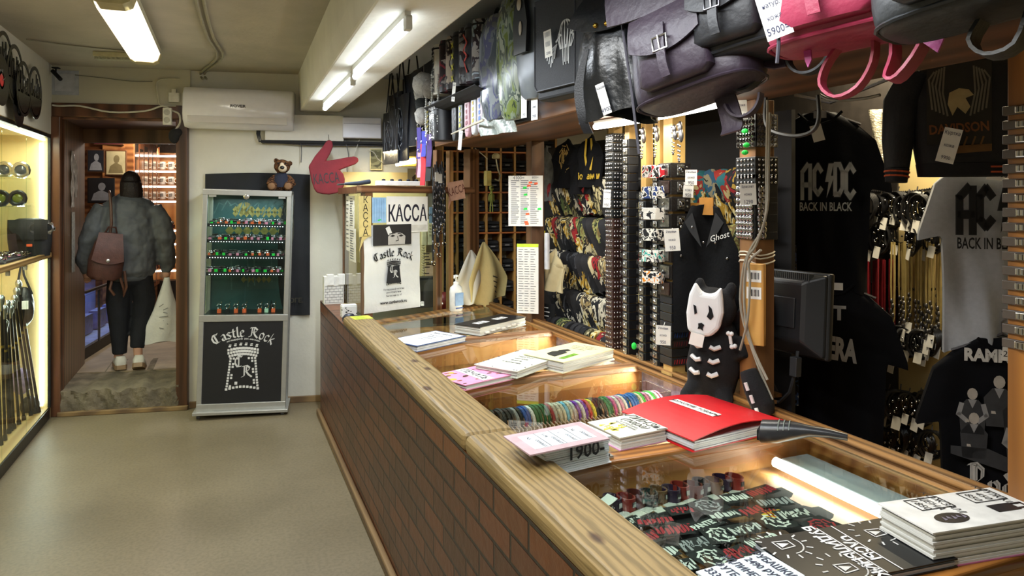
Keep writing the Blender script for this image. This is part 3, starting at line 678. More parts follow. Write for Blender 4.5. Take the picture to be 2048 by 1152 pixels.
for sx in (-.06, .06): M().ell((sx, -.102, .036), (.026, .008, .026), 12, 6).build('sole', mat('#77583c', .95), be, smooth=True)
ho = onwall(668, 336, .3); sc_ = 5.12 / 1400 / 8.23
HP = [(455, 440), (560, 260), (680, 110), (755, -5), (800, -25), (850, 0), (862, 90), (815, 215), (745, 340), (880, 318), (1100, 272), (1225, 252), (1285, 280), (1298, 330), (1255, 385), (1100, 445), (975, 497), (1035, 560), (1062, 650), (1055, 760), (1000, 840), (930, 898), (800, 922), (690, 915), (590, 890), (545, 820), (505, 690), (478, 560)]
hd = thing('foam_hand', 'red foam pointing hand sign with black lettering under the trunking', 'foam hand', ho, WANG + .1)
m = M(); m.T = frame((0, .03, 0), (1, 0, 0)); m.prism([((x - 880) * sc_, (460 - y) * sc_) for x, y in HP], 0, .055)
o_ = m.build('hand', [mat('#6a1822', .85, 0, .14, 12, .1)], hd, bevel=.014, seg=3)
m = M(); m.T = frame((0, -.0262, 0), (1, 0, 0)) @ Matrix.Rotation(.14, 4, 'Z')
m.text('KACCA', .115, Matrix.Translation((-.07, -.075, 0)) @ Matrix.Rotation(-.03, 4, 'Z'), bold=.002, sx=.5); m.build('lettering', mat('#14080c'), hd)
cable('cord', [ho + V(-.03, .02, .17), ho + V(-.03, .06, .22), ho + V(-.02, .16, .27)], .002, '#3a3a3a', 'thin cord holding up the red foam hand')
# ---------------------------------------------------------------- lit glass case along the left wall
LX, Y0, Y1 = -1.21, 3.6, 6.15
PINE = wood('#c9a766', '#e6cd92', 'z', 7, .5); PINEY = wood('#b08f55', '#d6b97c', 'y', 12, .5)
lc = thing('showcase', 'tall lit pine showcase with glass front along the left wall', 'showcase', (LX, 0, 0))
def lb(name, m, mt, **k): return m.build(name, mt, lc, **k)
lb('back_panel', M().box(-.42, Y0, .06, -.4, Y1, 2.1), PINE); lb('end_panel', M().box(-.4, Y1, .0, .0, Y1 + .02, 2.1), PINE)
lb('end_panel', M().box(-.4, Y0, .06, 0, Y0 + .02, 2.1), PINE); lb('bottom_board', M().box(-.4, Y0, .06, -.01, Y1, .08), PINEY)
lb('kick_rail', M().box(-.03, Y0, 0, 0, Y1, .075), mat('#1b1a18', .4)); lb('top_rail', M().box(-.03, Y0, 2.09, .004, Y1 + .02, 2.115), mat('#1b1a18', .4))
lb('top_board', M().box(-.42, Y0, 2.1, 0, Y1, 2.12), PINE); lb('shelf', M().box(-.4, Y0, 1.205, -.03, Y1, 1.225), PINEY)
lb('corner_strip', M().box(-.012, Y1 - .015, .08, .006, Y1 + .02, 2.09), mat('#1b1a18', .4))
lb('shelf_rail', M().box(-.02, Y0, 1.2, .012, Y1, 1.235), wood('#8a6c3e', '#b59660', 'y', 20, .35), bevel=.003)
lb('divider', M().box(-.4, 5.35, 1.23, -.12, 5.37, 2.09), PINE)
for a, b in ((Y0, 4.95), (4.955, 5.5), (5.505, Y1)):
    lb('glass_pane', M().box(-.008, a, 1.238, -.003, b, 2.088), GL); lb('glass_pane', M().box(-.008, a, .078, -.003, b, 1.198), GL)
lb('led_strip', M().box(-.06, Y1 - .03, .1, -.04, Y1 - .012, 2.05), emit('#f3fbff', 7)); lb('led_strip', M().box(-.05, Y0, 2.07, -.03, Y1, 2.085), emit('#f8fbef', 6))
for z in (1.2,):
    for y in (5.1, 5.5): lb('shelf_clamp', M().cb((-.012, y, z - .02), (.02, .02, .03)), STEEL)
for z in (1.78, 1.58): lb('glass_shelf', M().box(-.34, 5.55, z, -.12, Y1, z + .008), GL)
lamp('light_showcase_top', (LX - .1, 5.2, 2.06), (.05, 1.6), 11, (1, .93, .72)); lamp('light_showcase_low', (LX - .15, 5.3, 1.19), (.05, 1.4), 7, (1, .95, .78))
lamp('light_showcase_end', (LX - .08, Y1 - .06, 1.1), (.03, 1.8), 3, (.95, 1, .95), (-PI / 2, 0, 0))
struct('trim_showcase_soffit', M().box(-1.8, 3.0, 2.12, LX + .005, 6.2, 2.64), plaster('#cfccbf', .04, .06))
struct('trim_showcase_end', M().box(-1.62, 6.172, 0, LX + .006, 6.2, 2.12), DARKWOOD)
def at_case(u, v, y): return ony(u, v, y)
bag = thing('pouch', 'black leather pouch bag with orange price dots on the showcase middle shelf', 'bag', at_case(60, 512, 5.95) * 1); bag.location.z = 1.226
m = M(); m.loft([[(.135 * k * math.cos(2 * PI * j / 16), .05 * k * math.sin(2 * PI * j / 16), z) for j in range(16)] for z, k in ((0, .9), (.1, 1), (.2, 1.02), (.25, .85), (.27, .5))]); m.build('body', LEATHER, bag, smooth=True)
M().sheet(lambda a, b: (-.12 + .24 * a, -.056 - .006 * math.sin(b * 3), .26 - .14 * b), 8, 6, .008).build('flap', LEATHER, bag, smooth=True)
for x, z in ((-.06, .19), (.01, .08)): M().cb((x, -.066, z), (.035, .006, .018)).build('price_dot', ORA, bag)
m = M(); torus(m, .03, .01, (.12, -.05, .2), 9, 5, 'y'); [m.cb((.12 + .035 * math.cos(t), -.05, .2 + .035 * math.sin(t)), (.02, .012, .02), 0, t) for t in range(7)]; m.build('flower_clasp', DSTEEL, bag)
for k, (u, v, y, kind) in enumerate(((35, 393, 5.9, 0), (45, 352, 5.9, 1), (8, 383, 5.55, 2), (2, 330, 5.55, 3))):
    p = at_case(u, v, y)
    if kind < 2:
        z = 1.589 if kind == 0 else 1.789
        t = thing('goggles', ('yellow-black sports goggles on the lower little glass shelf of the showcase', 'silver goggles on the upper little glass shelf of the showcase')[kind], 'goggles', (-1.21 - .2 + .02 * kind, y, z))
        m = M(); torus(m, .045, .016, (-.045, 0, .05), 12, 6, 'y'); torus(m, .045, .016, (.055, 0, .05), 12, 6, 'y'); m.build('rim', (LEATHER, STEEL)[kind], t, smooth=True)
        for x in (-.045, .055): M().ell((x, 0, .05), (.036, .012, .036)).build('lens', mat(('#5f681f', '#3d4045')[kind], .15), t, smooth=True)
    elif kind == 2:
        t = thing('shoe', 'pale grey canvas shoe at the left edge inside the upper showcase', 'shoe', (-1.47, 5.1, 1.226)); t.location = (-1.43, 5.2, 1.62)
        m = M(); m.loft([[(x * w + .0, y, z) for x, z in ((-.04, .03), (-.036, h), (0, h + .015), (.036, h), (.04, .03), (0, .02))] for y, w, h in ((-.13, .5, .05), (-.1, 1, .06), (0, 1.05, .08), (.06, .95, .1), (.12, .9, .12), (.14, .5, .11))]); m.build('upper', mat('#c4cabc', .8), t, smooth=True)
        m = M(); m.loft([[(x * w, y, z) for x, z in ((-.045, 0), (-.045, .028), (.045, .028), (.045, 0))] for y, w in ((-.14, .5), (-.1, 1), (.1, 1), (.145, .6))]); m.build('sole', mat('#8f9d8c', .6), t)
        M().box(-.1, -.2, -.008, .1, .2, -.001).build('stand_plate', GL, t)
    else:
        t = thing('round_flask', 'small dark round flask at the far left edge inside the showcase', 'flask', (-1.40, 5.2, 1.86)); m = M(); m.lathe([(.02, 0), (.05, .02), (.055, .07), (.02, .11), (.018, .14)], 14); m.build('body', mat('#4a2f22', .3), t, smooth=True)
        M().lathe([(.06, -.008), (.06, -.001)], 12).build('stand_plate', GL, t); M().lathe([(.02, .14), (.02, .16)], 10).build('cap', STEEL, t)
tray = tag(M().rbox(-1.52, 5.2, 1.226, -1.27, 6.05, 1.24, .02).build('jewellery_tray', mat('#1e2638', .7)), 'dark blue velvet tray under the jewellery on the showcase shelf', 'tray')
fst = None
for k in range(16):
    p = V(-1.47 + .17 * R.random(), 5.25 + k * .048, 1.242)
    if k in (9, 10, 11, 12, 13): p.x = -1.3
    if not fst:
        fst = thing('neck_chain', 'tangled metal chain on the blue tray of the left showcase', 'chain', p, 0, 'chains on the blue tray')
        m = M(); m.tube([(.03 * math.cos(t * .7) * (1 + .3 * math.sin(t)), .03 * math.sin(t * .7), .006 + .008 * (t % 3)) for t in range(18)], .005, 5); m.build('links', GLOSS, fst, smooth=True)
        M().cb((.03, .0, .01), (.02, .014, .006)).build('price_dot', PINK, fst)
    else: dup(fst, p, R.uniform(0, 6), scale=R.uniform(.8, 1.2))
cane0 = None
for k, (u0, v0, u1, v1, y) in enumerate(((36, 560, 78, 840, 6.02), (28, 590, 62, 850, 5.95), (24, 600, 48, 872, 5.85), (20, 610, 38, 882, 5.75), (14, 600, 28, 890, 5.65), (8, 610, 18, 905, 5.55), (2, 590, 10, 920, 5.4), (-8, 620, 2, 930, 5.3), (32, 575, 70, 846, 6.0), (10, 640, 22, 902, 5.6))):
    p1 = ony(u1, v1, y); p1.x = min(p1.x, -1.235); p0 = ony(u0, v0, y - .02)
    p1.z = .081; L_ = (p0 - p1).length
    z = (p0 - p1).normalized(); rot = z.to_track_quat('Z', 'Y').to_euler()
    if not cane0:
        cane0 = t = thing('walking_stick', 'x', 'walking stick', p1, 0, 'walking sticks leaning in the showcase', rot)
        M().tube([(0, 0, .012), (0, 0, 1.0)], .009, 8).build('shaft', mat('#241d1a', .3), t, smooth=True); M().lathe([(.008, 0), (.014, .002), (.013, .035), (.01, .045)], 10).build('ferrule', BLACK, t, smooth=True)
        M().lathe([(.011, .98), (.012, 1.02), (.02, 1.05), (.022, 1.08), (.012, 1.1)], 10).build('knob', STEEL, t, smooth=True); M().lathe([(.0105, .7), (.0105, .72)], 8).build('collar', mat('#b39a55', .3, .9), t)
    else: t = dup(cane0, p1, rot=rot)
    t.scale = (1, 1, L_ / 1.1); t['label'] = 'dark walking stick with a metal knob leaning in the showcase bottom'
for nm, lab, u, v, y, h, hh in (('shoulder_bag', 'black leather bag with white tag hanging in the lower showcase', 48, 655, 6.05, '#17181a', .3), ('scarf', 'pale lilac cloth roll behind the walking sticks', 42, 790, 6.06, '#a797c9', .2), ('helmet', 'small black goggles helmet low behind the sticks', 60, 832, 6.08, '#3b3d40', .15)):
    p = ony(u, v, y); t = thing(nm, lab, nm.replace('_', ' '), p)
    m = M(); m.ell((0, 0, hh / 2), (.065, .05, hh / 2)); m.ell((.03, -.03, hh * .4), (.04, .03, hh * .3)); voxel(m.build('body', mat(h, .4, 0, .4, 20, .3), t), .01, 2)
    if nm == 'shoulder_bag':
        M().tube([(-.05, 0, hh * .8), (-.03, .02, hh + .1), (-.02, .03, hh + .2), (0, 0, hh + .08), (.05, 0, hh * .8)], .008, 5).build('strap', BLACK, t, smooth=True); M().cb((.02, -.06, .17), (.04, .004, .06)).build('price_tag', PAPER, t)
# ---------------------------------------------------------------- vinyl record clocks on the soffit
DISC = mat('#0f1012', .12, 0, .2, 60, .1)
CL = [((8, 122), .155, 0), ((30, 150), .165, 1), ((47, 178), .155, 2), ((70, 186), .16, 3), ((37, 215), .11, 4), ((2, 160), .13, 5), ((-22, 100), .155, 0)]
CLL = ['record clock with a wolf cut-out, top left of the row', 'large record clock with a skyline cut-out, second in the row', 'record clock with hourglass cut-out between two others', 'record clock nearest the doorway with a tall cut-out', 'small plain record clock hanging lowest with grey label', 'record clock with a red centre at the picture edge', 'record clock furthest left']
for k, ((u, v), r_, kd) in enumerate(CL):
    r_ *= 1.1; p = onx(u, v, LX + .035 + .012 * (k % 3)); t = thing('record_clock', 'black vinyl ' + CLL[k], 'clock', p, 0, 'record clocks above the showcase')
    rng = random.Random(k)
    def disc_mesh(r0, r1, a0=0, a1=2 * PI, n=36):
        mm = M(); mm.T = frame((0, 0, 0), (0, 1, 0)); c = []
        mm.loft([[(ra * math.cos(a), ra * math.sin(a), z) for ra, z in ((r0, 0), (r1, 0), (r1, .004), (r0, .004))] for a in [a0 + (a1 - a0) * i / n for i in range(n + 1)]], cap=abs(a1 - a0) < 6); return mm
    if kd in (4, 5):
        disc_mesh(.035, r_).build('disc', DISC, t); disc_mesh(.002, .05, 0, 2 * PI, 20).build('label', mat('#a8231f' if kd == 5 else '#5f6064', .5), t)
    else:
        disc_mesh(r_ * .86, r_).build('rim', DISC, t); disc_mesh(.03, r_ * .9, PI * 1.05, PI * 1.95).build('lower_half', DISC, t)
        m = M(); m.T = frame((0, 0, 0), (0, 1, 0)); 
        for i in range(9):
            x0 = -r_ * .8 + i * r_ * .18; h_ = r_ * rng.uniform(.1, .75) * math.sqrt(max(.05, 1 - ((x0 + .02) / r_) ** 2)); m.box(x0, -.03, 0, x0 + r_ * rng.uniform(.08, .17), h_, .004)
        m.build('silhouette', DISC, t)
    M().tube([(0, 0, 0), (.008, 0, .06)], .003, 4).build('hand', STEEL, t); M().tube([(.009, 0, 0), (.009, .04, .02)], .003, 4).build('hand', STEEL, t)
# ---------------------------------------------------------------- room behind the doorway
def W(x, y, z=0): return WT @ V(x, y, z)
xm = (xl + xr) / 2
def wall_plane(u, v, yl):     # where the sight line meets the plane yl behind the wall face
    return WL(u, v, -yl)
PW = wood('#6b3f22', '#a06a3c', 'x', 8, .35)
a_, b_ = wall_plane(165, 500, 2.6), wall_plane(266, 250, 2.6)
pb_ = thing('display_board', 'brown wooden display panel carrying framed portraits beyond the doorway', 'panel', W(a_.x, 2.6, .2), WANG)
M().box(0, .01, 0, b_.x - a_.x, .05, 2.1).build('board', PW, pb_)
for k, (u0, v0, u1, v1, h, lab) in enumerate(((175, 299, 211, 345, '#23262d', 'dark portrait of a man with folded arms'), (212, 301, 254, 351, '#b9ad84', 'sepia portrait of a fair-haired woman'), (176, 356, 230, 406, '#191a1d', 'dark photograph of a couple'), (188, 272, 248, 290, '#7a3040', 'dull red print at the top of the panel'), (183, 412, 215, 460, '#c9b8a0', 'pale framed sheet low on the panel'))):
    p, q_ = wall_plane(u0, v1, 2.6), wall_plane(u1, v0, 2.6)
    t = thing('framed_picture', lab + ' beyond the doorway', 'picture', W(p.x, 2.6, p.z), WANG); w_, h_ = q_.x - p.x, q_.z - p.z
    M().box(0, -.02, 0, w_, .008, h_).build('frame', mat('#5a3a22' if k != 2 else '#17181a', .4), t, bevel=.003); M().box(.012, -.022, .012, w_ - .012, -.0195, h_ - .012).build('print', mat(h, .4, 0, .2, 8), t)
    m = M(); m.T = frame((w_ / 2, -.0225, h_ * .45), (1, 0, 0)); hd_ = mat(('#8d8f94', '#7a6c48', '#77787c', '#b98a92', '#5c4a3a')[k], .6)
    if k in (0, 1, 2):
        m.poly([(w_ * (.04 + .14 * math.cos(i * .5)), h_ * (.2 + .16 * math.sin(i * .5))) for i in range(12)]); m.poly([(-w_ * .35, -h_ * .35), (w_ * .35, -h_ * .35), (w_ * .28, -h_ * .06), (w_ * .08, h_ * .04), (-w_ * .06, h_ * .04), (-w_ * .26, -h_ * .08)])
    else:
        for i in range(5): m.stroke([(-w_ * .3 + i * w_ * .12, -h_ * .2), (-w_ * .22 + i * w_ * .12, h_ * .3 * (1 - i % 2))], .008)
    m.build('figure', hd_, t)
# mirror-fronted cabinet run, then lit shelf of mugs
a_, b_ = wall_plane(266, 300, 2.62), wall_plane(318, 300, 4.4)
mc = thing('mirror_cabinet', 'row of narrow mirror doors in reddish wood beyond the doorway', 'cabinet', W(a_.x, 2.62, .2), 0)
va, vb = W(a_.x, 2.62), W(b_.x, 4.4); dv = (vb - va); LL = V(dv.x, dv.y, 0).length; mc.rotation_euler = (0, 0, math.atan2(dv.y, dv.x))
M().box(0, .02, 0, LL, .3, 2.25).build('carcass', PW, mc)
for k in range(6):
    x0, x1 = LL * k / 6, LL * (k + 1) / 6
    d_ = M().box(x0 + .005, -.01, .3, x1 - .005, .02, 2.15).build('door', wood('#7a3f22', '#b8754a', 'z', 9, .25), mc, bevel=.004)
    M().box(x0 + .04, -.013, .36, x1 - .04, -.009, 2.08 - .05 * (k % 2)).build('mirror', mat('#c9b7a2', .06, .95, .03), d_)
sa, sb = wall_plane(306, 300, 4.6), wall_plane(375, 300, 4.6)
sx_ = thing('mug_shelf', 'lit wooden shelving holding printed mugs, far room beyond the doorway', 'shelving', W(sa.x, 4.6, .2), WANG)
SW = sb.x - sa.x; zz = [wall_plane(330, v, 4.6).z - .2 for v in (311, 342, 372, 402, 460, 487, 513, 540, 556)]
M().box(0, .2, 0, SW, .23, zz[0] + .05).build('back', wood('#b9733a', '#d99a58', 'z', 8, .4), sx_); M().box(-.03, 0, 0, 0, .23, zz[0] + .08).build('side', PW, sx_)
M().box(0, 0, 0, SW, .2, zz[-1] - .04).build('base_cabinet', mat('#1a1514', .5), sx_)
for k, z in enumerate(zz[:-1]):
    s_ = M().box(0, 0, z, SW, .2, z + .02).build('shelf', PW, sx_); M().box(.02, -.008, z - .022, SW, .004, z + .002).build('led_strip', emit('#fff6ea', 6), s_)
mug = None
lamp('light_mug_shelf', W(sa.x + SW * .5, 4.2, 2.3), (SW, .1), 5, (1, .9, .76), (math.radians(35), 0, WANG))  # extra lamp added in front of the mugs to brighten them
for r_ in range(3):
    for c_ in range(3):
        p = W(sa.x + .1 + c_ * .115, 4.68, .2 + zz[r_ + 1] + .021); lab = ('white printed mug on the ' + ('top', 'middle', 'bottom')[r_] + ' mug shelf, ' + ('left', 'centre', 'right') [c_] + ' of three')
        if not mug:
            mug = t = thing('mug', lab, 'mug', p, WANG, 'mugs on the far shelves'); M().lathe([(.038, 0), (.042, .005), (.042, .11), (.038, .11), (.037, .01)], 16).build('body', mat('#e6ddd0', .3), t, smooth=True)
            m = M(); torus(m, .03, .006, (-.048, 0, .055), 10, 5, 'y'); m.build('handle', mat('#e6ddd0', .3), t, smooth=True); m = M(); m.T = frame((0, -.043, .055), (1, 0, 0)); [m.stroke([(-.02, .02 - .015 * i), (.02, .024 - .015 * i)], .008) for i in range(3)]; m.build('print', INK, t)
        else: dup(mug, p, WANG, lab)
db = None
for r_ in range(4, 8):
    for c_ in range(3):
        p = W(sa.x + .1 + c_ * .115, 4.68, .2 + zz[r_] + .021); lab = 'dark ornament box on the lower lit shelves of the far room'
        if not db:
            db = t = thing('ornament', lab, 'ornament', p, WANG, 'ornaments on the far lower shelves'); M().rbox(-.04, -.03, 0, .04, .03, .05, .01).build('base', mat('#3a1d24', .3), t); m = M(); m.ell((0, 0, .075), (.035, .03, .03)); m.build('figure', mat('#8c8580', .25, .6, .4), t, smooth=True)
        else: dup(db, p, WANG)
# garland above
gz = wall_plane(330, 285, 4.4)
m = M(); rr = random.Random(4)
for k in range(160):
    c_ = W(sa.x - .1 + rr.random() * .6, 4.2 + rr.random() * .3, gz.z - .05 + rr.random() * .25); m.T = Matrix.Translation(c_) @ Matrix.Rotation(rr.random() * 6, 4, 'Z') @ Matrix.Rotation(rr.random() * 6, 4, 'X'); m.add([(0, 0, 0), (.03, .02, .01), (.07, 0, 0), (.03, -.02, .01)], [(0, 1, 2, 3)])
tag(m.build('garland', mat('#2c2a20', .6, 0, .6, 30)), 'dark leafy garland hung above the lit mug shelves', 'garland', kind='stuff')
# low glass counter glowing blue
A_, B_ = onz(168, 722, .2), onz(272, 655, .2); dv = B_ - A_; LL = dv.length
bc = thing('glass_counter', 'low glass counter glowing blue on the left beyond the doorway', 'counter', A_, math.atan2(dv.y, dv.x))
M().box(0, .01, 0, LL, .5, .1).build('plinth', mat('#2a211c', .5), bc); M().box(0, .4, .1, LL, .42, .58).build('back', mat('#7d86c8', .5, 0, .2, 8), bc)
M().box(-.02, -.02, .58, LL, .5, .6).build('top_glass', GL, bc); M().box(-.02, -.025, .6, LL, -.0, .62).build('top_trim', DSTEEL, bc); M().box(0, .01, .1, LL, .4, .12).build('deck', mat('#8f97d0', .5, 0, .3, 12), bc)
for k in range(5): M().box(LL * k / 4 - .012, -.005, .1, LL * k / 4 + .012, .012, .58).build('mullion', DSTEEL, bc)
for k in range(4): M().box(LL * k / 4 + .014, 0, .11, LL * (k + 1) / 4 - .014, .005, .575).build('glass_pane', GL, bc)
for k in range(4): M().cb((LL * (k + .5) / 4, .2, .22), (LL / 6, .08, .18)).build('boxed_goods', mat('#59629e', .5, 0, .4, 15), bc)
lamp('light_blue_counter', Matrix.LocRotScale(bc.location, bc.rotation_euler, None) @ V(LL / 2, .2, .56), (LL * .9, .1), 1.6, (.55, .6, 1), (0, 0, bc.rotation_euler.z))
# papers on the passage wall
pv = WS @ V(xl + .002, .25, 1.35); pt = thing('taped_papers', 'strip of crinkled plastic sleeves and notes taped inside the door jamb', 'papers', pv, 0)
for k, (y, z, w_, h_) in enumerate(((.0, .22, .12, .45), (.14, .3, .1, .3), (.02, -.3, .12, .48))):
    m = M(); m.sheet(lambda a, b: (.006 + .004 * math.sin(a * 9 + b * 14 + k) * (k < 2), y + a * w_, z + b * h_), 8, 12, .002, (1, 0, 0)); m.build('plastic_sleeve' if k < 2 else 'note', mat('#d9cfc4', .12, 0, .3, 14) if k < 2 else mat('#b8b4aa', .7, 0, .3, 60), pt, smooth=True)
# ---------------------------------------------------------------- person walking away
pp = thing('person', 'person walking away in a grey bomber jacket, dark trousers and white shoes', 'person', (0, 0, 0), 0)
FOOT = onz(256, 738, .2); PS = 1 / 238.0; pp.location = FOOT; pp.rotation_euler = (0, 0, -math.atan2(FOOT.x, FOOT.y) * -1 * .0 + .1)
def pv_(u, v, y=0): return V((u - 256) * PS, y, (738 - v) * PS)
SKIN = mat('#c99a80', .5, 0, .05)
def limb(m, pts, rad, n=10): return m.tube(pts, rad, n)
m = M()
limb(m, [pv_(238, 716, .06), pv_(243, 690, .05), pv_(246, 640, .06), pv_(252, 560, .02)], [.035, .038, .045, .05]); limb(m, [pv_(274, 712, -.02), pv_(273, 688, -.02), pv_(276, 640, .04), pv_(268, 560, .02)], [.035, .038, .045, .05])
m.ell(tuple(pv_(259, 545, .02)), (.12, .08, .08)); m.loft([[(pv_(258, v).x + a * math.cos(2 * PI * j / 14), .02 + b * math.sin(2 * PI * j / 14), pv_(0, v).z) for j in range(14)] for v, a, b in ((560, .14, .09), (500, .12, .08), (430, .16, .1), (405, .13, .08), (394, .06, .06), (380, .052, .055))])
m.ell(tuple(pv_(261, 366, .035)), (.068, .085, .1))
limb(m, [pv_(215, 410), pv_(190, 470, -.02), pv_(184, 530, 0)], [.05, .042, .03]); limb(m, [pv_(302, 410), pv_(322, 470, -.02), pv_(325, 535, .02)], [.05, .042, .03])
for sd, hx, hv in ((-1, 186, 540), (1, 325, 545)):
    c_ = pv_(hx, hv, .02); limb(m, [c_ + V(0, 0, .03), c_ + V(0, .005, -.02), c_ + V(0, .01, -.05)], [.026, .036, .03])
    for f in range(4): b0 = c_ + V((f - 1.5) * .014, .012, -.05); limb(m, [b0, b0 + V(.002 * sd, .018, -.022), b0 + V(0, .012, -.046 + .006 * abs(f - 1))], [.0095, .009, .007], 6)
    b0 = c_ + V(-sd * .03, .01, -.015); limb(m, [b0, b0 + V(-sd * .014, .02, -.022), b0 + V(-sd * .008, .03, -.045)], [.011, .01, .008], 6)
voxel(m.build('body', SKIN, pp), .007, 2, .4)
m = M()      # bomber jacket
m.loft([[(pv_(u, 0).x + a * math.cos(2 * PI * j / 20), .02 + b * math.sin(2 * PI * j / 20), pv_(0, v).z) for j in range(20)] for v, u, a, b in ((553, 258, .17, .13), (540, 257, .21, .16), (500, 256, .235, .175), (450, 255, .235, .165), (415, 256, .215, .14), (400, 258, .17, .11), (391, 260, .1, .085), (384, 261, .075, .075))])
limb(m, [pv_(214, 412), pv_(200, 440, -.02), pv_(190, 480, -.03), pv_(183, 515, -.01), pv_(184, 535, .01), pv_(186, 543, .01)], [.07, .082, .08, .072, .052, .034], 12)
limb(m, [pv_(302, 412), pv_(315, 440, -.02), pv_(323, 480, -.03), pv_(326, 520, 0), pv_(326, 540, .02), pv_(326, 548, .02)], [.07, .082, .078, .07, .05, .034], 12)
jk = voxel(m.build('jacket', mat('#5d6165', .55, 0, .1, 8, .6, .35, 14), pp), .011, 4, .5)
tx = bpy.data.textures.new('jacket_folds', 'CLOUDS'); tx.noise_scale = .09
dm = jk.modifiers.new('folds', 'DISPLACE'); dm.texture = tx; dm.strength = .035; dm.mid_level = .5
m = M(); m.loft([[(pv_(258, 0).x + a * math.cos(2 * PI * j / 20), .02 + b * math.sin(2 * PI * j / 20), pv_(0, v).z) for j in range(20)] for v, a, b in ((560, .15, .115), (556, .168, .128), (551, .17, .13), (545, .16, .12))]); m.build('jacket_hem', mat('#505458', .8, 0, .1, 90), pp, smooth=True)
m = M(); m.ell(tuple(pv_(259, 552, .02)), (.165, .12, .12))
limb(m, [pv_(243, 550, .02), pv_(239, 600, .04), pv_(240, 650, .05), pv_(241, 690, .05), pv_(241, 708, .05)], [.1, .098, .078, .062, .058], 12)
limb(m, [pv_(277, 550, .02), pv_(284, 600, .05), pv_(281, 640, .05), pv_(274, 680, .0), pv_(272, 697, -.01)], [.1, .098, .08, .062, .056], 12)
voxel(m.build('trousers', mat('#14161c', .85, 0, .2, 12, .3), pp), .011, 3)
m = M(); m.ell(tuple(pv_(261, 364, .02)), (.08, .09, .108)); m.loft([[(pv_(u, 0).x + a * math.cos(2 * PI * j / 14), -.01 + b * math.sin(2 * PI * j / 14), pv_(0, v).z) for j in range(14)] for v, u, a, b in ((402, 262, .07, .035), (396, 262, .085, .06), (380, 262, .088, .075), (362, 261, .082, .08))])
hr = voxel(m.build('hair', mat('#221a17', .5, 0, .3, 30, .5), pp), .007, 2)
SHOE = mat('#d3d0c4', .6, 0, .06)
for k, (u, v, y, pit) in enumerate(((242, 733, .04, 0), (276, 735, -.05, .42))):
    sh = None; T_ = Matrix.Translation(pv_(u, v, y)) @ Matrix.Rotation(-.12 if k else .12, 4, 'Z') @ Matrix.Rotation(-pit, 4, 'X')
    m = M(); m.T = T_; m.loft([[(x * w_, yy, z) for x, z in ((-.042, .02), (-.045, h_ * .6), (-.03, h_), (.03, h_), (.045, h_ * .6), (.042, .02))] for yy, w_, h_ in ((-.08, .7, .07), (-.06, 1, .095), (0, 1.0, .09), (.06, 1.05, .07), (.13, 1.0, .055), (.17, .55, .045))])
    sh = m.build('shoe', SHOE, pp, smooth=True); m = M(); m.T = T_; m.loft([[(x * w_, yy, z) for x, z in ((-.046, -.012), (-.046, .024), (.046, .024), (.046, -.012))] for yy, w_ in ((-.09, .7), (-.06, 1.02), (.12, 1.05), (.18, .55))]); m.build('sole', mat('#9a7f60', .6), sh)
# backpack on the person, bag in the hand
bk = thing('backpack', "small brown leather backpack slung on the walking person's left shoulder", 'backpack', FOOT + V((220 - 256) * PS, -.2, (738 - 552) * PS), pp.rotation_euler.z); bk.rotation_euler = (0, .12, .25)
m = M(); m.loft([[(a * math.cos(2 * PI * j / 18) * (abs(math.cos(2 * PI * j / 18)) ** -.3 if abs(math.cos(2 * PI * j / 18)) > .01 else 1), b * math.sin(2 * PI * j / 18), z) for j in range(18)] for z, a, b in ((0, .09, .05), (.03, .125, .065), (.16, .13, .07), (.3, .1, .055), (.37, .07, .04), (.385, .04, .02))])
BRN = mat('#4f3029', .5, 0, .2, 25, .2); m.build('body', BRN, bk, smooth=True)
M().sheet(lambda a, b: ((a - .5) * (.17 + .06 * b), -.05 - .03 * math.sin(min(1, b * 1.3) * 1.6), .38 - .22 * b - .03 * (1 - (2 * a - 1) ** 2) * b), 10, 8, .006).build('flap', mat('#583630', .45, 0, .2, 25, .2), bk, smooth=True)
m = M(); m.T = frame((0, -.09, .16), (1, 0, 0)); m.lathe([(.012, 0), (.014, .006), (.002, .008)], 12); m.build('clasp', STEEL, bk)
M().tube([(-.04, -.01, .37), (-.02, -.04, .43), (.03, -.04, .43), (.05, -.01, .37)], .007, 6).build('handle', BRN, bk, smooth=True)
for pts in ([(.0, .0, .36), (.0, -.0, .46), (-.02, .01, .6), (-.035, .05, .7), (-.03, .14, .72)], [(.1, 0, .06), (.15, .0, -.06), (.16, .02, -.13), (.17, -.01, -.05), (.14, .0, .08)], [(.06, 0, .02), (.05, -.02, -.07), (.09, .0, -.12)]):
    M().tube(pts, .011, 6).build('strap', mat('#5a3a2b', .5), bk, smooth=True)
hb = FOOT + V((326 - 256) * PS, .03, (738 - 562) * PS)
pbg = thing('carrier_bag', "white plastic carrier bag hanging from the walking person's right hand", 'bag', hb, .1)
m = M()
def bag_fn(a, b):
    t = 2 * PI * a; w_ = .02 + .13 * min(1, (b * 1.25)) ** 1.2; y_ = .012 + .05 * min(1, b * 1.5)
    fold = 1 + .12 * math.sin(t * 5 + b * 4) * b
    return (w_ * math.cos(t) * fold - .03 * b, y_ * math.sin(t) * fold, .02 - .55 * b + .012 * math.sin(t * 3) * b)
m.sheet(bag_fn, 36, 14, .0015); m.add([bag_fn(i / 36, 1) for i in range(36)], [tuple(range(36))])
m.build('body', mat('#d8d8d2', .35, 0, .04, 10, .4), pbg, smooth=True)
m = M(); [m.stroke([(-.04 + .03 * (k % 3), -.2 - .03 * k), (-.01 + .035 * (k % 2), -.18 - .035 * k)], .007) for k in range(7)]; mm_ = m; o_ = M(); o_.T = frame((-.02, -.075, -.02), (1, 0, 0)); o_.add(m.v, m.f); o_.build('print', mat('#8a8a88', .6), pbg)
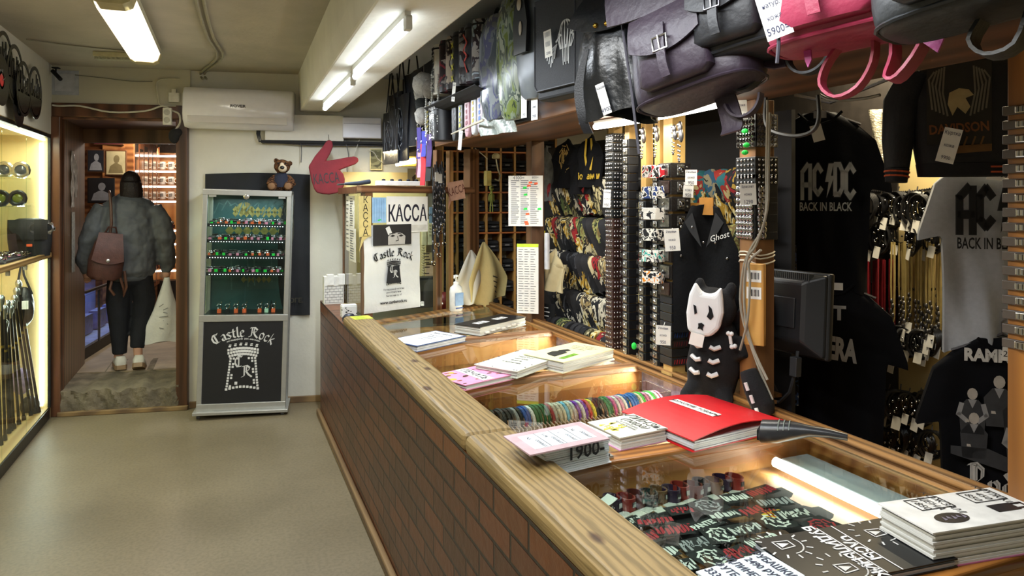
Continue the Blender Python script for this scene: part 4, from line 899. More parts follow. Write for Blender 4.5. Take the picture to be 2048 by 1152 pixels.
# ---------------------------------------------------------------- cash booth at the far end of the counter
BA, BD = V(.825, 4.40, 0), V(1.64, 4.74, 0); BDIR = (BD - BA).normalized(); BN = V(BDIR.y, -BDIR.x, 0); BANG = math.atan2(BDIR.y, BDIR.x)
def onpl(u, v, P0=BA, dr=BDIR, off=0):
    n = V(dr.y, -dr.x, 0).normalized(); d = ray(u, v); o = n * off
    p = d * (n.dot(P0 + o) / n.dot(V(d.x, d.y, 0))); return V(p.x, p.y, p.z + EYE)
BW = wood('#4f3320', '#7d5636', 'z', 14, .4); BWX = wood('#5a3b24', '#8a6040', 'x', 14, .4)
bo = thing('cash_booth', 'wood-framed glazed cash booth standing at the far end of the counter', 'booth', BA, BANG)
BL_ = (BD - BA).length; zt_ = 1.672; zb0 = .86
def bb(name, m, mt, **k): return m.build(name, mt, bo, **k)
bb('post', M().box(-.028, -.02, zb0, .028, .035, zt_), BW, bevel=.003)
sB = (onpl(880, 500) - BA).dot(BDIR); sC = (onpl(903, 500) - BA).dot(BDIR)
bb('post', M().box(sB - .03, -.0, zb0, sB + .02, .04, 1.97), BW, bevel=.003); bb('post', M().box(sC - .018, .0, zb0, sC + .02, .04, 1.97), wood('#8a6238', '#b98c52', 'z', 12, .5), bevel=.003)
bb('post', M().box(BL_ - .045, -.02, zb0, BL_ + .045, .05, 1.99), BW, bevel=.003)
bb('top_bar', M().box(-.06, -.025, zt_, BL_, .03, zt_ + .045), BWX, bevel=.003)
m = M(); m.T = Matrix.Rotation(-BANG, 4, 'Z'); m.box(-.03, 0, zt_, .03, 1.02, zt_ + .045); bb('side_bar', m, BW)
m = M(); m.T = Matrix.Rotation(-BANG, 4, 'Z'); m.box(-.01, .9, zb0, .03, .94, zt_); bb('rear_post', m, BW)
bb('front_glass', M().box(.03, .008, zb0, BL_ - .05, .012, zt_), GL)
m = M(); m.T = Matrix.Rotation(-BANG, 4, 'Z'); m.box(-.004, .04, zb0, .0, .9, zt_); bb('side_glass', m, GL)
def flat(name, label, cat, u0, v0, u1, v1, mt, P0=BA, dr=BDIR, off=.024, t=.002, deco=None, wav=0, group=None, part='sheet'):
    a = onpl(u0, v1, P0, dr, off); b = onpl(u1, v0, P0, dr, off); n = V(dr.y, -dr.x, 0).normalized(); w_ = V(b.x - a.x, b.y - a.y, 0).length; h_ = b.z - a.z
    o = thing(name, label, cat, a, math.atan2(dr.y, dr.x), group)
    if wav: M().sheet(lambda p, q_: (p * w_, -wav * (math.sin(p * 9 + q_ * 4) + math.sin(q_ * 13)) - wav * 2, q_ * h_), 14, 14, t).build(part, mt, o, smooth=True)
    else: M().box(0, -t, 0, w_, 0, h_).build(part, mt, o)
    def dm(): m = M(); m.T = frame((w_ / 2, -t - .0006 - wav * 4.2, h_ / 2), (1, 0, 0)); return m
    if deco: deco(o, w_, h_, dm)
    return o
def lines(n, w_, h_, m, th, jit=0, x0=-.42, y0=.42, y1=-.42, cols=1):
    rr = random.Random(n)
    for c in range(cols):
        for k in range(n):
            y = h_ * (y0 + (y1 - y0) * k / max(1, n - 1)); xa = w_ * (x0 + (c * -2 * x0 / cols)); xb = xa + w_ * (-2 * x0 / cols) * rr.uniform(.45, .85); m.stroke([(xa, y), (xb, y)], th)
def d_kassa(o, w_, h_, dm):
    m = dm(); m.text('КАССА', h_ * .62, Matrix.Translation((0, 0, 0)), bold=.018, sx=.62); m.build('lettering', mat('#14152a', .6), o); m = dm(); m.poly([(-w_ * .48, -h_ * .47), (w_ * .48, -h_ * .47), (w_ * .48, -h_ * .3), (-w_ * .48, -h_ * .3)], -.0003); m.build('tape', mat('#d4d3cb', .2), o)
flat('sign', 'white paper sign lettered KACCA in black on the booth glass', 'sign', 773, 393, 855, 466, PAPER, off=.034, deco=d_kassa)
def d_ykassa(o, w_, h_, dm):
    m = dm(); [m.text(c, .062, Matrix.Translation((.002, h_ * (.4 - .2 * i), 0)), sx=.9) for i, c in enumerate('КАССА')]; m.build('lettering', mat('#201c18', .6), o)
    m = M(); m.T = frame((w_ * .3, 0, -.07), (1, 0, 0)); m.prism([(-w_ * .3, -.02), (-.005, .075), (w_ * .65, .08), (w_ * .5, .07), (w_ * .1, .05)], 0, .002); m.build('pointed_end', mat('#c9b573', .7), o)
flat('sign', 'yellow upright arrow sign lettered KACCA on the booth post', 'sign', 718, 392, 742, 474, mat('#d0bd7a', .7), off=.034, deco=d_ykassa)
def d_mask(o, w_, h_, dm):
    m = dm(); [m.stroke([(w_ * (-.35 + .17 * k), -h_ * .45), (w_ * (-.35 + .17 * k), h_ * .45)], .003) for k in range(5)]; m.build('pleats', mat('#6f9cc4', .8), o); m = dm(); m.poly([(-.012, -h_ * .42), (.012, -h_ * .4), (.012, -h_ * .36), (-.012, -h_ * .38)], .001); m.build('price_dot', GRN, o)
flat('face_mask', 'light blue pleated face mask taped beside the white KACCA sign', 'mask', 744, 395, 772, 446, mat('#92b7d8', .8), deco=d_mask, off=.028)
def d_bag(o, w_, h_, dm):
    m = dm(); tower(m, 0, -h_ * .2, h_ * .3); m.build('tower_print', INK, o)
    m = dm(); m.poly([(-.058, -h_ * .18), (.058, -h_ * .18), (.042, h_ * .02), (-.042, h_ * .02)], -.0002); m.build('tower_opening', INK, o)
    m = dm(); black(m, 'C', .05, -.014, -h_ * .06); black(m, 'R', .05, .014, -h_ * .12); m.build('initials', WHITEPRINT, o)
    m = dm(); black(m, 'Castle Rock', .052, 0, h_ * .135, arc=.3, nw=.09); m.build('lettering', INK, o)
    m = dm(); m.text('www.castlerock.ru', .027, Matrix.Translation((0, -h_ * .4, 0)), bold=.03); [m.text(s, .015, Matrix.Translation((0, -h_ * y, 0)), bold=.01) for s, y in (('Легендарный магазин', .25), ('рок-атрибутики', .285), ('Лиговский пр. 47', .325))]; m.build('small_lettering', INK, o)
    m = dm(); m.T = m.T @ Matrix.Translation((-.01, h_ * .385, .0004)); m.poly([(-w_ * .34, -h_ * .12), (w_ * .34, -h_ * .12), (w_ * .34, h_ * .12), (-w_ * .34, h_ * .12)]); m.build('photo_print', mat('#2b2a2a', .4), o)
    m = dm(); m.T = m.T @ Matrix.Translation((.015, h_ * .365, .001)); m.poly([(-.06, -h_ * .095), (.07, -h_ * .095), (.075, h_ * .0), (.04, h_ * .045), (-.03, h_ * .04), (-.06, 0)]); m.build('printed_face', mat('#b3b0aa', .5), o)
    m = dm(); m.T = m.T @ Matrix.Translation((.015, h_ * .365, .0016)); [(m.poly([(x - .02, .002), (x, .012), (x + .02, .004), (x, -.004)]), m.stroke([(x - .024, .018), (x + .02, .022)], .006)) for x in (-.025, .04)]; m.stroke([(.012, 0), (.02, -.026), (.0, -.03)], .005); m.build('printed_features', mat('#262525', .5), o)
    m = dm(); m.T = m.T @ Matrix.Translation((-.04, h_ * .435, .0016)) @ Matrix.Rotation(.45, 4, 'Z'); m.poly([(-.016, -.025), (.016, -.025), (.016, .025), (-.016, .025)]); m.build('printed_card', WHITEPRINT, o)
flat('carrier_bag', 'white carrier bag with tower print hung flat on the booth front', 'bag', 727, 448, 839, 628, mat('#dfe0de', .3, 0, .04, 8, .4), off=.022, wav=.003, deco=d_bag)
def d_lines(o, w_, h_, dm):
    m = dm(); lines(12, w_, h_, m, .006); m.build('lettering', mat('#55565a', .7), o)
m_ = (V(.735, 5.34, 0) - BA); SD = V(0, -1, 0)
for k, (u0, v0, u1, v1) in enumerate(((693, 392, 700, 500), (700, 392, 709, 455), (700, 458, 712, 520))):
    flat('notice', ('long pale notice', 'upper white notice', 'lower white notice')[k] + ' taped on the left side glass of the booth', 'notice', u0, v0, u1, v1, mat('#d9d6c8', .8), V(.815, 4.6, 0), SD, .006, deco=d_lines)
# inside and behind the booth
bw = thing('booth_wall', 'yellowed paper-covered board behind the cash booth', 'board', V(.86, 5.62, .8), -.12)
M().box(0, 0, 0, .66, .02, 1.05).build('board', mat('#d8c48d', .8, 0, .08, 3), bw)
def back(u0, v0, u1, v1, y=5.5): a = ony(u0, v1, y); b = ony(u1, v0, y); return a, b.x - a.x, b.z - a.z
for nm, lab, px, h, y, dc in (('notice', 'pink flame card on the booth back board', (845, 530, 870, 575), '#d3b79a', 5.55, 1), ('notice', 'small dark-banded card on the booth back board', (845, 505, 869, 527), '#b8a67c', 5.55, 1), ('photo', 'cow photograph pinned up above the booth', (815, 338, 872, 380), '#8d8672', 5.56, 2), ('plaque', 'blue wooden welcome plaque hanging inside the booth', (858, 414, 884, 446), '#7f93a6', 5.2, 3)):
    a, w_, h_ = back(*px, y); o = thing(nm, lab, nm, a, 0); M().box(0, -.008, 0, w_, 0, h_).build('sheet', mat(h, .6, 0, .2, 10), o); m = M(); m.T = frame((w_ / 2, -.0086, h_ / 2), (1, 0, 0))
    if dc == 3: m.text('Welcome', .03, Matrix.Rotation(.0, 4, 'Z'), bold=.02)
    elif dc == 2: m.poly([(-w_ * .3, -h_ * .4), (0, -h_ * .4), (w_ * .1, h_ * .1), (w_ * .3, h_ * .3), (-w_ * .1, h_ * .4), (-w_ * .35, h_ * .1)]); m.poly([(w_ * .2, -h_ * .3), (w_ * .42, -h_ * .3), (w_ * .36, 0), (w_ * .22, 0)])
    else: lines(4, w_, h_, m, .008)
    m.build('print', mat('#3d342c', .7), o)
ph = thing('telephone', 'cream wall telephone with coiled cord behind the booth glass', 'telephone', ony(853, 490, 5.3), 0)
M().rbox(-.045, -.03, 0, .0, 0, .2, .01).build('handset', mat('#d9cba0', .4), ph, bevel=.004); M().rbox(.004, -.025, 0, .075, 0, .2, .008).build('body', mat('#dccfa6', .4), ph, bevel=.004)
m = M(); [m.cb((.02 + .018 * (i % 3), -.027, .08 + .025 * (i // 3)), (.011, .006, .012)) for i in range(12)]; m.build('keypad', mat('#a89a72', .5), ph)
M().tube([(-.03 + .012 * math.cos(t * 1.3), -.015 + .012 * math.sin(t * 1.3), -.004 * t) for t in range(90)], .0035, 5).build('cord', mat('#cbbd92', .4), ph, smooth=True)
dl = thing('lamp', 'small lit strip lamp with yellow shade hung above the cash booth', 'lamp', ony(815, 330, 5.2), -.1)
M().tube([(-.09, 0, .01), (.06, 0, .035)], .022, 10).build('tube', emit('#fff2c8', 5), dl, smooth=True); M().box(-.06, .02, -.01, .13, .06, .07).build('shade', mat('#d9b85a', .5), dl, bevel=.006)
ps = thing('power_strip', 'white power strip lying on the booth top bar', 'power strip', ony(752, 379, 4.78), .1); ps.location = onpl(752, 380, off=-.0); ps.location.z = zt_ + .046
M().box(0, -.02, 0, .33, .02, .03).build('body', mat('#dcdad6', .4), ps, bevel=.004); m = M(); [m.ell((.05 + .055 * i, 0, .036), (.014, .014, .008), 8, 5) for i in range(5)]; m.build('plugs', BLACK, ps)
st = thing('tool', 'dark pliers lying on the booth bar below the foam hand', 'tool', V(.8, 4.62, zt_ + .047), .3); M().tube([(-.09, 0, .012), (0, 0, .016), (.1, .02, .03)], [.008, .014, .016], 8).build('handle', mat('#39404a', .4), st, smooth=True); M().tube([(-.09, .01, .01), (-.14, .0, .006)], .006, 6).build('jaw', DSTEEL, st)
# red ball / dark boxes inside the booth foot
rb = thing('ball', 'dark red ball inside the booth behind the pump bottle', 'ball', ony(888, 612, 4.95)); M().ell((0, 0, .04), .065).build('ball', mat('#7c1f22', .4), rb, smooth=True)
bx_ = thing('cash_box', 'dark box standing inside the booth behind the carrier bag', 'box', ony(850, 610, 4.95)); M().box(-.1, 0, -.02, .1, .1, .2).build('body', mat('#2c2926', .6), bx_, bevel=.004); M().box(-.09, -.004, .1, .09, 0, .18).build('label', mat('#4a453c', .6), bx_)
# hanging necklaces between the posts
nk = None
for k in range(7):
    p = onpl(866 + 3.6 * k, 335 - (k % 3) * 6, off=.05); lab = 'dark beaded pendant strings hanging on the booth post'
    if not nk:
        nk = t = thing('necklace', lab, 'necklace', p, BANG, 'pendant strings on the booth post')
        M().tube([(0, 0, 0), (.004, 0, -.2), (-.003, 0, -.45), (.002, 0, -.62)], .006, 5).build('string', BLACK, t); m = M(); m.tube([(0, -.006, -.06), (0, -.006, -.6)], .002, 4); [m.ell((.004 * (-1) ** i, -.006, -.08 - .06 * i), (.008, .006, .014), 8, 5) for i in range(9)]; m.build('bead_string', DSTEEL, t, smooth=True); m = M(); torus(m, .016, .004, (0, -.006, -.64), 10, 5, 'y'); m.build('pendant', GLOSS, t, smooth=True)
    else: dup(nk, p, BANG, scale=(1, 1, R.uniform(.65, 1.0)))
for k, (u, v) in enumerate(((873, 345), (880, 348))):
    flat('price_tag', ('left', 'right')[k] + ' white price tag high on the pendant strings', 'tag', u - 3, v, u + 4, v + 18, PAPER, off=.08, group='tags on the pendant strings')
sn = thing('pump_bottle', 'white sanitiser pump bottle with a blue label on the counter end', 'bottle', V(onpl(912, 606, off=.13).x, onpl(912, 606, off=.13).y, .8775), BANG)
m = M(); m.loft([[(a * math.cos(2 * PI * j / 20) * 1.0, b * math.sin(2 * PI * j / 20), z) for j in range(20)] for z, a, b in ((0, .045, .032), (.005, .05, .036), (.13, .05, .036), (.16, .045, .033), (.178, .02, .02))]); m.build('body', mat('#e6e6e2', .3), sn, smooth=True)
M().box(-.034, -.038, .04, .034, -.033, .125).build('label', mat('#7f9dc4', .5, 0, .15, 40), sn); M().box(-.03, -.0395, .02, .03, -.034, .027).build('label_stripe', mat('#27458c', .5), sn)
M().lathe([(.018, .175), (.018, .195), (.006, .2), (.006, .23), (.018, .232), (.018, .242), (.004, .245)], 12).build('pump', mat('#eeeeea', .3), sn, smooth=True); M().tube([(0, 0, .237), (-.03, -.02, .234), (-.036, -.024, .225)], .006, 6).build('spout', mat('#eeeeea', .3), sn)
def hang_cloth(name, label, u, v, P, w_, h_, mt, pr):
    t = thing(name, label, 'cloth bag', P, BANG)
    m = M(); m.sheet(lambda a, b: ((a - .5) * w_ * (.04 + min(1, b * 1.5) * (1 - .35 * b)) + .05 * b * (pr), -.02 - .035 * b * math.sin(a * 11 + b * 2) - .03 * math.sin(b * 3), -h_ * b * (1 - .25 * abs(a - .45))), 26, 20, .003); m.build('cloth', mt, t, smooth=True)
    return t
pD = onpl(963, 484, off=.06)
yb = hang_cloth('tote_bag', 'cream yellow cloth bag hanging from the booth corner post', 0, 0, pD, .5, .46, mat('#dcc98a', .85, 0, .05, 6, .3), .5)
m = M(); m.T = frame((.045, -.075, -.3), (1, 0, -.1)); [m.stroke([(-.01 + .01 * k, .06 - .035 * k), (.035, .05 - .035 * k)], .006) for k in range(5)]; m.build('print', INK, yb)
hang_cloth('tote_bag', 'white cloth bag hanging behind the booth glass left of the corner post', 0, 0, onpl(938, 500, off=.05), .42, .38, mat('#d4d0c2', .85, 0, .05, 6, .3), -.6)
def d_pink(o, w_, h_, dm): m = dm(); m.text('KACCA', h_ * .62, Matrix.Rotation(.12, 4, 'Z'), bold=.0, sx=.6); m.build('lettering', mat('#6a3b30', .6), o); m = M(); m.T = frame((0, 0, 0), (1, 0, 0)); m.prism([(0, h_ * .9), (0, h_ * .3), (-.02, -.05), (.015, -.0)], 0, .002); m.build('pointed_end', mat('#c08f78', .7), o)
pk = flat('sign', 'pinkish handmade arrow sign lettered KACCA by the wooden booth post', 'sign', 899, 366, 931, 403, mat('#caa08a', .7), off=.05, deco=d_pink); pk.rotation_euler = (0, -.16, BANG)
al = thing('toy_skeleton', 'small green rubber skeleton toy hanging beside the corner post', 'toy', onpl(983, 376, off=-.03), BANG)
m = M(); m.ell((0, 0, 0), (.02, .016, .024)); m.tube([(0, 0, -.02), (0, 0, -.06), (0, 0, -.1)], [.006, .014, .012], 8)
for s in (-1, 1): m.tube([(0, 0, -.035), (s * .024, 0, -.05), (s * .026, 0, -.1)], .005, 6); m.tube([(s * .006, 0, -.1), (s * .012, 0, -.14), (s * .012, 0, -.18)], .0055, 6)
voxel(m.build('body', mat('#9aa24a', .5), al), .004, 1); m = M(); [m.ell((s * .008, -.015, .002), (.006, .004, .006), 8, 5) for s in (-1, 1)]; m.build('eyes', BLACK, al); M().tube([(0, 0, .02), (-.03, .01, .09), (-.15, .04, .13)], .0015, 4).build('string', BLACK, al)
ad = thing('power_adapter', 'yellowed power adapter hanging on the right of the corner post', 'adapter', onpl(972, 372, off=.02), BANG); M().box(-.025, -.03, 0, .03, .0, .11).build('body', mat('#d8c878', .45), ad, bevel=.006); M().tube([(.0, -.01, .11), (0, -.01, .2), (-.09, .02, .27)], .004, 5).build('lead', mat('#d8d2c0', .5), ad)
pl = thing('plug', 'cream wall plug dangling above the yellowed adapter', 'plug', onpl(992, 318, off=.0), BANG); M().lathe([(.012, 0), (.03, .004), (.03, .03), (.012, .045)], 12).build('body', mat('#d8cba0', .4), pl); M().tube([(0, 0, 0), (.02, 0, -.08), (.045, 0, -.12), (.03, 0, -.16), (-.01, 0, -.15)], .006, 6).build('lead', mat('#d8d2c0', .5), pl, smooth=True)
# folded shirts in the cubby rack on the far wall
cub = thing('cubby_rack', 'wooden pigeonhole rack of folded dark shirts on the far wall', 'rack', V(1.62, 5.62, 0), -.06)
PN = wood('#a87a3f', '#cfa05c', 'z', 10, .5); NX, NZ, cw, chh = 8, 9, .122, .165
for i in range(NX + 1): M().box(i * cw - .008, -.25, .7, i * cw + .008, 0, .7 + NZ * chh).build('upright', PN, cub)
for j in (0, 4, 5, 6, 7, 8, 9): M().box(0, -.25, .7 + j * chh - .006, NX * cw, 0, .7 + j * chh + .006).build('shelf', wood('#b5612c', '#d98a48', 'x', 10, .5), cub)
M().box(-.02, 0, .6, NX * cw + .02, .02, .75 + NZ * chh).build('back', mat('#2a2018', .7), cub)
CM = Matrix.LocRotScale(cub.location, cub.rotation_euler, None); fs = None
for i in range(NX):
    for j in range(NZ):
        p = CM @ V((i + .5) * cw, -.13, .7 + j * chh + .0065)
        if not fs:
            fs = thing('folded_shirt', 'pile-folded black shirt in a pigeonhole of the far rack', 'shirt', p, -.06, 'folded shirts in the pigeonholes')
            m = M()
            for q_ in range(3): m.loft([[(sx * (.053 - .003 * q_) * k, y, .002 + .04 * q_ + h) for sx, h in ((-1, .006), (-.95, .036), (.95, .036), (1, .006))] for y, k in ((-.11, .96), (-.1, 1), (.1, 1))])
            m.build('cloth', mat('#17181d', .85, 0, .4, 12, .4), fs, smooth=True); m = M(); m.T = frame((0, -.112, .06), (1, 0, 0)); m.poly([(-.02, -.006), (.02, -.006), (.02, .006), (-.02, .006)]); m.build('size_label', mat('#77787c', .6), fs)
        else: dup(fs, p, -.06 + R.uniform(-.05, .05), scale=(1, 1, R.uniform(.7, 1)))
# card castle box, stones box, wallet on the brick end
cs = thing('paper_castle', 'white paper castle box with drawn bricks on the brick ledge by the wall', 'box', onz(668, 608, .866), 0)
M().box(-.07, 0, 0, .07, .09, .2).build('body', mat('#d9d8d2', .7), cs); 
for x in (-.05, .03): M().box(x - .0, -.006, .14, x + .05, .05, .215).build('flap', mat('#e2e1dc', .7), cs)
m = M(); m.T = frame((0, -.0006, 0), (1, 0, 0)); [m.stroke([(-.065, .01 + .02 * k), (.065, .01 + .02 * k)], .002) for k in range(7)]; [m.stroke([(-.06 + .03 * i + .015 * (k % 2), .01 + .02 * k), (-.06 + .03 * i + .015 * (k % 2), .03 + .02 * k)], .002) for k in range(6) for i in range(5)]; m.build('drawn_bricks', mat('#4a4a4c', .7), cs)
rs = thing('stone_box', 'small white box painted with black pebble lines on the brick ledge', 'box', V(.745, 4.62, .866), 0)
M().rbox(-.05, -.04, 0, .05, .04, .075, .012).build('body', pattern(['#141416', '#e0e0dc', '#e0e0dc'], 38, .5, 'voronoi', (1, 1, 1.6)), rs, bevel=.004); M().rbox(-.048, -.038, .075, .048, .038, .08, .012).build('lid', mat('#d5d5d0', .5), rs)
wlt = thing('wallet', 'dark navy wallet lying at the far end of the counter cap', 'wallet', V(.745, 4.42, .866), .15); M().rbox(-.065, -.04, 0, .065, .04, .035, .012).build('body', mat('#161c2c', .45), wlt, bevel=.008); M().ell((-.03, 0, .036), (.035, .03, .02)).build('flap', mat('#1a2133', .4), wlt, smooth=True)
yn = thing('sticky_note', 'yellow-green handwritten note stuck on the end of the counter cap', 'note', V(.752, 4.2, .9255), .1); M().box(-.055, -.06, 0, .055, .06, .001).build('sheet', mat('#c8d63a', .7), yn); m = M(); m.T = Matrix.Translation((0, 0, .0012)); lines(5, .1, .11, m, .006); m.build('handwriting', mat('#4d5a20', .7), yn)
# ---------------------------------------------------------------- catalogues and folders lying on the glass
GZ = .8835
def rect(cs, z):
    P = [onz(u, v, z) for u, v in cs]; c = sum(P, V(0, 0, 0)) / 4
    ex = ((P[1] - P[0]) + (P[2] - P[3])) / 2; ey = ((P[3] - P[0]) + (P[2] - P[1])) / 2
    return c, ex.length, ey.length, math.atan2(ex.y, ex.x)
PAGES = mat('#d2d2cc', .8, 0, .1, 3)
def book(name, label, cs, thick, cover, deco=None, z0=GZ, back=None, pages=PAGES, bulge=0, tabs=0):
    c, w_, h_, a = rect(cs, z0 + thick)
    o = thing(name, label, 'catalogue' if 'binder' not in name else 'binder', V(c.x, c.y, z0), a)
    M().box(-w_ / 2, -h_ / 2, 0, w_ / 2, h_ / 2, .003).build('back_cover', back or cover, o)
    m = M(); n = max(3, int(thick / .006))
    for k in range(n):
        d = R.uniform(.002, .01); t0 = .003 + (thick - .006) * k / n; m.box(-w_ / 2 + d, -h_ / 2 + R.uniform(.001, .006), t0, w_ / 2 - R.uniform(.002, .008), h_ / 2 - .003, t0 + (thick - .006) / n * .86)
    m.build('pages', pages, o)
    top = thick - .003
    f = (lambda x, y: bulge * math.cos(x / w_ * PI) * 1.0) if bulge else (lambda x, y: 0)
    M().sheet(lambda p, q_: ((p - .5) * w_, (q_ - .5) * h_, top + .003 + f((p - .5) * w_, 0)), 12 if bulge else 1, 1, .003, (0, 0, 1)).build('cover', cover, o)
    for k in range(tabs): M().box(-w_ * .4 + w_ * .8 * k / tabs, -h_ / 2 - .008, .012 + .004 * (k % 3), -w_ * .4 + w_ * .8 * k / tabs + .03, -h_ / 2 + .002, .02 + .004 * (k % 3)).build('tab', PAPER, o)
    def dm(): m = M(); m.T = Matrix.Translation((0, 0, thick + .0006 + (bulge))); return m
    if deco: deco(o, w_, h_, dm, thick)
    return o
def rt(x, y, a): return Matrix.Translation((x, y, 0)) @ Matrix.Rotation(a, 4, 'Z')
RDN = -PI / 2
def d1(o, w, h, dm, t):
    for x in (-.22, .18): m = dm(); m.T = m.T @ Matrix.Translation((x * w, 0, 0)); m.poly([(-.05, -.025), (.05, -.025), (.05, .025), (-.05, .025)]); m.build('label_sticker', PAPER, o); m = dm(); m.T = m.T @ Matrix.Translation((x * w, 0, .0006)); lines(2, .08, .03, m, .007); m.build('handwriting', INK, o)
book('ring_binder', 'thick black ring binder with two white stickers at the far end of the glass', [(951, 655), (1053, 635), (1003, 626), (917, 648)], .05, mat('#1b1b1e', .4), d1, tabs=7)
def d2(o, w, h, dm, t):
    m = dm(); m.poly([(-w * .47, -h * .46), (w * .47, -h * .46), (w * .47, h * .46), (-w * .47, h * .46)], 0); m.build('sheet', mat('#dfe3e8', .5), o); m = dm(); [m.text(s, z, rt(w * x, 0, RDN), bold=.02) for s, x, z in (('МАГНИТЫ', .34, .028), ('рок-группы', .2, .018), ('80 руб.', .1, .02), ('в ассортименте', 0, .015), ('каталог', -.1, .014))]; m.build('lettering', mat('#33363c', .6), o)
book('folder', 'white price folder with blue edges beside the counter cap, far bay', [(815, 694), (920, 675), (885, 658), (790, 679)], .03, mat('#25406e', .5), d2, pages=mat('#d8dce2', .5))
def d3(o, w, h, dm, t):
    rr = random.Random(5); 
    for k, hh in enumerate(('#e8a23c', '#8a4a2a', '#5a3a30')):
        m = dm(); 
        for i in range(9): x, y = rr.uniform(-.45, .45) * w, rr.uniform(-.45, .45) * h; s = rr.uniform(.008, .018); m.poly([(x + s * math.cos(t_ * 1.05), y + s * math.sin(t_ * 1.05) * (1 if k == 0 else .5)) for t_ in range(6)], -.0002 + .0002 * k)
        m.build('printed_figures', mat(hh, .6), o)
    m = dm(); m.T = m.T @ rt(w * .03, 0, -.1); m.poly([(-w * .11, -h * .48), (w * .11, -h * .48), (w * .11, h * .48), (-w * .11, h * .48)], .0006); m.build('label_strip', PAPER, o); m = dm(); m.T = m.T @ Matrix.Translation((0, 0, .0008)); m.text('ПЕЧАТЬ', .05, rt(w * .03, 0, RDN - .1), bold=.02, sx=.9); m.build('lettering', INK, o)
book('catalogue', 'pink cartoon-patterned catalogue with a white title strip next to the cap', [(912, 774), (1009, 751), (977, 728), (881, 747)], .022, mat('#dd8fb0', .6), d3)
def d4(o, w, h, dm, t):
    m = dm(); [m.text(s, .02, rt(w * x, 0, RDN), bold=.01) for s, x in (('Термосы', .12), ('кружки', .02), ('фляги', -.08), ('в наличии', -.18))]; m.build('lettering', mat('#3a3b3d', .6), o); m = dm(); rr = random.Random(2)
    for k in range(26): x = (rr.random() - .5) * w; y = rr.choice((-.47, .47)) * h; x2, y2 = (x, y) if k % 2 else (rr.choice((-.48, .48)) * w, (rr.random() - .5) * h); m.poly([(x2, y2), (x2 + .012, y2 + .004), (x2 + .006, y2 + .012)])
    m.build('border_print', mat('#4b3f58', .6), o)
book('catalogue', 'white catalogue with a speckled border resting on the pink one', [(1004, 748), (1104, 714), (1071, 694), (977, 724)], .03, mat('#d5d8c8', .5), d4, z0=GZ + .012)
def d5(o, w, h, dm, t):
    m = dm(); m.T = m.T @ rt(-w * .14, h * .02, .1); m.prism([(-.08, -.02), (.02, -.02), (.03, .0), (.07, -.005), (.08, .02), (.04, .04), (.02, .035), (0, .05), (-.05, .045), (-.07, .02)], 0, .0005); m.build('printed_cap', mat('#26261f', .6), o)
    m = dm(); m.T = m.T @ rt(-w * .22, -h * .28, .1); m.poly([(-.06, -.012), (.06, -.012), (.06, .016), (-.06, .016)]); m.build('printed_belt', mat('#6a9a28', .6, 0, .5, 60), o)
    m = dm(); [m.text(s, .019, rt(w * x, 0, RDN), bold=.0) for s, x in (('Куртки', .38), ('косухи, жилеты', .31), ('цена от 5900', .24), ('размеры', .17))]; m.build('lettering', mat('#55503c', .6), o)
book('catalogue', 'large cream catalogue with a black cap picture by the belt columns', [(1105, 728), (1213, 700), (1166, 682), (1066, 704)], .05, mat('#e6dfb2', .5), d5)
def d6(o, w, h, dm, t):
    m = M(); m.T = Matrix.Translation((-.1, -h / 2 - .0012, t * .66)) @ Matrix.Rotation(PI / 2, 4, 'X') ; m.text('1900-', .055, rt(w * .55, 0, .0), bold=.02); m.build('price_lettering', INK, o)
b6 = book('price_stack', 'thick white stack of sheets marked 1900 under a pinkish board', [(1082, 903), (1212, 872), (1172, 843), (1040, 866)], .075, mat('#dfe3e4', .5), d6, pages=mat('#d3dbdd', .6, 0, .08, 4))
b6['category'] = 'stack'
c, w_, h_, a = rect([(1050, 899), (1212, 866), (1166, 836), (1016, 864)], .985)
b7 = thing('price_board', 'dusty pink board with a white price grid lying on the 1900 stack', 'board', V(c.x, c.y, GZ + .077), 0, None, (.05, 0, a)); b7.location.z += .008
M().box(-w_ / 2, -h_ / 2, 0, w_ / 2, h_ / 2, .004).build('board', mat('#b49aa0', .6), b7); M().box(-w_ * .38, -h_ * .33, .004, w_ * .4, h_ * .33, .0046).build('sheet', mat('#d5dce4', .5), b7)
m = M(); m.T = Matrix.Translation((0, 0, .0052)); [m.stroke([(w_ * x, -h_ * .33), (w_ * x, h_ * .33)], .0015) for x in (-.18, .01, .2)]; [m.text(s, .016, rt(w_ * x, h_ * (.16 - .3 * (k % 2)), RDN)) for k, (s, x) in enumerate((('XS', -.3), ('обхват', -.24), ('S-M', -.1), ('обхват', -.04), ('L', .09), ('обхват', .14), ('XL', .27), ('обхват', .33)))]; m.build('lettering', mat('#40444c', .6), b7)
def d7(o, w, h, dm, t):
    m = dm(); m.text('ЛИНЗЫ', .045, rt(w * .36, 0, RDN), shear=.2); m.text('(пара)', .04, rt(w * .18, 0, RDN), shear=.2); m.text('в упаковке', .016, rt(w * .04, 0, RDN)); m.text('без диоптрий', .016, rt(-w * .04, 0, RDN)); m.build('lettering', mat('#2b2c2e', .6), o)
    m = dm(); [m.poly([(-w * .3 + .03 * math.cos(k) - .01, .03 * math.sin(k * 2)), (-w * .3 + .03 * math.cos(k) + .02, .03 * math.sin(k * 2) + .005), (-w * .3 + .03 * math.cos(k), .03 * math.sin(k * 2) + .014)]) for k in range(8)]; m.text('1500', .03, rt(-w * .34, 0, RDN), bold=.03); m.build('yellow_print', mat('#d8cc3e', .6), o)
b8 = book('catalogue', 'white lens catalogue with yellow print and a pink edge beside the red binder', [(1224, 878), (1322, 858), (1280, 826), (1190, 842)], .04, mat('#dfe3d6', .5), d7, back=mat('#c890b0', .5))
